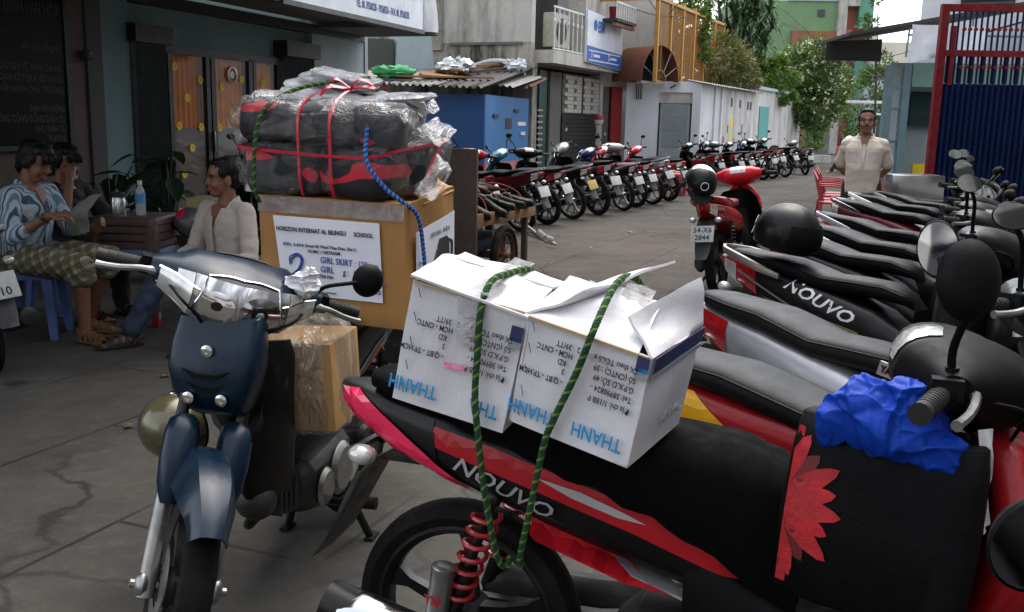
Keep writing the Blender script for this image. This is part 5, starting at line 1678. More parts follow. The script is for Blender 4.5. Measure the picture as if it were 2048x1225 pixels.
# row along the left walls
GL = 'motorbikes parked in the row along the left wall'
rowL = [
    (PD, (-.35, 11.8), 128, 'maroon_paint', 'black_paint', 'seat_vinyl', 'silver_paint', 'dark maroon motorbike mostly hidden behind the shoe cart'),
    (PC, (.15, 12.85), 130, 'maroon_paint', 'red_paint', 'seat_vinyl', 'silver_paint', 'dark red motorbike parked nearest to the shoe cart on the left row'),
    (PA, (.47, 13.85), 131, 'black_paint', 'cyan_paint', 'seat_vinyl', 'black_paint', 'black motorbike with cyan handlebar cowl and large red tail lamp'),
    (PC, (.93, 14.75), 131, 'black_paint', 'black_paint', 'seat_vinyl', 'silver_graphic', 'black motorbike with silver grab rail and yellow number plate'),
    (PD, (1.38, 15.55), 130, 'black_paint', 'grey_paint', 'seat_vinyl', 'black_paint', 'black motorbike before the dark doorway, grey front cowl'),
    (PB, (1.80, 16.4), 131, 'black_paint', 'dark_blue_paint', 'red_seat_vinyl', 'silver_paint', 'motorbike with a dark red seat in the left row'),
    (PD, (2.14, 17.15), 130, 'maroon_paint', 'red_paint', 'seat_vinyl', 'black_paint', 'maroon motorbike between the red-seated one and the silver one'),
    (PC, (2.50, 17.9), 131, 'silver_paint', 'silver_paint', 'seat_vinyl', 'silver_graphic', 'silver motorbike near the far end of the left row'),
    (PA, (2.92, 18.75), 130, 'red_paint', 'bright_red_paint', 'seat_vinyl', 'silver_paint', 'red fronted motorbike last in the left row, next to red stools'),
]
for pr, xy, yaw, body, front, seat, rl, lab in rowL:
    o = more(pr, (xy[0] + random.uniform(-.05, .05), xy[1] + random.uniform(-.08, .08)), yaw + random.uniform(-7, 7), random.uniform(-9, -3), lab, GL, ov(body, front, seat, rl), random.choice([(), (), ('mirror', 'mirror_stem'), ('grab_rail',)]))
    if 'yellow number' in lab:
        for c in o.children:
            if c.name.startswith('number_plate'):
                c.material_slots[0].link = 'OBJECT'
                c.material_slots[0].material = M_('plate_yellow')
GC = 'motorbikes parked along the white wall'
rowC = [((4.65, 23.3), 'red_paint', 'black_paint', 'red motorbike nearest to the camera along the white wall'),
        ((5.25, 24.1), 'black_paint', 'black_paint', 'black motorbike second from the near end along the white wall'),
        ((5.75, 25.0), 'black_paint', 'grey_paint', 'grey fronted motorbike third from the near end along the white wall'),
        ((6.25, 25.9), 'maroon_paint', 'black_paint', 'maroon motorbike in the middle of the row along the white wall'),
        ((6.8, 26.9), 'black_paint', 'dark_blue_paint', 'blue fronted motorbike in the far half of the row along the white wall'),
        ((7.3, 27.8), 'red_paint', 'black_paint', 'red tailed motorbike last but one along the white wall'),
        ((7.95, 28.9), 'black_paint', 'black_paint', 'black motorbike at the far end of the white wall')]
for i, (xy, body, front, lab) in enumerate(rowC):
    more((PB, PD, PC)[i % 3], xy, 122 + random.uniform(-7, 7), random.uniform(-9, -3), lab, GC, ov(body, front), random.choice([(), ('mirror', 'mirror_stem'), ('mirror', 'mirror_stem'), ('grab_rail',)]))
more(PA, (9.0, 30.5), 100, -5, 'dark scooter parked below the flowering tree', None, ov('black_paint', 'grey_paint'))
more(PA, (-3.05, 11.0), -70, -6, 'dark scooter parked before the glass doors behind the seated man', None, ov('black_paint', 'black_paint', 'seat_vinyl', 'black_paint'))
# ---------------------------------------------------------------- cargo
def cardboard(name, col, tape=0.):
    m, nt, b = newmat(name)
    v = tc(nt)
    n = nz(nt, v, 5, 6, .6)
    c = mix(nt, ramp(nt, n, [(.3, 0.), (.7, 1.)]), tuple(x * .82 for x in col), tuple(min(1, x * 1.1) for x in col))
    fi = nz(nt, tc(nt, 'Object', (1, 1, 26)), 40, 2, .5)
    c = mix(nt, ramp(nt, fi, [(.4, 0.), (.62, .16)]), c, tuple(x * .6 for x in col))
    sc = nz(nt, v, 13, 8, .75)
    c = mix(nt, ramp(nt, sc, [(.62, 0.), (.76, .35)]), c, tuple(x * .5 for x in col))
    nt.links.new(c, b.inputs['Base Color'])
    b.inputs['Roughness'].default_value = .62
    w = nz(nt, tc(nt, 'Object', (3, 3, 1)), 7, 5, .6)
    bump(nt, b, w, .22, .02)
    return m
cardboard('brown_card', (.40, .20, .055))
cardboard('tan_card', (.50, .29, .11))
cardboard('pale_card', (.45, .33, .2))
cardboard('white_card', (.70, .69, .72))
mat('label_paper', (.74, .76, .84), .7, bmp=.12, bscale=14, var=.04)
mat('ink_black', (.03, .03, .035), .6)
mat('ink_blue', (.02, .30, .62), .6)
mat('pen_blue', (.03, .06, .35), .6)
mat('ink_navy', (.03, .025, .10), .6)
mat('ink_grey', (.28, .28, .3), .6)
mat('ink_lightgrey', (.45, .45, .48), .6)
mat('pink_dots', (.75, .25, .42), .6, var=.35, vscale=160)
mat('staple', (.12, .12, .12), .4, .8)
mat('rope_green', (.006, .06, .018), .8, bmp=.5, bscale=400)
mat('rope_lime', (.15, .24, .03), .8, bmp=.5, bscale=400)
mat('rope_blue', (.01, .07, .30), .8, bmp=.5, bscale=400)
mat('rope_paleblue', (.10, .28, .6), .8, bmp=.5, bscale=400)
mat('ribbon_red', (.50, .012, .035), .3, coat=.4, bmp=.3, bscale=60)
def film(name, tint, haze, rough=.12, bscale=20., bs=.5, stretch=(1, 1, 1)):
    """thin wrinkled plastic film"""
    m, nt, b = newmat(name)
    v = tc(nt, 'Object', stretch)
    n = nz(nt, v, bscale, 6, .6, 1.2)
    n2 = nz(nt, v, bscale * .35, 3, .5, 2.)
    mh = N(nt, 'ShaderNodeMath', operation='ADD')
    nt.links.new(ramp(nt, n, [(.35, 0.), (.5, 1.), (.65, 0.)]), mh.inputs[0])
    nt.links.new(n2, mh.inputs[1])
    bump(nt, b, mh.outputs[0], bs, .03)
    b.inputs['Base Color'].default_value = (*tint, 1)
    b.inputs['Roughness'].default_value = rough
    b.inputs['Specular IOR Level'].default_value = .8
    tr = N(nt, 'ShaderNodeBsdfTransparent')
    gl = N(nt, 'ShaderNodeBsdfGlossy', _Roughness=rough)
    ms = N(nt, 'ShaderNodeMixShader')
    bp = [x for x in nt.nodes if x.type == 'BUMP'][0]
    nt.links.new(bp.outputs[0], gl.inputs['Normal'])
    fr = N(nt, 'ShaderNodeLayerWeight', _Blend=.14)
    nt.links.new(bp.outputs[0], fr.inputs['Normal'])
    mx = N(nt, 'ShaderNodeMixShader')
    nt.links.new(fr.outputs['Facing'], mx.inputs[0])
    nt.links.new(tr.outputs[0], mx.inputs[1])
    nt.links.new(gl.outputs[0], mx.inputs[2])
    nt.links.new(ramp(nt, n2, [(.3, haze * .5), (.7, min(1, haze * 1.5))]), ms.inputs[0])
    nt.links.new(mx.outputs[0], ms.inputs[1])
    nt.links.new(b.outputs[0], ms.inputs[2])
    nt.links.new(ms.outputs[0], nt.nodes['Material Output'].inputs['Surface'])
    return m
film('clear_film', (.7, .72, .75), .018, .10, 16, .5)
film('milky_film', (.82, .74, .60), .24, .12, 8, 1., (1.6, 1.6, .3))
film('tape_film', (.8, .78, .8), .25, .12, 25, .6)
def frame_front(w, d, h):
    """matrix of the front face: local x right, y up, z out"""
    return Matrix(((1, 0, 0, 0), (0, 0, -1, -d / 2), (0, 1, 0, 0), (0, 0, 0, 1)))
def panel(pts, th, seed=0, n=6, bend=.012):
    """a card sheet given by four corners (three-dimensional), slightly buckled, with thickness"""
    a, b, c, d = [Vector(p) for p in pts]
    nr = (b - a).cross(d - a).normalized()
    m = MB()
    g = []
    for j in range(n + 1):
        row = []
        for i in range(n + 1):
            u, v = i / n, j / n
            p = a.lerp(b, u).lerp(d.lerp(c, u), v)
            k = noise.noise(Vector((u * 2.2 + seed, v * 2.2, seed * 3.1)))
            row.append(p + nr * bend * k * (math.sin(PI * u) * .6 + .4) * min(1, v * 3))
        g.append(row)
    m.loft([r + [p - nr * th for p in reversed(r)] for r in g])
    return m
def white_carton(label, pos, rot, w, d, h, kind):
    t = thing('white_carton', label, 'carton', pos, [RAD(x) for x in rot], 'white cartons roped on the motorbike seat')
    th = .005
    bd = MB()
    # four walls and a floor with buckled sheets
    H = h if kind == 'a' else h * .98
    x, y = w / 2, d / 2
    walls = [((-x, -y, 0), (x, -y, 0), (x, -y, H), (-x, -y, H)), ((x, -y, 0), (x, y, 0), (x, y, H), (x, -y, H)), ((x, y, 0), (-x, y, 0), (-x, y, H), (x, y, H)), ((-x, y, 0), (-x, -y, 0), (-x, -y, H), (-x, y, H))]
    for i, q in enumerate(walls):
        p = panel(q, th, i + (3 if kind == 'b' else 0), 8, .010)
        bd.add(p.v, p.f)
    p = panel(((-x, -y, 0), (-x, y, 0), (x, y, 0), (x, -y, 0)), th, 9, 4, .004)
    bd.add(p.v, p.f)
    bd.build('carton_wall', 'white_card', t, ang=50)
    F = frame_front(w, d, h) @ Matrix.Translation((0, 0, .0075))
    if kind == 'a':
        fl = [((-x - .004, -y - .008, H + .012), (x + .005, -y - .012, H - .004), (x + .004, y * .0, H + .022), (-x - .002, y * .0, H + .026)),
              ((x + .004, y * .02, H + .019), (-x - .002, y * .02, H + .023), (-x, y, H + .002), (x, y, H + .002)),
              ]
    else:
        fl = [((-x - .003, -y - .002, H), (x * .8, -y - .002, H + .002), (x * .6, y * .1, H + .06), (-x + .01, y * .0, H + .055)),      # front flap rising
              ((x + .002, -y * 1.0, H), (x + .002, y, H), (x * .80, y * 1.05, H + .095), (x * .45, -y * .75, H + .05)),                       # right flap leaning up
              ((-x - .002, y, H), (-x - .004, -y, H + .004), (-x * .35, -y * .4, H + .064), (x * .25, y * 1.2, H + .105)),                      # left flap torn, sticking up
              ((x, y, H), (-x, y, H), (-x * .6, y * .05, H + .056), (x * .55, y * .1, H + .056))]
    for i, q in enumerate(fl):
        panel(q, .005, 20 + i * 1.7, 8, .022).build('flap', 'white_card', t, ang=60)
    # kraft edge showing under the lid
    MB().box((0, -y - .004, H - .001), (w * .96, .006, .006)).build('torn_edge', 'pale_card', t)
    def up(s, size, px, py, m, **k):      # upside-down print: px, py from the top right corner of the turned text
        return text(s, size, m, t, F @ Matrix.Translation((px, py, 0)) @ Matrix.Rotation(PI, 4, 'Z'), **k)
    kx = w / .25
    for s, z0, x0 in (('THANH', .052, -.028), ('THANH' if kind == 'b' else 'THA', .052, .108)):
        up(s, .040, x0 * kx, z0 - (.0), 'ink_blue', bold=.0005, sx=.74)
    L = [('Địa chỉ: 1/18B P', .115), ('Tel: 38990824 -', .137), ('G.P.K.D SỐ: 49', .157), ('Số (CNTC) : 39', .176), ('SX theo TCCS s', .195)]
    for s, z0 in L:
        up(s, .0165, .108 * kx, z0, 'ink_black', bold=.0001, sx=.78)
    for s, z0, x0 in (('- Q.BT - TP.HCM', .123, -.022), ('3', .145, -.022), ('KD', .162, -.022), ('HCM - CNTC', .179, -.012), ('2   39/TT', .196, .0)):
        up(s, .0165, x0 * kx - .006, z0, 'ink_black', bold=.0001, sx=.78)
    # navy, blue and grey bars at the right edge, wrapping round to the side
    for j, (z0, hh, m) in enumerate(((.205, .03, 'ink_navy'), (.194, .009, 'ink_blue'), (.181, .009, 'ink_grey'))):
        b1 = MB().box((x - .012, -y - .0065, z0), (.024, .0012, hh))
        b1.box((x + .0065, -y * .0, z0), (.0012, d * .96, hh))
        b1.build('printed_bar', m, t)
    # faint print on the side
    S_ = Matrix(((0, 0, 1, x + .0068), (1, 0, 0, 0), (0, 1, 0, 0), (0, 0, 0, 1)))
    text('THANH', .034, 'ink_lightgrey', t, S_ @ Matrix.Translation((.1, .075, 0)) @ Matrix.Rotation(PI, 4, 'Z'), spacing=1.05)
    for k in range(5):
        s_ = MB()
        zz = .03 + k * (h - .05) / 4
        s_.tube([(-x + .016, -y - .007, zz + .010), (-x + .024, -y - .0075, zz - .008)], .0009, 5)
        s_.build('staple', 'staple', t)
    if kind == 'a':
        MB().box((.0, -y - .0068, .105), (.046, .001, .012), (0, RAD(-4), 0)).build('pink_sticker', 'pink_dots', t)
        panel(((-.02, -y - .0085, H - .002), (.028, -y - .0085, H - .002), (.02, -y - .0085, H - .10), (-.006, -y - .0085, H - .10)), .0006, 2, 5, .004).build('tape', 'tape_film', t)
        panel(((.0, -y - .009, H + .016), (.045, -y - .009, H + .012), (.045, y * .9, H + .03), (.0, y * .9, H + .032)), .0006, 5, 6, .003).build('tape', 'tape_film', t)
    else:
        panel(((.005, -y - .009, H - .035), (.05, -y - .009, H - .035), (.06, y * .0, H + .068), (.0, y * .0, H + .068)), .0006, 2, 6, .004).build('tape', 'tape_film', t)
        panel(((.0, y * .0, H + .068), (.06, y * .0, H + .068), (.05, y * .3, H + .068), (-.01, y * .3, H + .068)), .0006, 4, 6, .004).build('tape', 'tape_film', t)
    return t
white_carton('white carton with pink sticker, the left of the two on the motorbike seat', (-.083, 1.99, .853), (2.3, 11.5, -17.1), .238, .28, .25, 'a')
white_carton('white carton with torn raised flaps, the right of the two on the motorbike seat', (.174, 1.882, .832), (3.1, 11.2, -28.9), .255, .27, .225, 'b')
def rope(label, pts, r, cols, turns=90, name='rope', group=None, n=10):
    t = thing(name, label, 'rope', pts[0], group=group)
    o = Vector(pts[0])
    P = bez([Vector(p) - o for p in pts], n)
    # even resampling
    L = [0]
    for a, b in zip(P, P[1:]): L.append(L[-1] + (b - a).length)
    N_ = max(40, int(L[-1] / .004))
    Rs = []
    j = 0
    for i in range(N_ + 1):
        s = L[-1] * i / N_
        while j < len(L) - 2 and L[j + 1] < s: j += 1
        Rs.append(P[j].lerp(P[j + 1], (s - L[j]) / max(1e-9, L[j + 1] - L[j])))
    k = len(cols)
    up = Vector((.3, .5, .8)).normalized()
    fr = []
    for i, p in enumerate(Rs):
        tg = (Rs[min(i + 1, N_)] - Rs[max(i - 1, 0)]).normalized()
        u = (up - tg * up.dot(tg)).normalized()
        up = u
        fr.append((p, u, tg.cross(u)))
    for q, c in enumerate(cols):
        pts2 = []
        for i, (p, u, w) in enumerate(fr):
            a = 2 * PI * (q / k + L[-1] * i / N_ * turns)
            pts2.append(p + (u * math.cos(a) + w * math.sin(a)) * r * .52)
        MB().tube(pts2, r * .56, 6).build('strand', c, t)
    return t
RG = ('rope_green', 'rope_lime', 'rope_green', 'rope_green')
rope('green and yellow braided rope over the left white carton', [(.06, 2.12, .97), (.045, 2.08, 1.085), (.035, 2.02, 1.118), (-.005, 1.94, 1.122), (-.04, 1.86, 1.118), (-.058, 1.818, 1.075), (-.064, 1.815, .99), (-.068, 1.818, .899), (-.062, 1.82, .827), (-.045, 1.845, .68), (-.02, 1.872, .545), (-.002, 1.885, .515), (.008, 1.89, .535)], .0068, RG, 38, group='ropes on the white cartons')
rope('green and yellow braided rope over the right white carton', [(.285, 2.07, .97), (.275, 2.035, 1.075), (.24, 1.95, 1.118), (.195, 1.82, 1.122), (.150, 1.715, 1.062), (.121, 1.725, .976), (.083, 1.753, .877), (.066, 1.77, .82), (.045, 1.81, .68), (.028, 1.86, .555), (.03, 1.885, .52), (.012, 1.895, .53)], .0068, RG, 38, group='ropes on the white cartons')
# knots at the hook
# ---------------------------------------------------------------- brown carton on the navy bike
bc = thing('brown_carton', 'big brown carton with white shipping labels on the navy motorbike', 'carton', (-.529, 3.37, .772), [RAD(x) for x in (4, 1.4, -16.9)])
w, d, h = .52, .43, .41
x, y = w / 2, d / 2
cb = MB()
for i, q in enumerate([((-x, -y, 0), (x, -y, 0), (x, -y, h), (-x, -y, h)), ((x, -y, 0), (x, y, 0), (x, y, h), (x, -y, h)), ((x, y, 0), (-x, y, 0), (-x, y, h), (x, y, h)), ((-x, y, 0), (-x, -y, 0), (-x, -y, h), (-x, y, h)), ((-x, -y, 0), (-x, y, 0), (x, y, 0), (x, -y, 0))]):
    p = panel(q, .006, i + 30, 10, .016 if i == 1 else .007)
    cb.add(p.v, p.f)
cb.build('carton_wall', 'brown_card', bc, ang=60)
for i, q in enumerate([((-x, -y, h), (x, -y, h), (x, 0, h - .012), (-x, 0, h - .01)), ((x, y, h + .005), (-x, y, h + .002), (-x, .01, h - .012), (x, .01, h + .004))]):
    panel(q, .005, 40 + i, 8, .025).build('flap', 'brown_card', bc, ang=60)
panel(((x + .004, -y * .3, h - .02), (x + .004, y, h - .01), (x - .06, y * 1.02, h + .03), (x - .05, -y * .1, h + .012)), .005, 44, 8, .03).build('flap', 'brown_card', bc, ang=60)
panel(((-x, -y - .0085, h - .055), (x, -y - .0085, h - .055), (x, -y - .0085, h - .003), (-x, -y - .0085, h - .003)), .0008, 3, 8, .003).build('tape', 'tape_film', bc)
LB = panel(((-.175, -y - .0095, .085), (.185, -y - .0095, .085), (.175, -y - .0095, .345), (-.205, -y - .0095, .345)), .0008, 51, 8, .003)
LB.build('shipping_label', 'label_paper', bc)
F = frame_front(w, d, h) @ Matrix.Translation((0, 0, .0135))
def lab(s, size, px, pz, m='ink_black', ang=0, **k):
    return text(s, size, m, bc, F @ Matrix.Translation((px, pz, 0)) @ Matrix.Rotation(RAD(ang), 4, 'Z'), **k)
lab('HORIZON INTERNAT', .0205, -.192, .297, bold=.0004, sx=.80)
lab('AL BILINGU', .0205, -.028, .297, bold=.0004, sx=.82)
lab('SCHOOL', .0205, .087, .297, bold=.0004, sx=.82)
lab('ADD.:  6-6A-8, Street 44, Ward Thao Dien, Dist 2.,', .0148, -.17, .249, bold=.0002, sx=.86)
lab('HCMC / VIETNAM', .0148, -.08, .231, bold=.0002)
lab('CTN No', .0165, -.05, .150, bold=.0003)
lab('MADE IN VIETNAM', .0095, -.06, .098)
def pen(strokes, r=.0013, m='pen_blue', nm='handwriting'):
    for st_ in strokes:
        MB().tube(bez([(px, -y - .0135, pz) for px, pz in st_], 4), r, 5).build(nm, m, bc)
pen([[(-.145, .185), (-.145, .212), (-.115, .225), (-.098, .205), (-.108, .175), (-.135, .148), (-.085, .150), (-.07, .145)],
     [(-.14, .19), (-.138, .208), (-.115, .217), (-.104, .203), (-.114, .175), (-.14, .150), (-.09, .155)],
     [(-.142, .197), (-.125, .219), (-.102, .21), (-.112, .18), (-.12, .165)]], .0022)
def hand(s, size, px, pz, ang):
    lab(s, size, px, pz, 'pen_blue', ang, bold=.0001, name='handwriting', sx=.78)
hand('GIRL SKIRT : 120 pcs', .030, -.035, .201, -1.5)
hand('GIRL     g :  10 pcs', .030, -.035, .170, -2)
hand('130 pcs', .030, .108, .117, -4)
pen([[(.095, .150), (.15, .148), (.205, .144)]])
# side label with a drawing of a bag
S_ = Matrix(((0, 0, 1, x + .0125), (1, 0, 0, 0), (0, 1, 0, 0), (0, 0, 0, 1)))
panel(((x + .0105, -.15, .04), (x + .0105, .20, .04), (x + .0105, .20, .33), (x + .0105, -.15, .31)), .0008, 61, 8, .002).build('shipping_label', 'label_paper', bc)
text('HDZ-BAG - PHÍCH', .022, 'ink_grey', bc, S_ @ Matrix.Translation((-.03, .272, 0)), bold=.0002)
for k_, z_ in enumerate((.20, .15, .10)):
    text('HÀNG', .014, 'ink_lightgrey', bc, S_ @ Matrix.Translation((-.14, z_, 0)))
pd = MB()
pd.poly([(x + .0125, a, b) for a, b in ((.03, .10), (.13, .10), (.15, .13), (.14, .24), (.12, .255), (.05, .255), (.035, .235), (.02, .13))], (.001, 0, 0))
pd.build('bag_picture', 'ink_black', bc)
pd = MB()
pd.tube(bez([(x + .0135, .135, .24), (x + .0135, .17, .22), (x + .0135, .16, .12)], 5), .004, 5)
pd.tube(bez([(x + .0135, .03, .22), (x + .0135, .0, .17), (x + .0135, .03, .10)], 5), .004, 5)
pd.build('bag_picture_strap', 'ink_black', bc)
MB().poly([(x + .0137, a, b) for a, b in ((.04, .105), (.12, .105), (.12, .15), (.04, .16))], (.0006, 0, 0)).build('bag_picture_pocket', 'ink_grey', bc)
# ---------------------------------------------------------------- bundle of wrapped bags
def bag_fabric():
    m, nt, b = newmat('bag_fabric')
    v = tc(nt, 'Object', (1, 1, 1))
    n = nz(nt, tc(nt, 'Object', (1, 1, 2.2), (0, .5, 0)), 4.6, 1, .3, .5)
    n2 = nz(nt, tc(nt, 'Object', (.6, 1, 1.6), (.4, .5, 0)), 5.5, 1, .3, .4)
    red = ramp(nt, n, [(.655, 0.), (.66, 1.)])
    gry = ramp(nt, n2, [(.60, 0.), (.61, 1.)])
    c = mix(nt, gry, (.006, .007, .010), (.05, .052, .057))
    c = mix(nt, red, c, (.50, .010, .030))
    nt.links.new(c, b.inputs['Base Color'])
    b.inputs['Roughness'].default_value = .75
    bump(nt, b, nz(nt, v, 300, 3), .3, .004)
    return m
bag_fabric()
film('grey_film', (.55, .58, .63), .55, .22, 11, .8, (1, 1, 2))
bu = thing('bag_bundle', 'bundle of red and black bags in clear plastic tied with red ribbon', 'bundle', (-.565, 3.33, 1.178), [RAD(x) for x in (2, 1, -14)])
bu.scale = (.86, .9, .86)
PK = [((-.17, -.02, .10), (.175, .22, .105), (0, 0, .05)), ((.14, -.03, .10), (.155, .22, .105), (0, 0, -.06)),
      ((-.19, -.02, .275), (.175, .22, .085), (0, .03, .03)), ((.02, -.09, .265), (.15, .16, .09), (0, 0, -.04)), ((.20, -.06, .255), (.10, .19, .10), (.05, .1, .1)),
      ((.275, .05, .13), (.06, .17, .12), (0, .12, .0)), ((.05, .12, .28), (.2, .10, .09), (0, 0, 0))]
for i, (c, r, ro) in enumerate(PK):
    po = pillow(c, r, i + 1, 4.6, .022, rot=ro).build('bag', 'bag_fabric', bu, ang=70)
    pillow(c, [q * 1.035 + .005 for q in r], i + 1.4, 4.0, .026, 40, 26, ro, .016).build('plastic_wrap', 'clear_film', po, ang=60)
for i, (c, r, ro) in enumerate([((-.10, .06, .375), (.19, .15, .016), (.12, .10, .1)), ((-.14, .10, .40), (.17, .13, .014), (.15, .13, -.12)), ((-.08, .12, .425), (.16, .12, .013), (.15, .14, .06)), ((-.05, .10, .445), (.14, .10, .013), (.12, .16, .18)), ((.17, .06, .365), (.16, .14, .018), (.05, -.06, -.1)), ((-.15, -.07, .365), (.17, .13, .014), (.05, .05, .02))]):
    pillow(c, r, i + 20, 2.6, .012, 40, 10, ro, .016).build('folded_bag', 'grey_film', bu, ang=60)
# loose film tails
for i, q in enumerate([((-.36, -.20, .12), (-.30, -.22, .30), (-.40, -.18, .34), (-.44, -.12, .24)), ((-.34, -.2, .0), (-.28, -.23, .1), (-.36, -.2, .14), (-.40, -.12, .05)), ((.32, -.1, .26), (.33, .1, .30), (.42, .08, .25), (.40, -.08, .19)), ((.32, -.12, .02), (.34, .08, .16), (.41, .06, .1), (.39, -.1, .0)), ((.25, .0, .36), (.33, .1, .34), (.38, .0, .33), (.32, -.08, .31))]):
    panel(q, .0006, 70 + i, 10, .06).build('loose_film', 'clear_film', bu, ang=80)
def ribbon(pts, name='ribbon', w=.011):
    P = bez(pts, 8)
    m = MB()
    secs = []
    for i, p in enumerate(P):
        tg = (P[min(i + 1, len(P) - 1)] - P[max(i - 1, 0)]).normalized()
        o = Vector((p.x, p.y, p.z - .2))
        nr = (o - tg * o.dot(tg)).normalized()
        s_ = tg.cross(nr) * (w / 2) * (1 + .3 * noise.noise(p * 30))
        secs.append([p - s_, p + s_, p + s_ + nr * .003, p - s_ + nr * .003])
    m.loft(secs)
    return m.build(name, 'ribbon_red', bu, ang=60)
ribbon([(-.075, .28, .2), (-.07, .2, .40), (-.07, 0, .395), (-.07, -.17, .365), (-.075, -.255, .30), (-.075, -.262, .18), (-.07, -.262, .06), (-.07, -.24, .005)])
ribbon([(.075, .28, .2), (.07, .2, .40), (.065, 0, .40), (.06, -.17, .375), (.055, -.268, .30), (.055, -.272, .18), (.055, -.268, .06), (.055, -.24, .005)])
ribbon([(-.37, .1, .17), (-.365, -.17, .175), (-.30, -.25, .172), (-.15, -.268, .165), (.05, -.278, .158), (.22, -.272, .162), (.30, -.2, .185), (.36, .0, .2), (.34, .2, .2)])
for q in ([(.06, -.1, .395), (.02, -.14, .43), (-.02, -.12, .41), (.05, -.1, .395)], [(.06, -.1, .395), (.11, -.14, .43), (.15, -.11, .41), (.06, -.1, .395)], [(.06, -.1, .395), (.0, -.16, .40), (-.03, -.17, .37)], [(.06, -.1, .395), (.12, -.13, .405), (.17, -.13, .40)]):
    ribbon(q, 'bow', .014)
def bw(p):
    return Matrix.LocRotScale(Vector(bu.location), bu.rotation_euler, bu.scale) @ Vector(p)
rope('green and yellow braided rope across the left of the wrapped bundle', [bw(p) for p in [(.05, .1, .44), (-.04, .0, .425), (-.14, -.14, .39), (-.21, -.235, .33), (-.235, -.272, .25), (-.245, -.28, .14), (-.25, -.275, .02), (-.25, -.24, -.03)]], .0068, RG, 38)
rope('blue rope from the wrapped bundle down over the brown carton', [bw(p) for p in [(.18, .0, .37), (.185, -.20, .32), (.19, -.26, .22), (.205, -.285, .14), (.26, -.27, .06)]] + [Matrix.LocRotScale(Vector(bc.location), bc.rotation_euler, None) @ Vector(p) for p in [(.245, -.225, .425), (.278, -.16, .37), (.283, -.12, .25), (.284, -.10, .1), (.28, -.09, .0)]], .0075, ('rope_blue', 'rope_blue', 'rope_paleblue'), 60)
# ---------------------------------------------------------------- carton in a thin plastic bag at the navy bike's footwell
ib = thing('small_carton', 'small brown carton inside the thin plastic bag on the navy motorbike', 'carton', (-.61, 2.80, .545), (RAD(3), RAD(-2), RAD(-12)))
MB().box((0, 0, .125), (.28, .21, .26)).build('carton_wall', 'tan_card', ib, bevel=.005)
MB().box((0, -.101, .125), (.262, .002, .03)).build('tape', 'pale_card', ib)
MB().box((.0, .0, .2515), (.05, .20, .002)).build('tape', 'pale_card', ib)
pb = MB()
secs = []
for z, wx, wy in ((-.02, .10, .08), (-.012, .145, .115), (.05, .152, .12), (.15, .150, .118), (.25, .146, .115), (.30, .12, .09), (.33, .08, .05), (.36, .05, .03), (.385, .065, .035)):
    row = []
    for q in sect((0, 0, z), wx, wy, 48, 4.5, 'Z'):
        k = noise.noise(Vector((q.x * 9, q.y * 9, z * 5)))
        row.append(q + Vector((q.x, q.y, 0)).normalized() * (.014 * k + .012 * (abs(noise.noise(Vector((q.x * 25, q.y * 25, z * 6)))) - .2)))
    secs.append(row)
pb.loft(secs, caps=False)
bo = pb.build('plastic_bag', 'milky_film', None, ang=70)
bo.location, bo.rotation_euler = ib.location, ib.rotation_euler
tag(bo, 'thin milky plastic bag around a small carton on the navy motorbike', 'bag')
# white rag tucked behind the right handlebar end, old cap-shaped helmet behind the front wheel
mat('rag', (.72, .72, .74), .85, bmp=.4, bscale=30)
rg = obj('rag', remesh(MB().ell((0, 0, 0), (.055, .03, .05), 16, 10).ell((.02, 0, .03), (.03, .02, .035), 12, 8), .003, 2, .014, 16, (1, 1, 1), 'rag', True), 'rag')
rg.scale = (.8, .8, .7)
rg.location = (-.56, 2.56, .985)
tag(rg, 'crumpled white rag tucked at the navy handlebar', 'rag')
def helmet(name, label, shell_mat, R=.125, cap=False, trim='black_plastic'):
    t = thing(name, label, 'helmet')
    k = MB()
    prof = [(R * math.sin(a), R * 1.05 * math.cos(a)) for a in [RAD(x) for x in range(0, 116, 8)]] if not cap else [(R * math.sin(a), R * math.cos(a)) for a in [RAD(x) for x in range(0, 96, 7)]]
    prof2 = [(r - .008, z) for r, z in reversed(prof)]
    prof2[-1] = (0, prof2[-1][1] - .008)
    k.lathe(prof + prof2, 40, Matrix.Diagonal((1.12, 1, 1, 1)))
    k.build('helmet_shell', shell_mat, t)
    e = MB()
    rr, zz = prof[-1]
    e.tube([(rr * 1.12 * math.cos(2 * PI * q / 40), rr * math.sin(2 * PI * q / 40), zz) for q in range(40)], .006, 6, True)
    e.build('edge_trim', trim, t)
    return t, R
mat('olive_shell', (.10, .09, .045), .3, .4, coat=.6, dirt=.3)
hm, R = helmet('helmet', 'olive bronze helmet hung beside the navy front fender', 'olive_shell', .125)
hm.scale = (.8, .8, .8)
hm.location, hm.rotation_euler = (-.985, 2.76, .52), (RAD(95), RAD(0), RAD(-40))
MB().lathe([(0, .006), (.013, .005), (.015, 0)], 12, Matrix.Translation((.0, .125, -.01)) @ Matrix.Rotation(-PI / 2, 4, 'X')).build('snap', 'chrome', hm)
hb, R = helmet('helmet', 'glossy black helmet resting on a black motorbike seat', 'black_paint', .135)
hb.location, hb.rotation_euler = (1.245, 4.42, .945), (RAD(4), RAD(12), RAD(-30))
vz = MB()
vz.lathe([(.138 * math.sin(RAD(a)), .138 * 1.05 * math.cos(RAD(a))) for a in range(62, 108, 6)], 20, Matrix.Diagonal((1.14, 1, 1, 1)), RAD(-75), RAD(75))
vz.build('visor', 'black_plastic', hb)
MB().poly([(-.152, .03, .02), (-.151, .01, .05), (-.151, -.02, .02), (-.152, -.01, .0), (-.152, -.035, -.03), (-.152, .02, -.02)], (-.002, 0, 0)).build('helmet_decal', 'silver_graphic', hb)
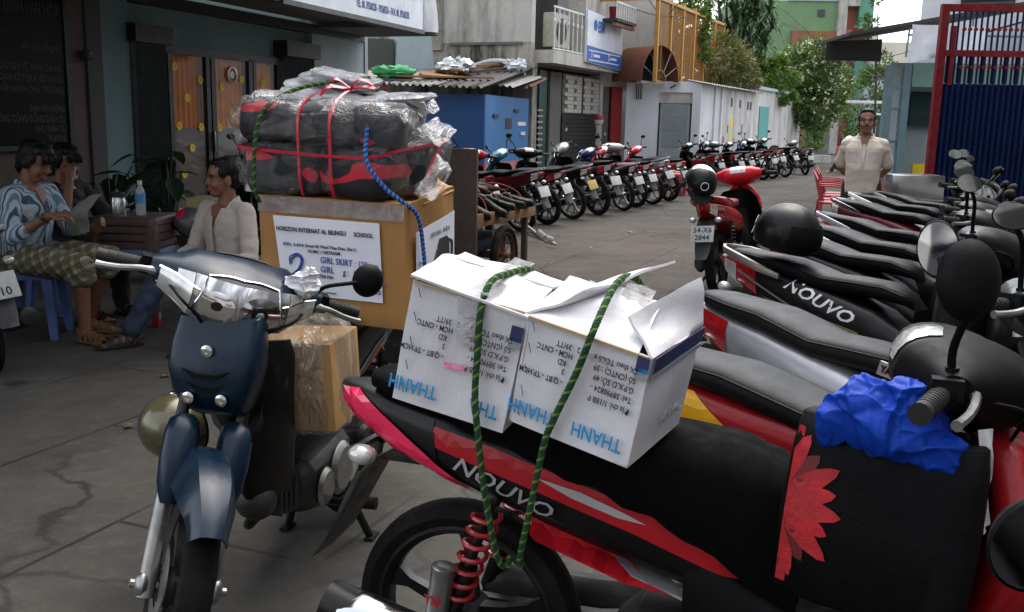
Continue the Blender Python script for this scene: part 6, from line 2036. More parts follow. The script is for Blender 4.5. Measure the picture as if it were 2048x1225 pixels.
hc, R = helmet('helmet', 'black and white cap helmet hanging on the red scooter mirror', 'black_paint', .125, True)
hc.location, hc.rotation_euler = (1.43, 7.55, 1.0), (RAD(-20), RAD(38), RAD(-95))
pk = MB()
pk.loft([[Vector((.12 + a * .11 * math.cos(b), a * .0 + .125 * math.sin(b) * (1 - .25 * a), -.005 - .02 * a - k_)) for b in [RAD(q) for q in range(-80, 81, 20)]] for a, k_ in ((0, 0), (1, 0), (1, .006), (0, .006))], caps=False, closed=True)
pk.build('peak', 'black_plastic', hc)
wp = MB()
wp.lathe([(.127 * math.sin(RAD(a)), .127 * math.cos(RAD(a))) for a in range(0, 60, 8)], 40, Matrix.Diagonal((1.12, 1, 1, 1)), RAD(100), RAD(260))
wp.build('white_panel', 'white_graphic', hc)
emb = MB()
emb.lathe([(.033, .0), (.033, .003), (.027, .003), (.027, 0)], 24, Matrix.Translation((.118, .0, .06)) @ Matrix.Rotation(RAD(62), 4, 'Y'))
eo = emb.build('emblem', 'white_graphic', hc)
text('R', .04, 'white_graphic', eo, Matrix.Translation((.118, .0, .06)) @ Matrix.Rotation(RAD(62), 4, 'Y') @ Matrix.Rotation(PI / 2, 4, 'Z') @ Matrix.Translation((0, -.014, .001)), align='CENTER', bold=.001)
MB().tube(bez([(.05, -.12, 0), (.06, -.16, -.09), (.04, -.17, -.17), (.06, -.16, -.22)], 5), .007, 6).build('chin_strap', 'black_plastic', hc)
# ---------------------------------------------------------------- bag with flower print and blue raincoat in front of the seat
mat('bag_black', (.004, .0042, .0045), .6, bmp=.25, bscale=90, var=.3, IOR=1.2)
mat('flower_red', (.42, .008, .014), .55, var=.3, vscale=18, bmp=.2, bscale=90)
mat('flower_dark', (.12, .004, .008), .55)
fb = thing('shoulder_bag', 'black bag with red flower print in front of the foreground seat', 'bag', (.66, 1.665, .56), (RAD(-4), RAD(3), RAD(-33)))
bg_ = MB()
bg_.loft([[q + Vector((0, 0, .012 * noise.noise(q * 8))) for q in sect((0, 0, z), wx, wy, 32, 5, 'Z')] for z, wx, wy in ((0, .15, .05), (.01, .165, .065), (.15, .17, .07), (.28, .165, .06), (.335, .158, .045), (.34, .15, .035))])
bgb = bvh_of(bg_)
bgo = bg_.build('bag_body', 'bag_black', fb, ang=60)
pet = []
drk = []
cx, cz = -.185, .17
for k in range(11):
    a = RAD(-80 + 16 * k)
    L_ = (.12, .13, .115, .14, .12, .135, .125, .14, .12, .13, .11)[k]
    u = Vector((math.cos(a), math.sin(a) * 1.15))
    v_ = Vector((-u.y, u.x)).normalized()
    pts = [(0.1, .008), (.4, .016), (.7, .019), (.9, .010), (1.0, 0), (.92, -.009), (.7, -.017), (.4, -.015), (.1, -.008)]
    pp = []
    for s_, t_ in pts:
        q = Vector((cx, cz)) + u * L_ * s_ + v_ * t_
        pp.append((max(-.155, q.x), min(.318, max(.02, q.y))))
    (drk if k in (2, 8) else pet).append(pp)
def dec2(polys, off, m, nm):
    decal(polys, bgb, -1, m, nm, bgo, off, 2)
dec2([[(-.155, .02), (-.135, .022), (-.14, .1), (-.13, .2), (-.142, .315), (-.155, .315)]], .002, 'flower_red', 'flower_print')
dec2(pet, .0035, 'flower_red', 'petal')
dec2(drk, .003, 'flower_dark', 'petal')
def cloth(name, col, rough=.6):
    return mat(name, col, rough, bmp=.25, bscale=35, var=.1, vscale=9, Sheen_Weight=.15)
mat('blue_nylon', (.003, .042, .36), .5, var=.1, vscale=9, bmp=.15, bscale=60, IOR=1.3)
rc = MB()
for c, r, e in (((0, 0, -.01), (.118, .075, .075), (0, 0, 0)), ((.035, .005, .035), (.075, .06, .055), (0, .5, .2)), ((-.05, .0, .02), (.08, .065, .05), (0, -.4, 0)), ((.10, -.015, -.045), (.05, .04, .055), (0, .4, .4)), ((-.10, -.01, -.03), (.04, .05, .06), (0, .2, 0))):
    rc.ell(c, r, 20, 14, e)
me = remesh(rc, .0034, 10, .014, 7.5, (1.2, 1, .8), 'blue_raincoat', True)
rco = obj('blue_raincoat', me, 'blue_nylon')
rco.scale = (.84, .84, .84)
rco.location, rco.rotation_euler = (.67, 1.65, .925), (RAD(0), RAD(8), RAD(-30))
tag(rco, 'crumpled bright blue raincoat stuffed on top of the black bag', 'raincoat')
wpp = panel(((0, 0, 0), (.03, .01, .0), (.045, .02, -.17), (.03, .015, -.2)), .001, 3, 8, .04).build('paper_scrap', 'rag', None)
wpp.location = (.80, 1.60, .92)
tag(wpp, 'white paper sticking out beside the blue raincoat', 'paper')
# ---------------------------------------------------------------- people
mat('skin', (.22, .10, .058), .5, var=.12, vscale=9, bmp=.06, bscale=120, Subsurface_Weight=.08, Subsurface_Radius=(.02, .008, .004))
mat('skin_dark', (.20, .095, .06), .5, var=.12, vscale=9, bmp=.06, bscale=120)
mat('hair_black', (.004, .004, .004), .5, spec=.3, bmp=.6, bscale=90, stretch=(1, 1, .25))
mat('eye_white', (.16, .12, .10), .3)
mat('eye_dark', (.012, .008, .006), .2)
mat('lip', (.22, .085, .07), .5)
mat('cloth_black', (.012, .012, .014), .85, bmp=.3, bscale=40)
mat('cloth_beige', (.50, .44, .39), .85, bmp=.3, bscale=45, var=.07)
mat('cloth_cream', (.58, .51, .42), .85, bmp=.3, bscale=45, var=.06)
mat('jeans', (.03, .045, .085), .85, bmp=.35, bscale=90, var=.3)
mat('trousers_dark', (.02, .018, .018), .85, bmp=.3, bscale=50)
mat('cloth_red', (.4, .03, .03), .85)
mat('cloth_blue', (.05, .1, .35), .85)
mat('sandal_brown', (.16, .085, .03), .6, bmp=.2)
mat('sandal_black', (.015, .014, .013), .6, bmp=.2)
def striped():
    m, nt, b = newmat('shirt_stripes')
    v = tc(nt, 'Object', (1, 1, 1), (0, 0, RAD(25)))
    sx_ = N(nt, 'ShaderNodeSeparateXYZ')
    nn = N(nt, 'ShaderNodeTexNoise', _Scale=5., _Detail=3.)
    nt.links.new(v, nn.inputs['Vector'])
    w = N(nt, 'ShaderNodeTexWave', wave_type='BANDS', bands_direction='X', _Scale=13., _Distortion=.25, _Detail=1.)
    w.inputs['Detail Scale'].default_value = 1.2
    nt.links.new(v, w.inputs['Vector'])
    w2 = N(nt, 'ShaderNodeTexWave', wave_type='BANDS', bands_direction='X', _Scale=6.5, _Distortion=.25, _Detail=1.)
    nt.links.new(v, w2.inputs['Vector'])
    c = mix(nt, ramp(nt, w.outputs['Fac'], [(.35, 0.), (.6, 1.)]), (.13, .25, .36), (.46, .54, .60))
    c = mix(nt, ramp(nt, w2.outputs['Fac'], [(.86, 0.), (.95, .8)]), c, (.03, .05, .11))
    nt.links.new(c, b.inputs['Base Color'])
    b.inputs['Roughness'].default_value = .85
    bump(nt, b, nz(nt, v, 16, 5, .6), .5, .02)
striped()
def plaid():
    m, nt, b = newmat('shorts_plaid')
    v = tc(nt, 'Object', (1, 1, 1), (0, .5, .2))
    c = (.33, .31, .24)
    for d_, sc_, col, th in (('X', 5.5, (.12, .10, .03), .72), ('Z', 5.5, (.12, .10, .03), .72), ('X', 11., (.03, .03, .025), .93), ('Z', 11., (.03, .03, .025), .93)):
        w = N(nt, 'ShaderNodeTexWave', wave_type='BANDS', bands_direction=d_, _Scale=sc_, _Distortion=.8, _Detail=1.)
        nt.links.new(v, w.inputs['Vector'])
        c = mix(nt, ramp(nt, w.outputs['Fac'], [(th - .06, 0.), (th + .04, .75)]), c, col)
    nt.links.new(c, b.inputs['Base Color'])
    b.inputs['Roughness'].default_value = .85
    bump(nt, b, nz(nt, v, 20, 5, .6), .4, .02)
plaid()
def chain(k, pts, rs, n=12):
    """tapered limb through joints with rounded ends"""
    P = [Vector(p) for p in pts]
    pp, rr = [], []
    for i in range(len(P) - 1):
        for t in (0, .33, .66):
            pp.append(P[i].lerp(P[i + 1], t))
            rr.append(rs[i] + (rs[i + 1] - rs[i]) * t)
    pp.append(P[-1])
    rr.append(rs[-1])
    for i, p in enumerate(P):
        k.ell(p, (rs[i], rs[i], rs[i]), n, 8)
    k.tube(pp, rr, n)
def trunk_loft(k, secs, lat, p=2.3):
    """secs: (centre, half width, half depth, forward vec)"""
    S_ = []
    for c, w, d, fw in secs:
        c, fw = Vector(c), Vector(fw).normalized()
        l = Vector(lat).normalized()
        S_.append([c + l * q.x + fw * q.y for q in sect((0, 0, 0), w, d, 20, p, 'Z')])
    k.loft(S_)
def hand(k, wrist, d, palm, curl=.5, side=1, sc=1.):
    """palm and five bent fingers; d points along the hand, palm is the palm normal"""
    wrist, d, palm = Vector(wrist), Vector(d).normalized(), Vector(palm)
    palm = (palm - d * palm.dot(d)).normalized()
    s_ = d.cross(palm) * side          # towards the thumb
    M = Matrix((s_, d, palm)).transposed()
    q = MB()
    q.ell((0, .045, 0), (.04, .05, .016), 12, 8)
    q.ell((0, .01, 0), (.028, .03, .018), 10, 6)
    for o in (q,):
        pass
    for i, (x, L) in enumerate(((.028, .075), (.010, .085), (-.010, .078), (-.028, .06))):
        p0 = Vector((x, .082, 0))
        a = curl * .7
        p1 = p0 + Vector((x * .15, math.cos(a), math.sin(a))) * L * .5
        a = curl * 1.6
        p2 = p1 + Vector((0, math.cos(a), math.sin(a))) * L * .5
        chain(q, [p0 - Vector((0, .03, 0)), p0, p1, p2], [.009, .0095, .0085, .0072], 8)
    chain(q, [(.025, .02, .004), (.05, .045, .012), (.05, .08, .022)], [.013, .011, .008], 8)
    q.v = [wrist + (M @ p) * sc for p in q.v]
    k.add(q.v, q.f)
def person(label, loc, yaw, J, shirt, pants, hair='short', sleeve='long', skin='skin', feet=None, vox=.0055, seed=0, head_yaw=0, head_pitch=0, head_roll=0, size=1., leg='long', open_neck=True, hands=True, headscale=1., shirt_fold=.007):
    t = thing('person', label, 'person', loc, (0, 0, RAD(yaw)))
    V = {k: Vector(v) for k, v in J.items() if isinstance(v, tuple)}
    lat = (V['shL'] - V['shR']).normalized()
    spine = (V['neck'] - V['pelvis']).normalized()
    fw = lat.cross(spine).normalized()
    if fw.x < 0: fw = -fw
    pel, nk = V['pelvis'], V['neck']
    belly = J.get('belly', .0)
    bulge = J.get('bulge', 0.)
    tors = [(pel - spine * .08, .13, .10, fw), (pel, .155, .115 + bulge * .5, fw), (pel.lerp(nk, .3) + fw * bulge * .5, .15, .11 + bulge, fw), (pel.lerp(nk, .55), .165, .115 + bulge * .7, fw), (pel.lerp(nk, .76), .172, .112 + bulge * .2, fw), (pel.lerp(nk, .90), .135, .09, fw), (nk, .065, .06, fw)]
    hc = V['head']
    HM = Matrix.Translation(hc) @ Matrix.Rotation(RAD(head_yaw), 4, 'Z') @ Matrix.Rotation(RAD(head_pitch), 4, 'Y') @ Matrix.Rotation(RAD(head_roll), 4, 'X') @ Matrix.Scale(headscale, 4)
    k = MB()
    trunk_loft(k, tors, lat)
    h = MB()
    h.ell((-.005, 0, .03), (.094, .076, .088), 20, 14)
    h.ell((.028, 0, -.03), (.064, .06, .085), 16, 12)
    h.ell((.045, 0, -.088), (.038, .042, .028), 14, 10)
    h.ell((.082, 0, .018), (.014, .05, .012), 14, 8)
    for sg in (-1, 1):
        h.ell((.062, .036 * sg, -.036), (.026, .024, .03), 12, 8)
        h.ell((-.008, .078 * sg, -.018), (.02, .009, .032), 10, 8, (0, 0, -.3 * sg))
    h.ell((.098, 0, -.028), (.017, .013, .015), 10, 8)
    h.ell((.090, 0, -.008), (.012, .009, .03), 10, 8, (0, -.25, 0))
    h.ell((.086, 0, -.068), (.013, .024, .011), 12, 8)
    h.xf(HM)
    k.add(h.v, h.f)
    chain(k, [nk - spine * .06, hc + (HM.to_3x3() @ Vector((-.02, 0, -.05)))], [.062, .052])
    for s_, sg in (('R', -1), ('L', 1)):
        sh_, el, wr = V['sh' + s_], V['el' + s_], V['wr' + s_]
        chain(k, [sh_, sh_.lerp(el, .5), el, el.lerp(wr, .35), wr], [.045, .042, .036, .037, .026])
        if hands:
            hand(k, wr, V.get('hd' + s_, (wr - el)), V.get('pn' + s_, (0, 0, -1)), J.get('curl', .6), sg)
        hp, kn, an = V['hip' + s_], V['kn' + s_], V['an' + s_]
        chain(k, [hp, hp.lerp(kn, .5), kn, kn.lerp(an, .35), an], [.085, .075, .052, .05, .035])
        td = V.get('toe' + s_, an + Vector((.2, 0, -.06))) - an
        td.z = 0
        td.normalize()
        gz = an.z - .035
        chain(k, [an + Vector((0, 0, -.02)) - td * .03, an + Vector((0, 0, -.045)) + td * .06, an + td * .15 + Vector((0, 0, -.058))], [.034, .034, .022])
        sd_ = td.cross(Vector((0, 0, 1)))
        for q in range(5):
            chain(k, [an + td * .13 + sd_ * (q - 2) * .016 + Vector((0, 0, -.062)), an + td * (.195 - .008 * abs(q - 1.5)) + sd_ * (q - 2) * .017 + Vector((0, 0, -.066))], [.011, .009], 6)
    body = obj('body', remesh(k, vox, 3, name='body'), skin, t)
    # eyes, brows, lips
    for sg in (-1, 1):
        e = MB().ell((.0835, .031 * sg, -.002), (.0065, .0115, .0045), 10, 8).xf(HM)
        eo = e.build('eye', 'eye_white', t)
        MB().ell((.0865, .031 * sg + .001, -.002), (.0045, .006, .0045), 8, 6).xf(HM).build('iris', 'eye_dark', eo)
        MB().tube(bez([(.089, .014 * sg, .018), (.091, .032 * sg, .024), (.078, .052 * sg, .018)], 4), .0042, 6).xf(HM).build('eyebrow', 'hair_black', t)
    MB().ell((.0955, 0, -.0655), (.006, .021, .0042), 10, 6).ell((.0935, 0, -.0735), (.006, .018, .005), 10, 6).xf(HM).build('lips', 'lip', t)
    if hair == 'moustache':
        MB().tube(bez([(.086, -.026, -.06), (.098, 0, -.053), (.086, .026, -.06)], 4), .0045, 6).xf(HM).build('moustache', 'hair_black', t)
    # hair
    q = MB()
    q.ell((-.024, 0, .055), (.096, .084, .079), 20, 14)
    q.ell((-.055, 0, .0), (.062, .078, .075), 16, 12)
    for sg in (-1, 1):
        q.ell((.022, .066 * sg, .035), (.03, .016, .035), 10, 8)
    if hair == 'fringe':
        q.ell((.035, 0, .088), (.062, .066, .04), 14, 10)
        for i in range(6):
            q.ell((.088, -.05 + i * .02, .06 - .01 * (i % 2)), (.014, .014, .034), 8, 6, (0, -.2, 0))
        for sg in (-1, 1):
            q.ell((-.01, .078 * sg, .0), (.04, .014, .045), 10, 8)
        q.ell((-.07, 0, -.06), (.04, .06, .05), 10, 8)
    else:
        q.ell((.015, 0, .098), (.062, .062, .028), 14, 10)
    q.xf(HM)
    obj('hair', remesh(q, max(vox, .005), 2, .005, 60, (1, 1, .25), 'hair'), 'hair_black', t)
    # shirt
    q = MB()
    hem = J.get('hem', .06)
    g = .016
    secs = [(pel - spine * hem, .17, .135 + bulge * .3, fw)] + [(c, w + g, d + g, f) for c, w, d, f in tors[1:5]] + [(pel.lerp(nk, .92), .145, .095, fw), (nk - spine * .02, .08, .07, fw)]
    trunk_loft(q, secs, lat, 2.6)
    for s_ in 'RL':
        sh_, el, wr = V['sh' + s_], V['el' + s_], V['wr' + s_]
        sgl = 1 if s_ == 'L' else -1
        chain(q, [nk - spine * .045 + lat * sgl * .045, nk.lerp(sh_, .6) - spine * .012, sh_ + lat * sgl * .004], [.062, .058, .056])
        chain(q, [nk - spine * .12 + lat * sgl * .06 + fw * .02, sh_ - spine * .05], [.085, .062])
        if sleeve == 'long':
            e2 = el.lerp(wr, J.get('cuff' + s_, .55))
            chain(q, [sh_, sh_.lerp(el, .5), el, e2], [.062, .060, .056, .050])
        elif sleeve == 'elbow':
            e2 = el.lerp(wr, .25)
            chain(q, [sh_, sh_.lerp(el, .5), el, e2], [.074, .07, .068, .07])
        else:
            chain(q, [sh_ - spine * .008, sh_.lerp(el, .3), sh_.lerp(el, .75)], [.056, .060, .070])
    sm_ = remesh(q, max(vox, .007), 9, shirt_fold, 8.5, (1, 1, 1.5), 'shirt')
    so_ = obj('shirt', sm_, shirt, t)
    if open_neck:
        cm = MB()
        for sg in (-1, 1):
            a = nk - spine * .005 - fw * .062
            b = nk + lat * sg * .072 - spine * .012
            c = nk + fw * .085 + lat * sg * .042 - spine * .075
            up_ = spine * .05
            o_ = lat * sg * .022 + fw * .01
            pts = [a, a.lerp(b, .5) + lat * sg * .03 - fw * .01, b, b.lerp(c, .5) + fw * .015 + lat * sg * .012, c]
            inner = bez([p + up_ * w for p, w in zip(pts, (1, 1, .9, .6, .15))], 4)
            outer = bez([p + lat * sg * .026 + fw * (.012 if i > 2 else 0) - spine * (.0 if i < 4 else .035) for i, p in enumerate(pts)], 4)
            cm.loft([[a_, b_, b_ - spine * .004 + fw * .003, a_ - lat * sg * .004] for a_, b_ in zip(inner, outer)])
        cm.build('collar', shirt, so_, ang=60)
        vk = MB().poly([nk + fw * .085 + lat * .045 - spine * .01, nk + fw * .085 - lat * .045 - spine * .01, nk + fw * .15 - spine * .17], fw * .006)
        vk.build('neck_opening', skin, t)
        pm = MB()
        pm.loft([[p + lat * a + fw * b for a, b in ((-.014, 0), (.014, 0), (.014, .006), (-.014, .006))] for p in [pel.lerp(nk, 1 - .16 - .12 * i) + fw * ((.135, .146, .148 + bulge * .7, .146 + bulge * 1.0, .145 + bulge * 1.1, .142 + bulge * .8, .14 + bulge * .4)[i]) for i in range(7)]])
        pm.build('placket', shirt, so_)
    # lower clothing
    q = MB()
    trunk_loft(q, [(pel - spine * .09, .15, .12, fw), (pel, .172, .132 + bulge * .3, fw), (pel + spine * .07, .165, .128 + bulge * .5, fw)], lat, 2.6)
    for s_ in 'RL':
        hp, kn, an = V['hip' + s_], V['kn' + s_], V['an' + s_]
        if leg == 'short':
            dn = (kn - hp).normalized()
            chain(q, [hp, hp.lerp(kn, .5), kn + (an - kn) * .04, kn + (an - kn) * .16], [.102, .10, .088, .09])
        else:
            chain(q, [hp, hp.lerp(kn, .5), kn, kn.lerp(an, .5), an + Vector((0, 0, .02))], [.10, .09, .075, .07, .062])
    obj('shorts' if leg == 'short' else 'trousers', remesh(q, max(vox, .008), 3, .012, 9, (1, 1, 1), 'trousers'), pants, t)
    if feet:
        for s_ in 'RL':
            an = V['an' + s_]
            td = V.get('toe' + s_, an + Vector((.2, 0, 0))) - an
            td.z = 0
            td.normalize()
            sd_ = td.cross(Vector((0, 0, 1)))
            base = Vector((an.x, an.y, an.z - .085))
            out = [(-.06, .028), (-.03, .036), (.06, .038), (.13, .046), (.19, .04), (.225, .015), (.225, -.015), (.19, -.04), (.13, -.046), (.06, -.038), (-.03, -.036), (-.06, -.028)]
            so2 = MB().poly([base + td * a + sd_ * b for a, b in out], (0, 0, .02)).build('sandal', feet, t, bevel=.004)
            for a, hh in ((.0, .085), (.045, .075), (.09, .062), (.13, .05), (.16, .042)):
                st = MB()
                pts = [base + td * a + sd_ * (.044 * math.cos(x)) + Vector((0, 0, .015 + hh * .9 * math.sin(x))) for x in [PI * i / 8 for i in range(9)]]
                st.loft([[p - td * .012, p + td * .012, p + td * .012 + Vector((0, 0, .004)), p - td * .012 + Vector((0, 0, .004))] for p in pts])
                st.build('strap', feet, so2)
    return t, V, HM
# reading man on the blue stool, facing right
J1 = dict(pelvis=(0, 0, .50), neck=(.05, 0, .965), head=(.115, .0, 1.115), shR=(.06, -.185, .915), shL=(.06, .185, .915), elR=(.10, -.25, .665), elL=(.16, .25, .67), wrR=(.315, -.17, .80), wrL=(.40, .14, .70),
          hdR=(1, .45, .12), hdL=(1, -.2, .35), pnR=(.1, .3, -1), pnL=(0, -1, .3), hipR=(.02, -.095, .50), hipL=(.02, .095, .50), knR=(.47, -.13, .50), knL=(.50, .14, .52), anR=(.47, -.12, .09), anL=(.30, .16, .09), toeR=(.7, -.18, 0), toeL=(.5, .2, 0), hem=.10, curl=.8, cuffR=.28, cuffL=.35)
P1, V1, H1 = person('man in a blue striped shirt reading a newspaper on a blue stool', (-3.12, 6.18, 0), -10, J1, 'shirt_stripes', 'shorts_plaid', 'fringe', 'long', 'skin', 'sandal_brown', head_yaw=-3, head_pitch=22, leg='short', seed=1)
wt_ = MB()
c_, d_ = V1['elR'].lerp(V1['wrR'], .88), (V1['wrR'] - V1['elR']).normalized()
u_ = d_.orthogonal().normalized()
w_ = d_.cross(u_)
wt_.tube([c_ + (u_ * math.cos(2 * PI * i / 20) + w_ * math.sin(2 * PI * i / 20)) * .033 for i in range(20)], .006, 6, True)
wt_.ell(c_ + Vector((0, -.034, .005)), (.018, .007, .018), 14, 8)
wt_.build('wristwatch', 'dull_metal', P1)
# newspaper held folded
def newsprint():
    m, nt, b = newmat('newsprint')
    v = tc(nt)
    w = N(nt, 'ShaderNodeTexWave', wave_type='BANDS', bands_direction='Z', _Scale=60., _Distortion=6., _Detail=3.)
    nt.links.new(v, w.inputs['Vector'])
    c = mix(nt, ramp(nt, w.outputs['Fac'], [(.5, 0.), (.8, .5)]), (.24, .235, .21), (.06, .06, .06))
    c = mix(nt, ramp(nt, nz(nt, v, 9, 2), [(.55, 0.), (.58, .7)]), c, (.16, .18, .12))
    nt.links.new(c, b.inputs['Base Color'])
    b.inputs['Roughness'].default_value = .8
newsprint()
nw = MB()
p_ = panel(((-.16, -.02, .0), (.14, -.02, -.01), (.17, .10, .20), (-.13, .10, .19)), .003, 4, 10, .03)
nw.add(p_.v, p_.f)
p_ = panel(((-.16, -.02, .0), (.14, -.02, -.01), (.12, .03, -.17), (-.14, .05, -.15)), .003, 6, 10, .03)
nw.add(p_.v, p_.f)
no = nw.build('newspaper', 'newsprint', None, ang=60)
no.scale = (.72, .72, .72)
no.location, no.rotation_euler = (-2.74, 6.13, .79), (RAD(-20), RAD(-16), RAD(-25))
tag(no, 'folded newspaper held by the man in the striped shirt', 'newspaper')
# man behind, in black, hand at his face
J2 = dict(pelvis=(0, 0, .46), neck=(.10, 0, .93), head=(.15, .0, 1.08), shR=(.09, -.185, .88), shL=(.09, .185, .88), elR=(.34, -.20, .72), elL=(.26, .25, .66), wrR=(.29, -.10, .965), wrL=(.45, .12, .62),
          hdR=(-.35, .45, .8), hdL=(1, -.2, 0), pnR=(-.9, .4, .1), pnL=(0, 0, -1), hipR=(.02, -.095, .46), hipL=(.02, .095, .46), knR=(.46, -.14, .48), knL=(.46, .14, .48), anR=(.45, -.13, .09), anL=(.45, .15, .09), hem=.1)
person('man in a black T-shirt resting his face on his hand, behind the newspaper reader', (-3.28, 6.95, 0), -25, J2, 'cloth_black', 'trousers_dark', 'fringe', 'short', 'skin_dark', 'sandal_black', head_yaw=-5, head_pitch=14, open_neck=False, seed=2)
# man in the beige shirt, facing left
J3 = dict(pelvis=(0, 0, .42), neck=(.02, 0, .875), head=(.055, .0, 1.03), shR=(.03, -.19, .825), shL=(.03, .19, .825), elR=(.10, -.26, .56), elL=(.07, .27, .55), wrR=(.33, -.19, .49), wrL=(.28, .24, .47),
          hdR=(1, .2, -.3), hdL=(1, -.1, -.2), pnR=(0, .2, -1), pnL=(0, -.2, -1), hipR=(.02, -.095, .40), hipL=(.02, .095, .40), knR=(.42, -.17, .44), knL=(.40, .20, .44), anR=(.62, -.20, .09), anL=(.45, .22, .09), toeR=(.85, -.25, 0), toeL=(.7, .25, 0), hem=.06, cuffR=.5, cuffL=.5)
person('man in a beige shirt and jeans looking left beside the brown carton', (-1.83, 6.30, 0), 234, J3, 'cloth_beige', 'jeans', 'short', 'long', 'skin', 'sandal_black', head_yaw=-18, head_pitch=0, seed=3, headscale=1.03)
# standing man, arms behind his back
J4 = dict(pelvis=(0, 0, .88), neck=(-.02, 0, 1.345), head=(.0, .0, 1.495), shR=(-.02, -.175, 1.275), shL=(-.02, .175, 1.275), elR=(-.13, -.235, 1.03), elL=(-.13, .235, 1.03), wrR=(-.19, -.09, .90), wrL=(-.20, .07, .89),
          hdR=(-.1, 1, -.2), hdL=(-.1, -1, -.2), pnR=(-1, 0, 0), pnL=(-1, 0, 0), hipR=(0, -.095, .86), hipL=(0, .095, .86), knR=(.02, -.12, .48), knL=(.02, .12, .48), anR=(-.02, -.13, .09), anL=(-.02, .13, .09), toeR=(.2, -.2, 0), toeL=(.2, .2, 0), hem=.10, bulge=.035)
P4, V4, H4 = person('moustached man in a cream short-sleeved shirt standing in the lane', (3.55, 10.05, 0), -112, J4, 'cloth_cream', 'trousers_dark', 'moustache', 'short', 'skin', 'sandal_black', head_yaw=4, head_pitch=-8, seed=4, headscale=1.06, shirt_fold=.0025)
sh4 = [c for c in P4.children if c.name.startswith('shirt')][0]
bvs = BVHTree.FromPolygons([tuple(v.co) for v in sh4.data.vertices], [tuple(p.vertices) for p in sh4.data.polygons])
for sg in (-1, 1):
    for (z0, z1, dd, nm) in ((1.09, 1.185, .002, 'pocket'), (1.178, 1.205, .005, 'pocket_flap')):
        pm = MB()
        rows = []
        for i in range(7):
            yy = sg * .10 - .055 + .11 * i / 6
            col = []
            for zz in (z0, (z0 + z1) / 2, z1):
                hq = bvs.ray_cast(Vector((1, yy, zz)), Vector((-1, 0, 0)))
                xx = hq[0].x if hq[0] else .12
                col.append(Vector((xx + dd, yy, zz)))
            rows.append(col + [p - Vector((.004, 0, 0)) for p in reversed(col)])
        pm.loft(rows)
        pm.build(nm, 'cloth_beige', sh4)
# distant people and a rider
for lab, loc, yaw, sh_, hl in (('tiny person in red sitting far down the lane', (10.4, 31.5, 0), -60, 'cloth_red', None), ('tiny person in blue with a pale helmet far down the lane', (11.3, 33.5, 0), -120, 'cloth_blue', 'white'), ('tiny person in white sitting by the far trees', (11.0, 32.2, 0), 200, 'cloth_beige', None)):
    pp, vv, hh = person(lab, loc, yaw, J3, sh_, 'trousers_dark', 'short', 'short', 'skin_dark', None, vox=.016, open_neck=False, hands=False)
    if hl:
        hx, _r = helmet('helmet', 'pale helmet on the tiny person far down the lane', 'white_graphic', .13)
        hx.location = Vector(loc) + Vector((-.03, -.04, 1.07))
# ---------------------------------------------------------------- pavement cafe
mat('plastic_brown', (.085, .05, .045), .5, dirt=.3)
mat('plastic_blue', (.10, .17, .42), .45, dirt=.25)
mat('plastic_lightblue', (.12, .22, .36), .45, dirt=.2)
mat('plastic_red', (.36, .012, .025), .4, dirt=.2)
mat('plastic_purple', (.13, .045, .06), .5, dirt=.3)
mat('towel', (.33, .29, .15), .9, bmp=.4, bscale=60)
mat('steel', (.6, .6, .6), .2, 1., var=.04, vscale=2)
mat('bottle_label', (.08, .32, .62), .4)
mat('pot_clay', (.2, .09, .05), .8)
def clear_plastic():
    m, nt, b = newmat('bottle_plastic')
    b.inputs['Base Color'].default_value = (.8, .88, .9, 1)
    b.inputs['Roughness'].default_value = .08
    b.inputs['Alpha'].default_value = .35
clear_plastic()
def stool(name, label, m, w=.36, h=.45, top_w=.30, group=None):
    t = thing(name, label, 'stool', group=group)
    k = MB()
    k.loft([[Vector((x * s_, y * s_, z)) for x, y in ((-1, -.85), (-.85, -1), (.85, -1), (1, -.85), (1, .85), (.85, 1), (-.85, 1), (-1, .85))] for s_, z in ((top_w * .5 + .012, h - .055), (top_w * .5 + .004, h - .012), (top_w * .5 - .012, h))])
    k.build('seat', m, t, bevel=.004)
    for sx in (-1, 1):
        for sy in (-1, 1):
            a, b = Vector((sx * (top_w / 2 - .02), sy * (top_w / 2 - .02), h - .05)), Vector((sx * (w / 2 - .02), sy * (w / 2 - .02), 0))
            l = MB()
            l.loft([[p + Vector((x * q, y * q, 0)) for x, y in ((-1, -1), (1, -1), (1, 1), (-1, 1))] for p, q in ((a, .034), (a.lerp(b, .3), .028), (b, .02))])
            l.build('leg', m, t, bevel=.004)
    return t
st0 = stool('plastic_stool', 'blue plastic stool under the newspaper reader', 'plastic_blue', .36, .44, .31)
st0.location, st0.rotation_euler = (-3.08, 6.17, 0), (0, 0, RAD(8))
MB().box((0, 0, 0), (.01, .01, .01)) 
cols = ['plastic_red', 'plastic_lightblue', 'plastic_brown', 'plastic_brown', 'plastic_brown', 'plastic_brown']
labs = ['red plastic stool in the stack used as a table', 'light blue plastic stool in the stack used as a table', 'brown plastic stool, lowest brown one of the table stack', 'brown plastic stool, second brown one up in the table stack', 'brown plastic stool, third brown one up in the table stack', 'brown plastic stool on top of the table stack, carrying flask and bottle']
base = None
for i, (c_, l_) in enumerate(zip(cols, labs)):
    if base is None:
        base = stool('plastic_stool', l_, c_, .50, .48, .44, 'stacked plastic stools')
        o = base
    else:
        o = clone(base, label=l_, over=dict(seat=c_, leg=c_))
    o.location, o.rotation_euler = (-2.62, 6.75, i * .052), (0, 0, RAD(-6 + (i % 3)))
TZ = .48 + 5 * .052
fk = thing('steel_flask', 'brushed steel flask on the stacked brown stools', 'flask', (-2.73, 6.72, TZ))
MB().lathe([(0, 0), (.05, 0), (.052, .01), (.052, .10), (.049, .105), (.049, .12), (.0, .12)], 24).build('flask_body', 'steel', fk)
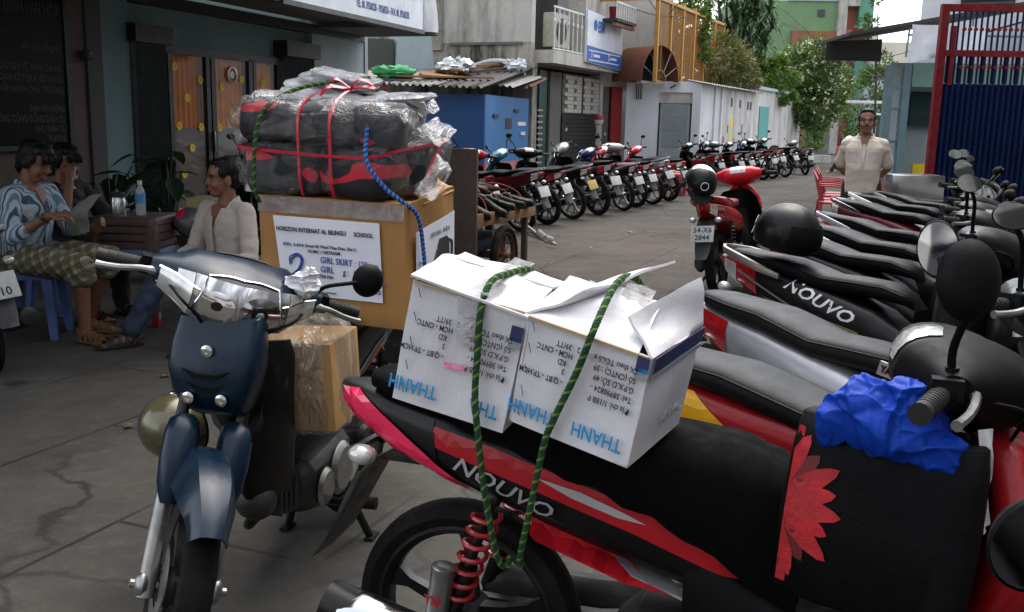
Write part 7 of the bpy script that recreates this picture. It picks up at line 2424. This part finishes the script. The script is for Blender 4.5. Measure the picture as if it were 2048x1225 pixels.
MB().lathe([(.05, .12), (.052, .125), (.052, .145), (.045, .152), (0, .152)], 24).build('lid', 'dull_metal', fk)
wbq = thing('water_bottle', 'clear water bottle with a blue label on the stacked stools', 'bottle', (-2.565, 6.70, TZ))
MB().lathe([(0, 0), (.03, 0), (.033, .008), (.033, .15), (.028, .175), (.014, .20), (.013, .215), (0, .215)], 20).build('bottle_body', 'bottle_plastic', wbq)
MB().lathe([(.0336, .085), (.0336, .15)], 20).build('bottle_label', 'bottle_label', wbq)
MB().lathe([(.015, .208), (.016, .21), (.016, .235), (0, .236)], 16).build('cap', 'white_graphic', wbq)
def armchair(name, label, m, group=None, h=.80):
    t = thing(name, label, 'chair', group=group)
    MB().loft([[Vector((x, y, z)) for x, y in ((-.21, -.21), (.22, -.23), (.22, .23), (-.21, .21))] for z in (.38, .41)]).build('seat', m, t, bevel=.012)
    def bk(u, v):
        y = u * (.225 + .02 * math.sin(PI * v))
        z = .42 + (h - .42) * v - .09 * u * u * v
        return Vector((-.20 - .10 * v + .05 * u * u, y, z))
    g = shell(bk, 10, 6, .012)
    g.build('backrest', m, t)
    for sg in (-1, 1):
        MB().loft([[Vector((x, sg * (.235 + a), z + b)) for a, b in ((-.02, 0), (.02, 0), (.02, .02), (-.02, .02))] for x, z in ((-.23, .62), (0, .62), (.17, .60), (.22, .55), (.22, .40))]).build('armrest', m, t, bevel=.004)
        for sx in (-1, 1):
            MB().loft([[Vector((sx * x + a, sg * (y + 0) + b, z)) for a, b in ((-q, -q), (q, -q), (q, q), (-q, q))] for x, y, z, q in ((.19, .20, .38, .026), (.235, .235, 0, .018))]).build('leg', m, t, bevel=.004)
    return t
ch = armchair('plastic_armchair', 'dull purple plastic armchair with a towel over its back', 'plastic_purple')
ch.location, ch.rotation_euler = (-2.18, 7.2, 0), (0, 0, RAD(-75))
tw = MB()
rows = []
for i in range(9):
    u = i / 8
    row = [Vector((-.315 - .012 * math.cos(v_ * 3) + .03 * (1 - v_) * 0, -.23 + .30 * u, .70 + .12 * math.sin(PI * min(1, v_ * 1.1)) - .05 * u * u)) for v_ in [q / 8 for q in range(9)]]
    row = [Vector((-.34 + .14 * v_, -.24 + .32 * u, .66 + .165 * math.sin(PI * (.15 + .7 * v_)) - .08 * (u - .5) ** 2)) for v_ in [q / 8 for q in range(9)]]
    rows.append(row + [p - Vector((0, 0, .006)) for p in reversed(row)])
tw.loft(rows)
to = tw.build('towel', 'towel', None, ang=60)
to.location, to.rotation_euler = ch.location, ch.rotation_euler
tag(to, 'olive towel draped over the purple armchair', 'towel')
h5, _r = helmet('helmet', 'grey and pink helmet lying on the purple armchair', 'grey_paint', .12)
h5.location, h5.rotation_euler = (-2.27, 6.86, .66), (RAD(30), RAD(25), RAD(40))
MB().lathe([(.122 * math.sin(RAD(a)), .126 * math.cos(RAD(a))) for a in range(50, 85, 8)], 30, Matrix.Diagonal((1.12, 1, 1, 1)), RAD(20), RAD(200)).build('pink_stripe', 'pink_lens', h5)
st1 = stool('plastic_stool', 'blue plastic stool under the man in the beige shirt', 'plastic_blue', .34, .36, .29)
st1.location, st1.rotation_euler = (-1.85, 6.30, 0), (0, 0, RAD(40))
st2 = stool('plastic_stool', 'blue plastic stool under the man in black', 'plastic_blue', .34, .40, .29)
st2.location, st2.rotation_euler = (-3.26, 6.94, 0), (0, 0, RAD(-20))
# potted plants by the pillar
leafmat('leaf_pot', (.02, .045, .018))
def plant(label, loc, n, h, L, w, seed):
    t = thing('potted_plant', label, 'plant', loc)
    MB().lathe([(0, 0), (.11, 0), (.15, .26), (.165, .27), (.165, .29), (.14, .29), (.13, .24), (0, .24)], 20).build('pot', 'pot_clay', t)
    rnd = random.Random(seed)
    sk = MB()
    for i in range(n):
        a = rnd.uniform(0, 2 * PI)
        rr = rnd.uniform(.05, .38)
        tip = Vector((math.cos(a) * rr, math.sin(a) * rr, rnd.uniform(.5, h)))
        sk.tube(bez([(0, 0, .22), (tip.x * .4, tip.y * .4, tip.z * .75), tip], 3), .006, 5)
        d = Vector((math.cos(a), math.sin(a), rnd.uniform(-.9, .2))).normalized()
        s_ = d.cross(Vector((0, 0, 1))).normalized()
        u = s_.cross(d)
        l_ = L * rnd.uniform(.7, 1.2)
        ww = w * rnd.uniform(.8, 1.1)
        V_ = []
        for q, k_ in ((0, .05), (.2, .8), (.45, 1), (.75, .65), (1, .02)):
            c = tip + d * l_ * q - Vector((0, 0, .25 * l_ * q * q))
            V_ += [c - s_ * ww * k_ / 2 + u * ww * .12 * k_, c, c + s_ * ww * k_ / 2 + u * ww * .12 * k_]
        lf = MB().add(V_, [(3 * j + e, 3 * j + e + 1, 3 * j + e + 4, 3 * j + e + 3) for j in range(4) for e in (0, 1)])
        lf.build('leaf', 'leaf_pot', t)
    sk.build('stem', 'leaf_pot', t)
    return t
plant('large dark broad-leaved plant in a pot behind the stacked stools', (-3.05, 8.6, 0), 26, 1.12, .24, .15, 3)
plant('second leafy potted plant nearer to the striped pillar', (-3.6, 8.7, 0), 22, 1.0, .26, .17, 5)
# ---------------------------------------------------------------- shoe cart
mat('old_wood', (.075, .055, .042), .85, bmp=.4, bscale=30, dirt=.4)
mat('shoe_leather', (.005, .005, .005), .5, dirt=.3, dirtcol=(.02, .018, .016), IOR=1.25)
mat('shoe_brown', (.025, .013, .008), .5, dirt=.3, dirtcol=(.02, .018, .016), IOR=1.25)
mat('rope_orange', (.32, .08, .03), .8)
mat('slipper_grey', (.22, .215, .2), .75, bmp=.2)
ca = thing('shoe_cart', 'low wooden shoe cart with a tall back board behind the brown carton', 'cart', (-.45, 8.75, 0), (0, 0, RAD(68)))
for k_ in range(5):
    bx((-.55, -.36 + k_ * .148, .60), (.75, -.22 + k_ * .148, .63), 'old_wood', 'deck_plank', ca, .004)
bx((-.58, -.39, .55), (.78, -.36, .66), 'plank', 'side_rail', ca, .004)
bx((-.58, .385, .55), (.78, .415, .66), 'plank', 'side_rail', ca, .004)
bx((-.62, -.40, .30), (-.585, .30, 1.20), 'old_wood', 'back_board', ca, .006)
for x_, y_ in ((.70, -.33), (.70, .36), (-.5, .36)):
    bx((x_, y_, 0), (x_ + .05, y_ + .05, .60), 'old_wood', 'leg', ca)
for y_ in (-.44, .46):
    w_ = MB()
    MW = Matrix.Translation((-.1, y_, .27)) @ Matrix.Rotation(PI / 2, 4, 'X')
    w_.lathe([(.21, -.025), (.24, -.035), (.265, -.02), (.27, 0), (.265, .02), (.24, .035), (.21, .025)], 36, MW)
    wo = w_.build('wheel', 'rubber', ca)
    r_ = MB()
    r_.lathe([(.212, -.02), (.195, -.02), (.195, .02), (.212, .02)], 36, MW)
    for q in range(9):
        r_.tube([MW @ Vector((0, 0, .0)), MW @ Vector((.2 * math.cos(2 * PI * q / 9), .2 * math.sin(2 * PI * q / 9), 0))], .006, 6)
    r_.tube([MW @ Vector((0, 0, -.05)), MW @ Vector((0, 0, .05))], .025, 10)
    r_.build('rim', 'rust_metal', wo)
bx((-.13, -.42, .24), (-.07, .44, .30), 'rust_metal', 'axle', ca)
bx((-.4, -.3, .3), (.5, .3, .42), 'jeans', 'lower_sack', ca, .05)
bx((-.30, -.41, .12), (-.02, -.405, .5), 'rust_metal', 'side_cloth', ca)
def shoe():
    k = MB()
    S_ = []
    for x, w, h, z in ((-.13, .02, .02, .03), (-.12, .034, .04, .04), (-.07, .036, .055, .055), (-.01, .034, .045, .05), (.05, .040, .032, .038), (.10, .044, .026, .030), (.135, .034, .022, .026), (.15, .015, .012, .02)):
        S_.append(sect((x, 0, z), w, h, 14, 2.6, 'X'))
    k.loft(S_)
    u = k.mesh('shoe_upper')
    s_ = MB().poly([(x, y, 0) for x, y in ((-.135, -.02), (-.06, -.034), (.05, -.038), (.11, -.046), (.155, -.02), (.155, .02), (.11, .046), (.05, .038), (-.06, .034), (-.135, .02))], (0, 0, .018)).mesh('shoe_sole', .003)
    c = MB().ell((-.075, 0, .10), (.05, .024, .02), 12, 6).mesh('shoe_opening')
    return u, s_, c
su, ss, sc__ = shoe()
rnd = random.Random(5)
pos_names = ['in the front row', 'in the middle row', 'in the back row', 'on the pile']
for r_ in range(4):
    for q in range(5):
        t = thing('shoe', ('dark shoe', 'dark shoe', 'dark shoe', 'dark shoe', 'dark shoe')[q] + ' ' + pos_names[r_] + ' of the cart, ' + ('next to the back board', 'second from the back board', 'in the middle of its row', 'second from the open end', 'at the open end')[q], 'shoe', group='shoes on the cart')
        lp = Vector((-.42 + q * .235 + rnd.uniform(-.03, .03), (-.27, -.06, .15, .04)[r_] + rnd.uniform(-.03, .03), .635 + (.12 if r_ == 3 else .0)))
        t.location = local(ca, lp)
        t.rotation_euler = (rnd.uniform(-.25, .25) + (.3 if r_ == 3 else 0), rnd.uniform(-.2, .2), RAD(68) - PI / 2 + rnd.uniform(-.5, .5))
        t.scale = (1.15, 1.3, 1.3)
        m = 'shoe_brown' if (r_ + q) % 5 == 0 else 'shoe_leather'
        o = obj('upper', su, None, t)
        if not su.materials: su.materials.append(M_('shoe_leather'))
        o.material_slots[0].link = 'OBJECT'
        o.material_slots[0].material = M_(m)
        if not ss.materials: ss.materials.append(M_('rubber'))
        obj('sole', ss, None, t)
        if not sc__.materials: sc__.materials.append(M_('frame_black'))
        obj('opening', sc__, None, t)
for i, x_ in enumerate((-.3, .02, .32, .55)):
    r_ = MB().tube(bez([local(ca, p) for p in [(x_, -.38, .60), (x_ + .03, -.28, .78), (x_ + .06, .0, .85), (x_ + .02, .25, .76), (x_, .4, .62)]], 6), .006, 6)
    tag(r_.build('cord', 'rope_orange', None), ('orange cord over the shoes, nearest the back board', 'orange cord over the shoes, second from the back board', 'orange cord over the shoes, third from the back board', 'orange cord over the shoes, at the open end of the cart')[i], 'cord', 'orange cords on the shoe cart')
def slipper(loc, rot, label):
    t = thing('slipper', label, 'slipper', loc, rot)
    MB().poly([(x, y, 0) for x, y in ((-.13, -.03), (-.10, -.04), (.03, -.042), (.10, -.052), (.15, -.035), (.165, 0), (.15, .035), (.10, .052), (.03, .042), (-.10, .04), (-.13, .03), (-.14, 0))], (0, 0, .022)).build('sole', 'slipper_grey', t, bevel=.005)
    MB().loft([[Vector((x, .05 * math.cos(a), .012 + .055 * math.sin(a))) for a in [PI * i / 8 for i in range(9)]] + [Vector((x, .045 * math.cos(a), .01 + .05 * math.sin(a))) for a in [PI * i / 8 for i in range(8, -1, -1)]] for x in (.02, .11)]).build('strap', 'slipper_grey', t)
    return t
slipper(local(ca, (.86, -.42, .31)), (RAD(10), RAD(20), RAD(10)), 'grey slipper hanging lower at the end of the shoe cart')
slipper(local(ca, (.84, -.36, .37)), (RAD(-8), RAD(35), RAD(-20)), 'grey slipper hanging higher at the end of the shoe cart')
tag(MB().tube([local(ca, (.80, -.38, .62)), local(ca, (.84, -.39, .36))], .005, 6).build('string', 'slipper_grey', None), 'grey string holding the slippers on the shoe cart', 'string')
# ---------------------------------------------------------------- red stools and chairs, steel box
for i, (xy, l_) in enumerate([((3.25, 20.2), 'red plastic stool nearest the left row of motorbikes'), ((3.6, 20.5), 'red plastic stool beside the red motorbike'), ((3.45, 21.1), 'red plastic stool behind the other red stools')]):
    s_ = stool('plastic_stool', l_, 'plastic_red', .36, .46, .28, 'red stools by the left row')
    s_.location, s_.rotation_euler = (*xy, 0), (0, 0, RAD(20 * i))
rc0 = None
for i, (xy, l_) in enumerate([((4.55, 13.9), 'red plastic chair nearest to the camera behind the right row'), ((4.72, 14.5), 'second red plastic chair from the front, beside the standing man'), ((5.0, 15.3), 'third red plastic chair from the front, beside the standing man'), ((5.2, 15.9), 'farthest red plastic chair beside the standing man')]):
    o = armchair('plastic_chair', l_, 'plastic_red', 'red chairs beside the standing man', .82) if rc0 is None else clone(rc0, label=l_)
    rc0 = rc0 or o
    o.location, o.rotation_euler = (*xy, 0), (0, 0, RAD(-15))
sb = thing('steel_box', 'shiny steel food box on legs behind the right row', 'box', (4.55, 11.4, 0), (0, 0, RAD(-5)))
bx((-.22, -.2, .66), (.36, .25, .92), 'steel', 'tank', sb, .01)
bx((-.26, -.24, .63), (.40, .29, .66), 'steel', 'shelf', sb, .004)
for x_ in (-.2, .32):
    for y_ in (-.18, .22):
        bx((x_, y_, 0), (x_ + .03, y_ + .03, .63), 'dull_metal', 'leg', sb)
# ---------------------------------------------------------------- litter on the lane
lr = random.Random(11)
lit = [((1.9, 8.9), 'white'), ((1.55, 13.0), 'white'), ((-1.9, 5.2), 'brown'), ((-1.2, 3.8), 'brown'), ((.35, 9.9), 'brown'), ((2.6, 12.2), 'white'), ((-1.75, 4.3), 'brown'), ((.9, 11.2), 'brown'), ((1.2, 9.2), 'brown'), ((-.4, 4.6), 'brown')]
lbl = ['white paper scrap on the lane left of the red scooter', 'white paper scrap near the left row of motorbikes', 'dry leaf on the pavement near the striped-shirt man', 'dry leaf left of the navy motorbike', 'dry leaf near the cart wheel', 'white paper scrap in the middle of the lane', 'dry leaf between the cafe and the navy motorbike', 'dry leaf in the reddish dust', 'dry leaf behind the white cartons', 'dry leaf beside the big carton']
for (xy, c_), l_ in zip(lit, lbl):
    s_ = .03 if c_ == 'white' else .022
    o = panel(((-s_, -s_, .004), (s_, -s_ * .7, .006), (s_ * .8, s_, .012), (-s_ * .9, s_ * .8, .005)), .0015, lr.uniform(0, 9), 4, .02).build('paper_scrap' if c_ == 'white' else 'dry_leaf', 'rag' if c_ == 'white' else 'sandal_brown', None)
    o.location = (*xy, .006)
    o.rotation_euler = (0, 0, lr.uniform(0, 6))
    tag(o, l_, 'litter')
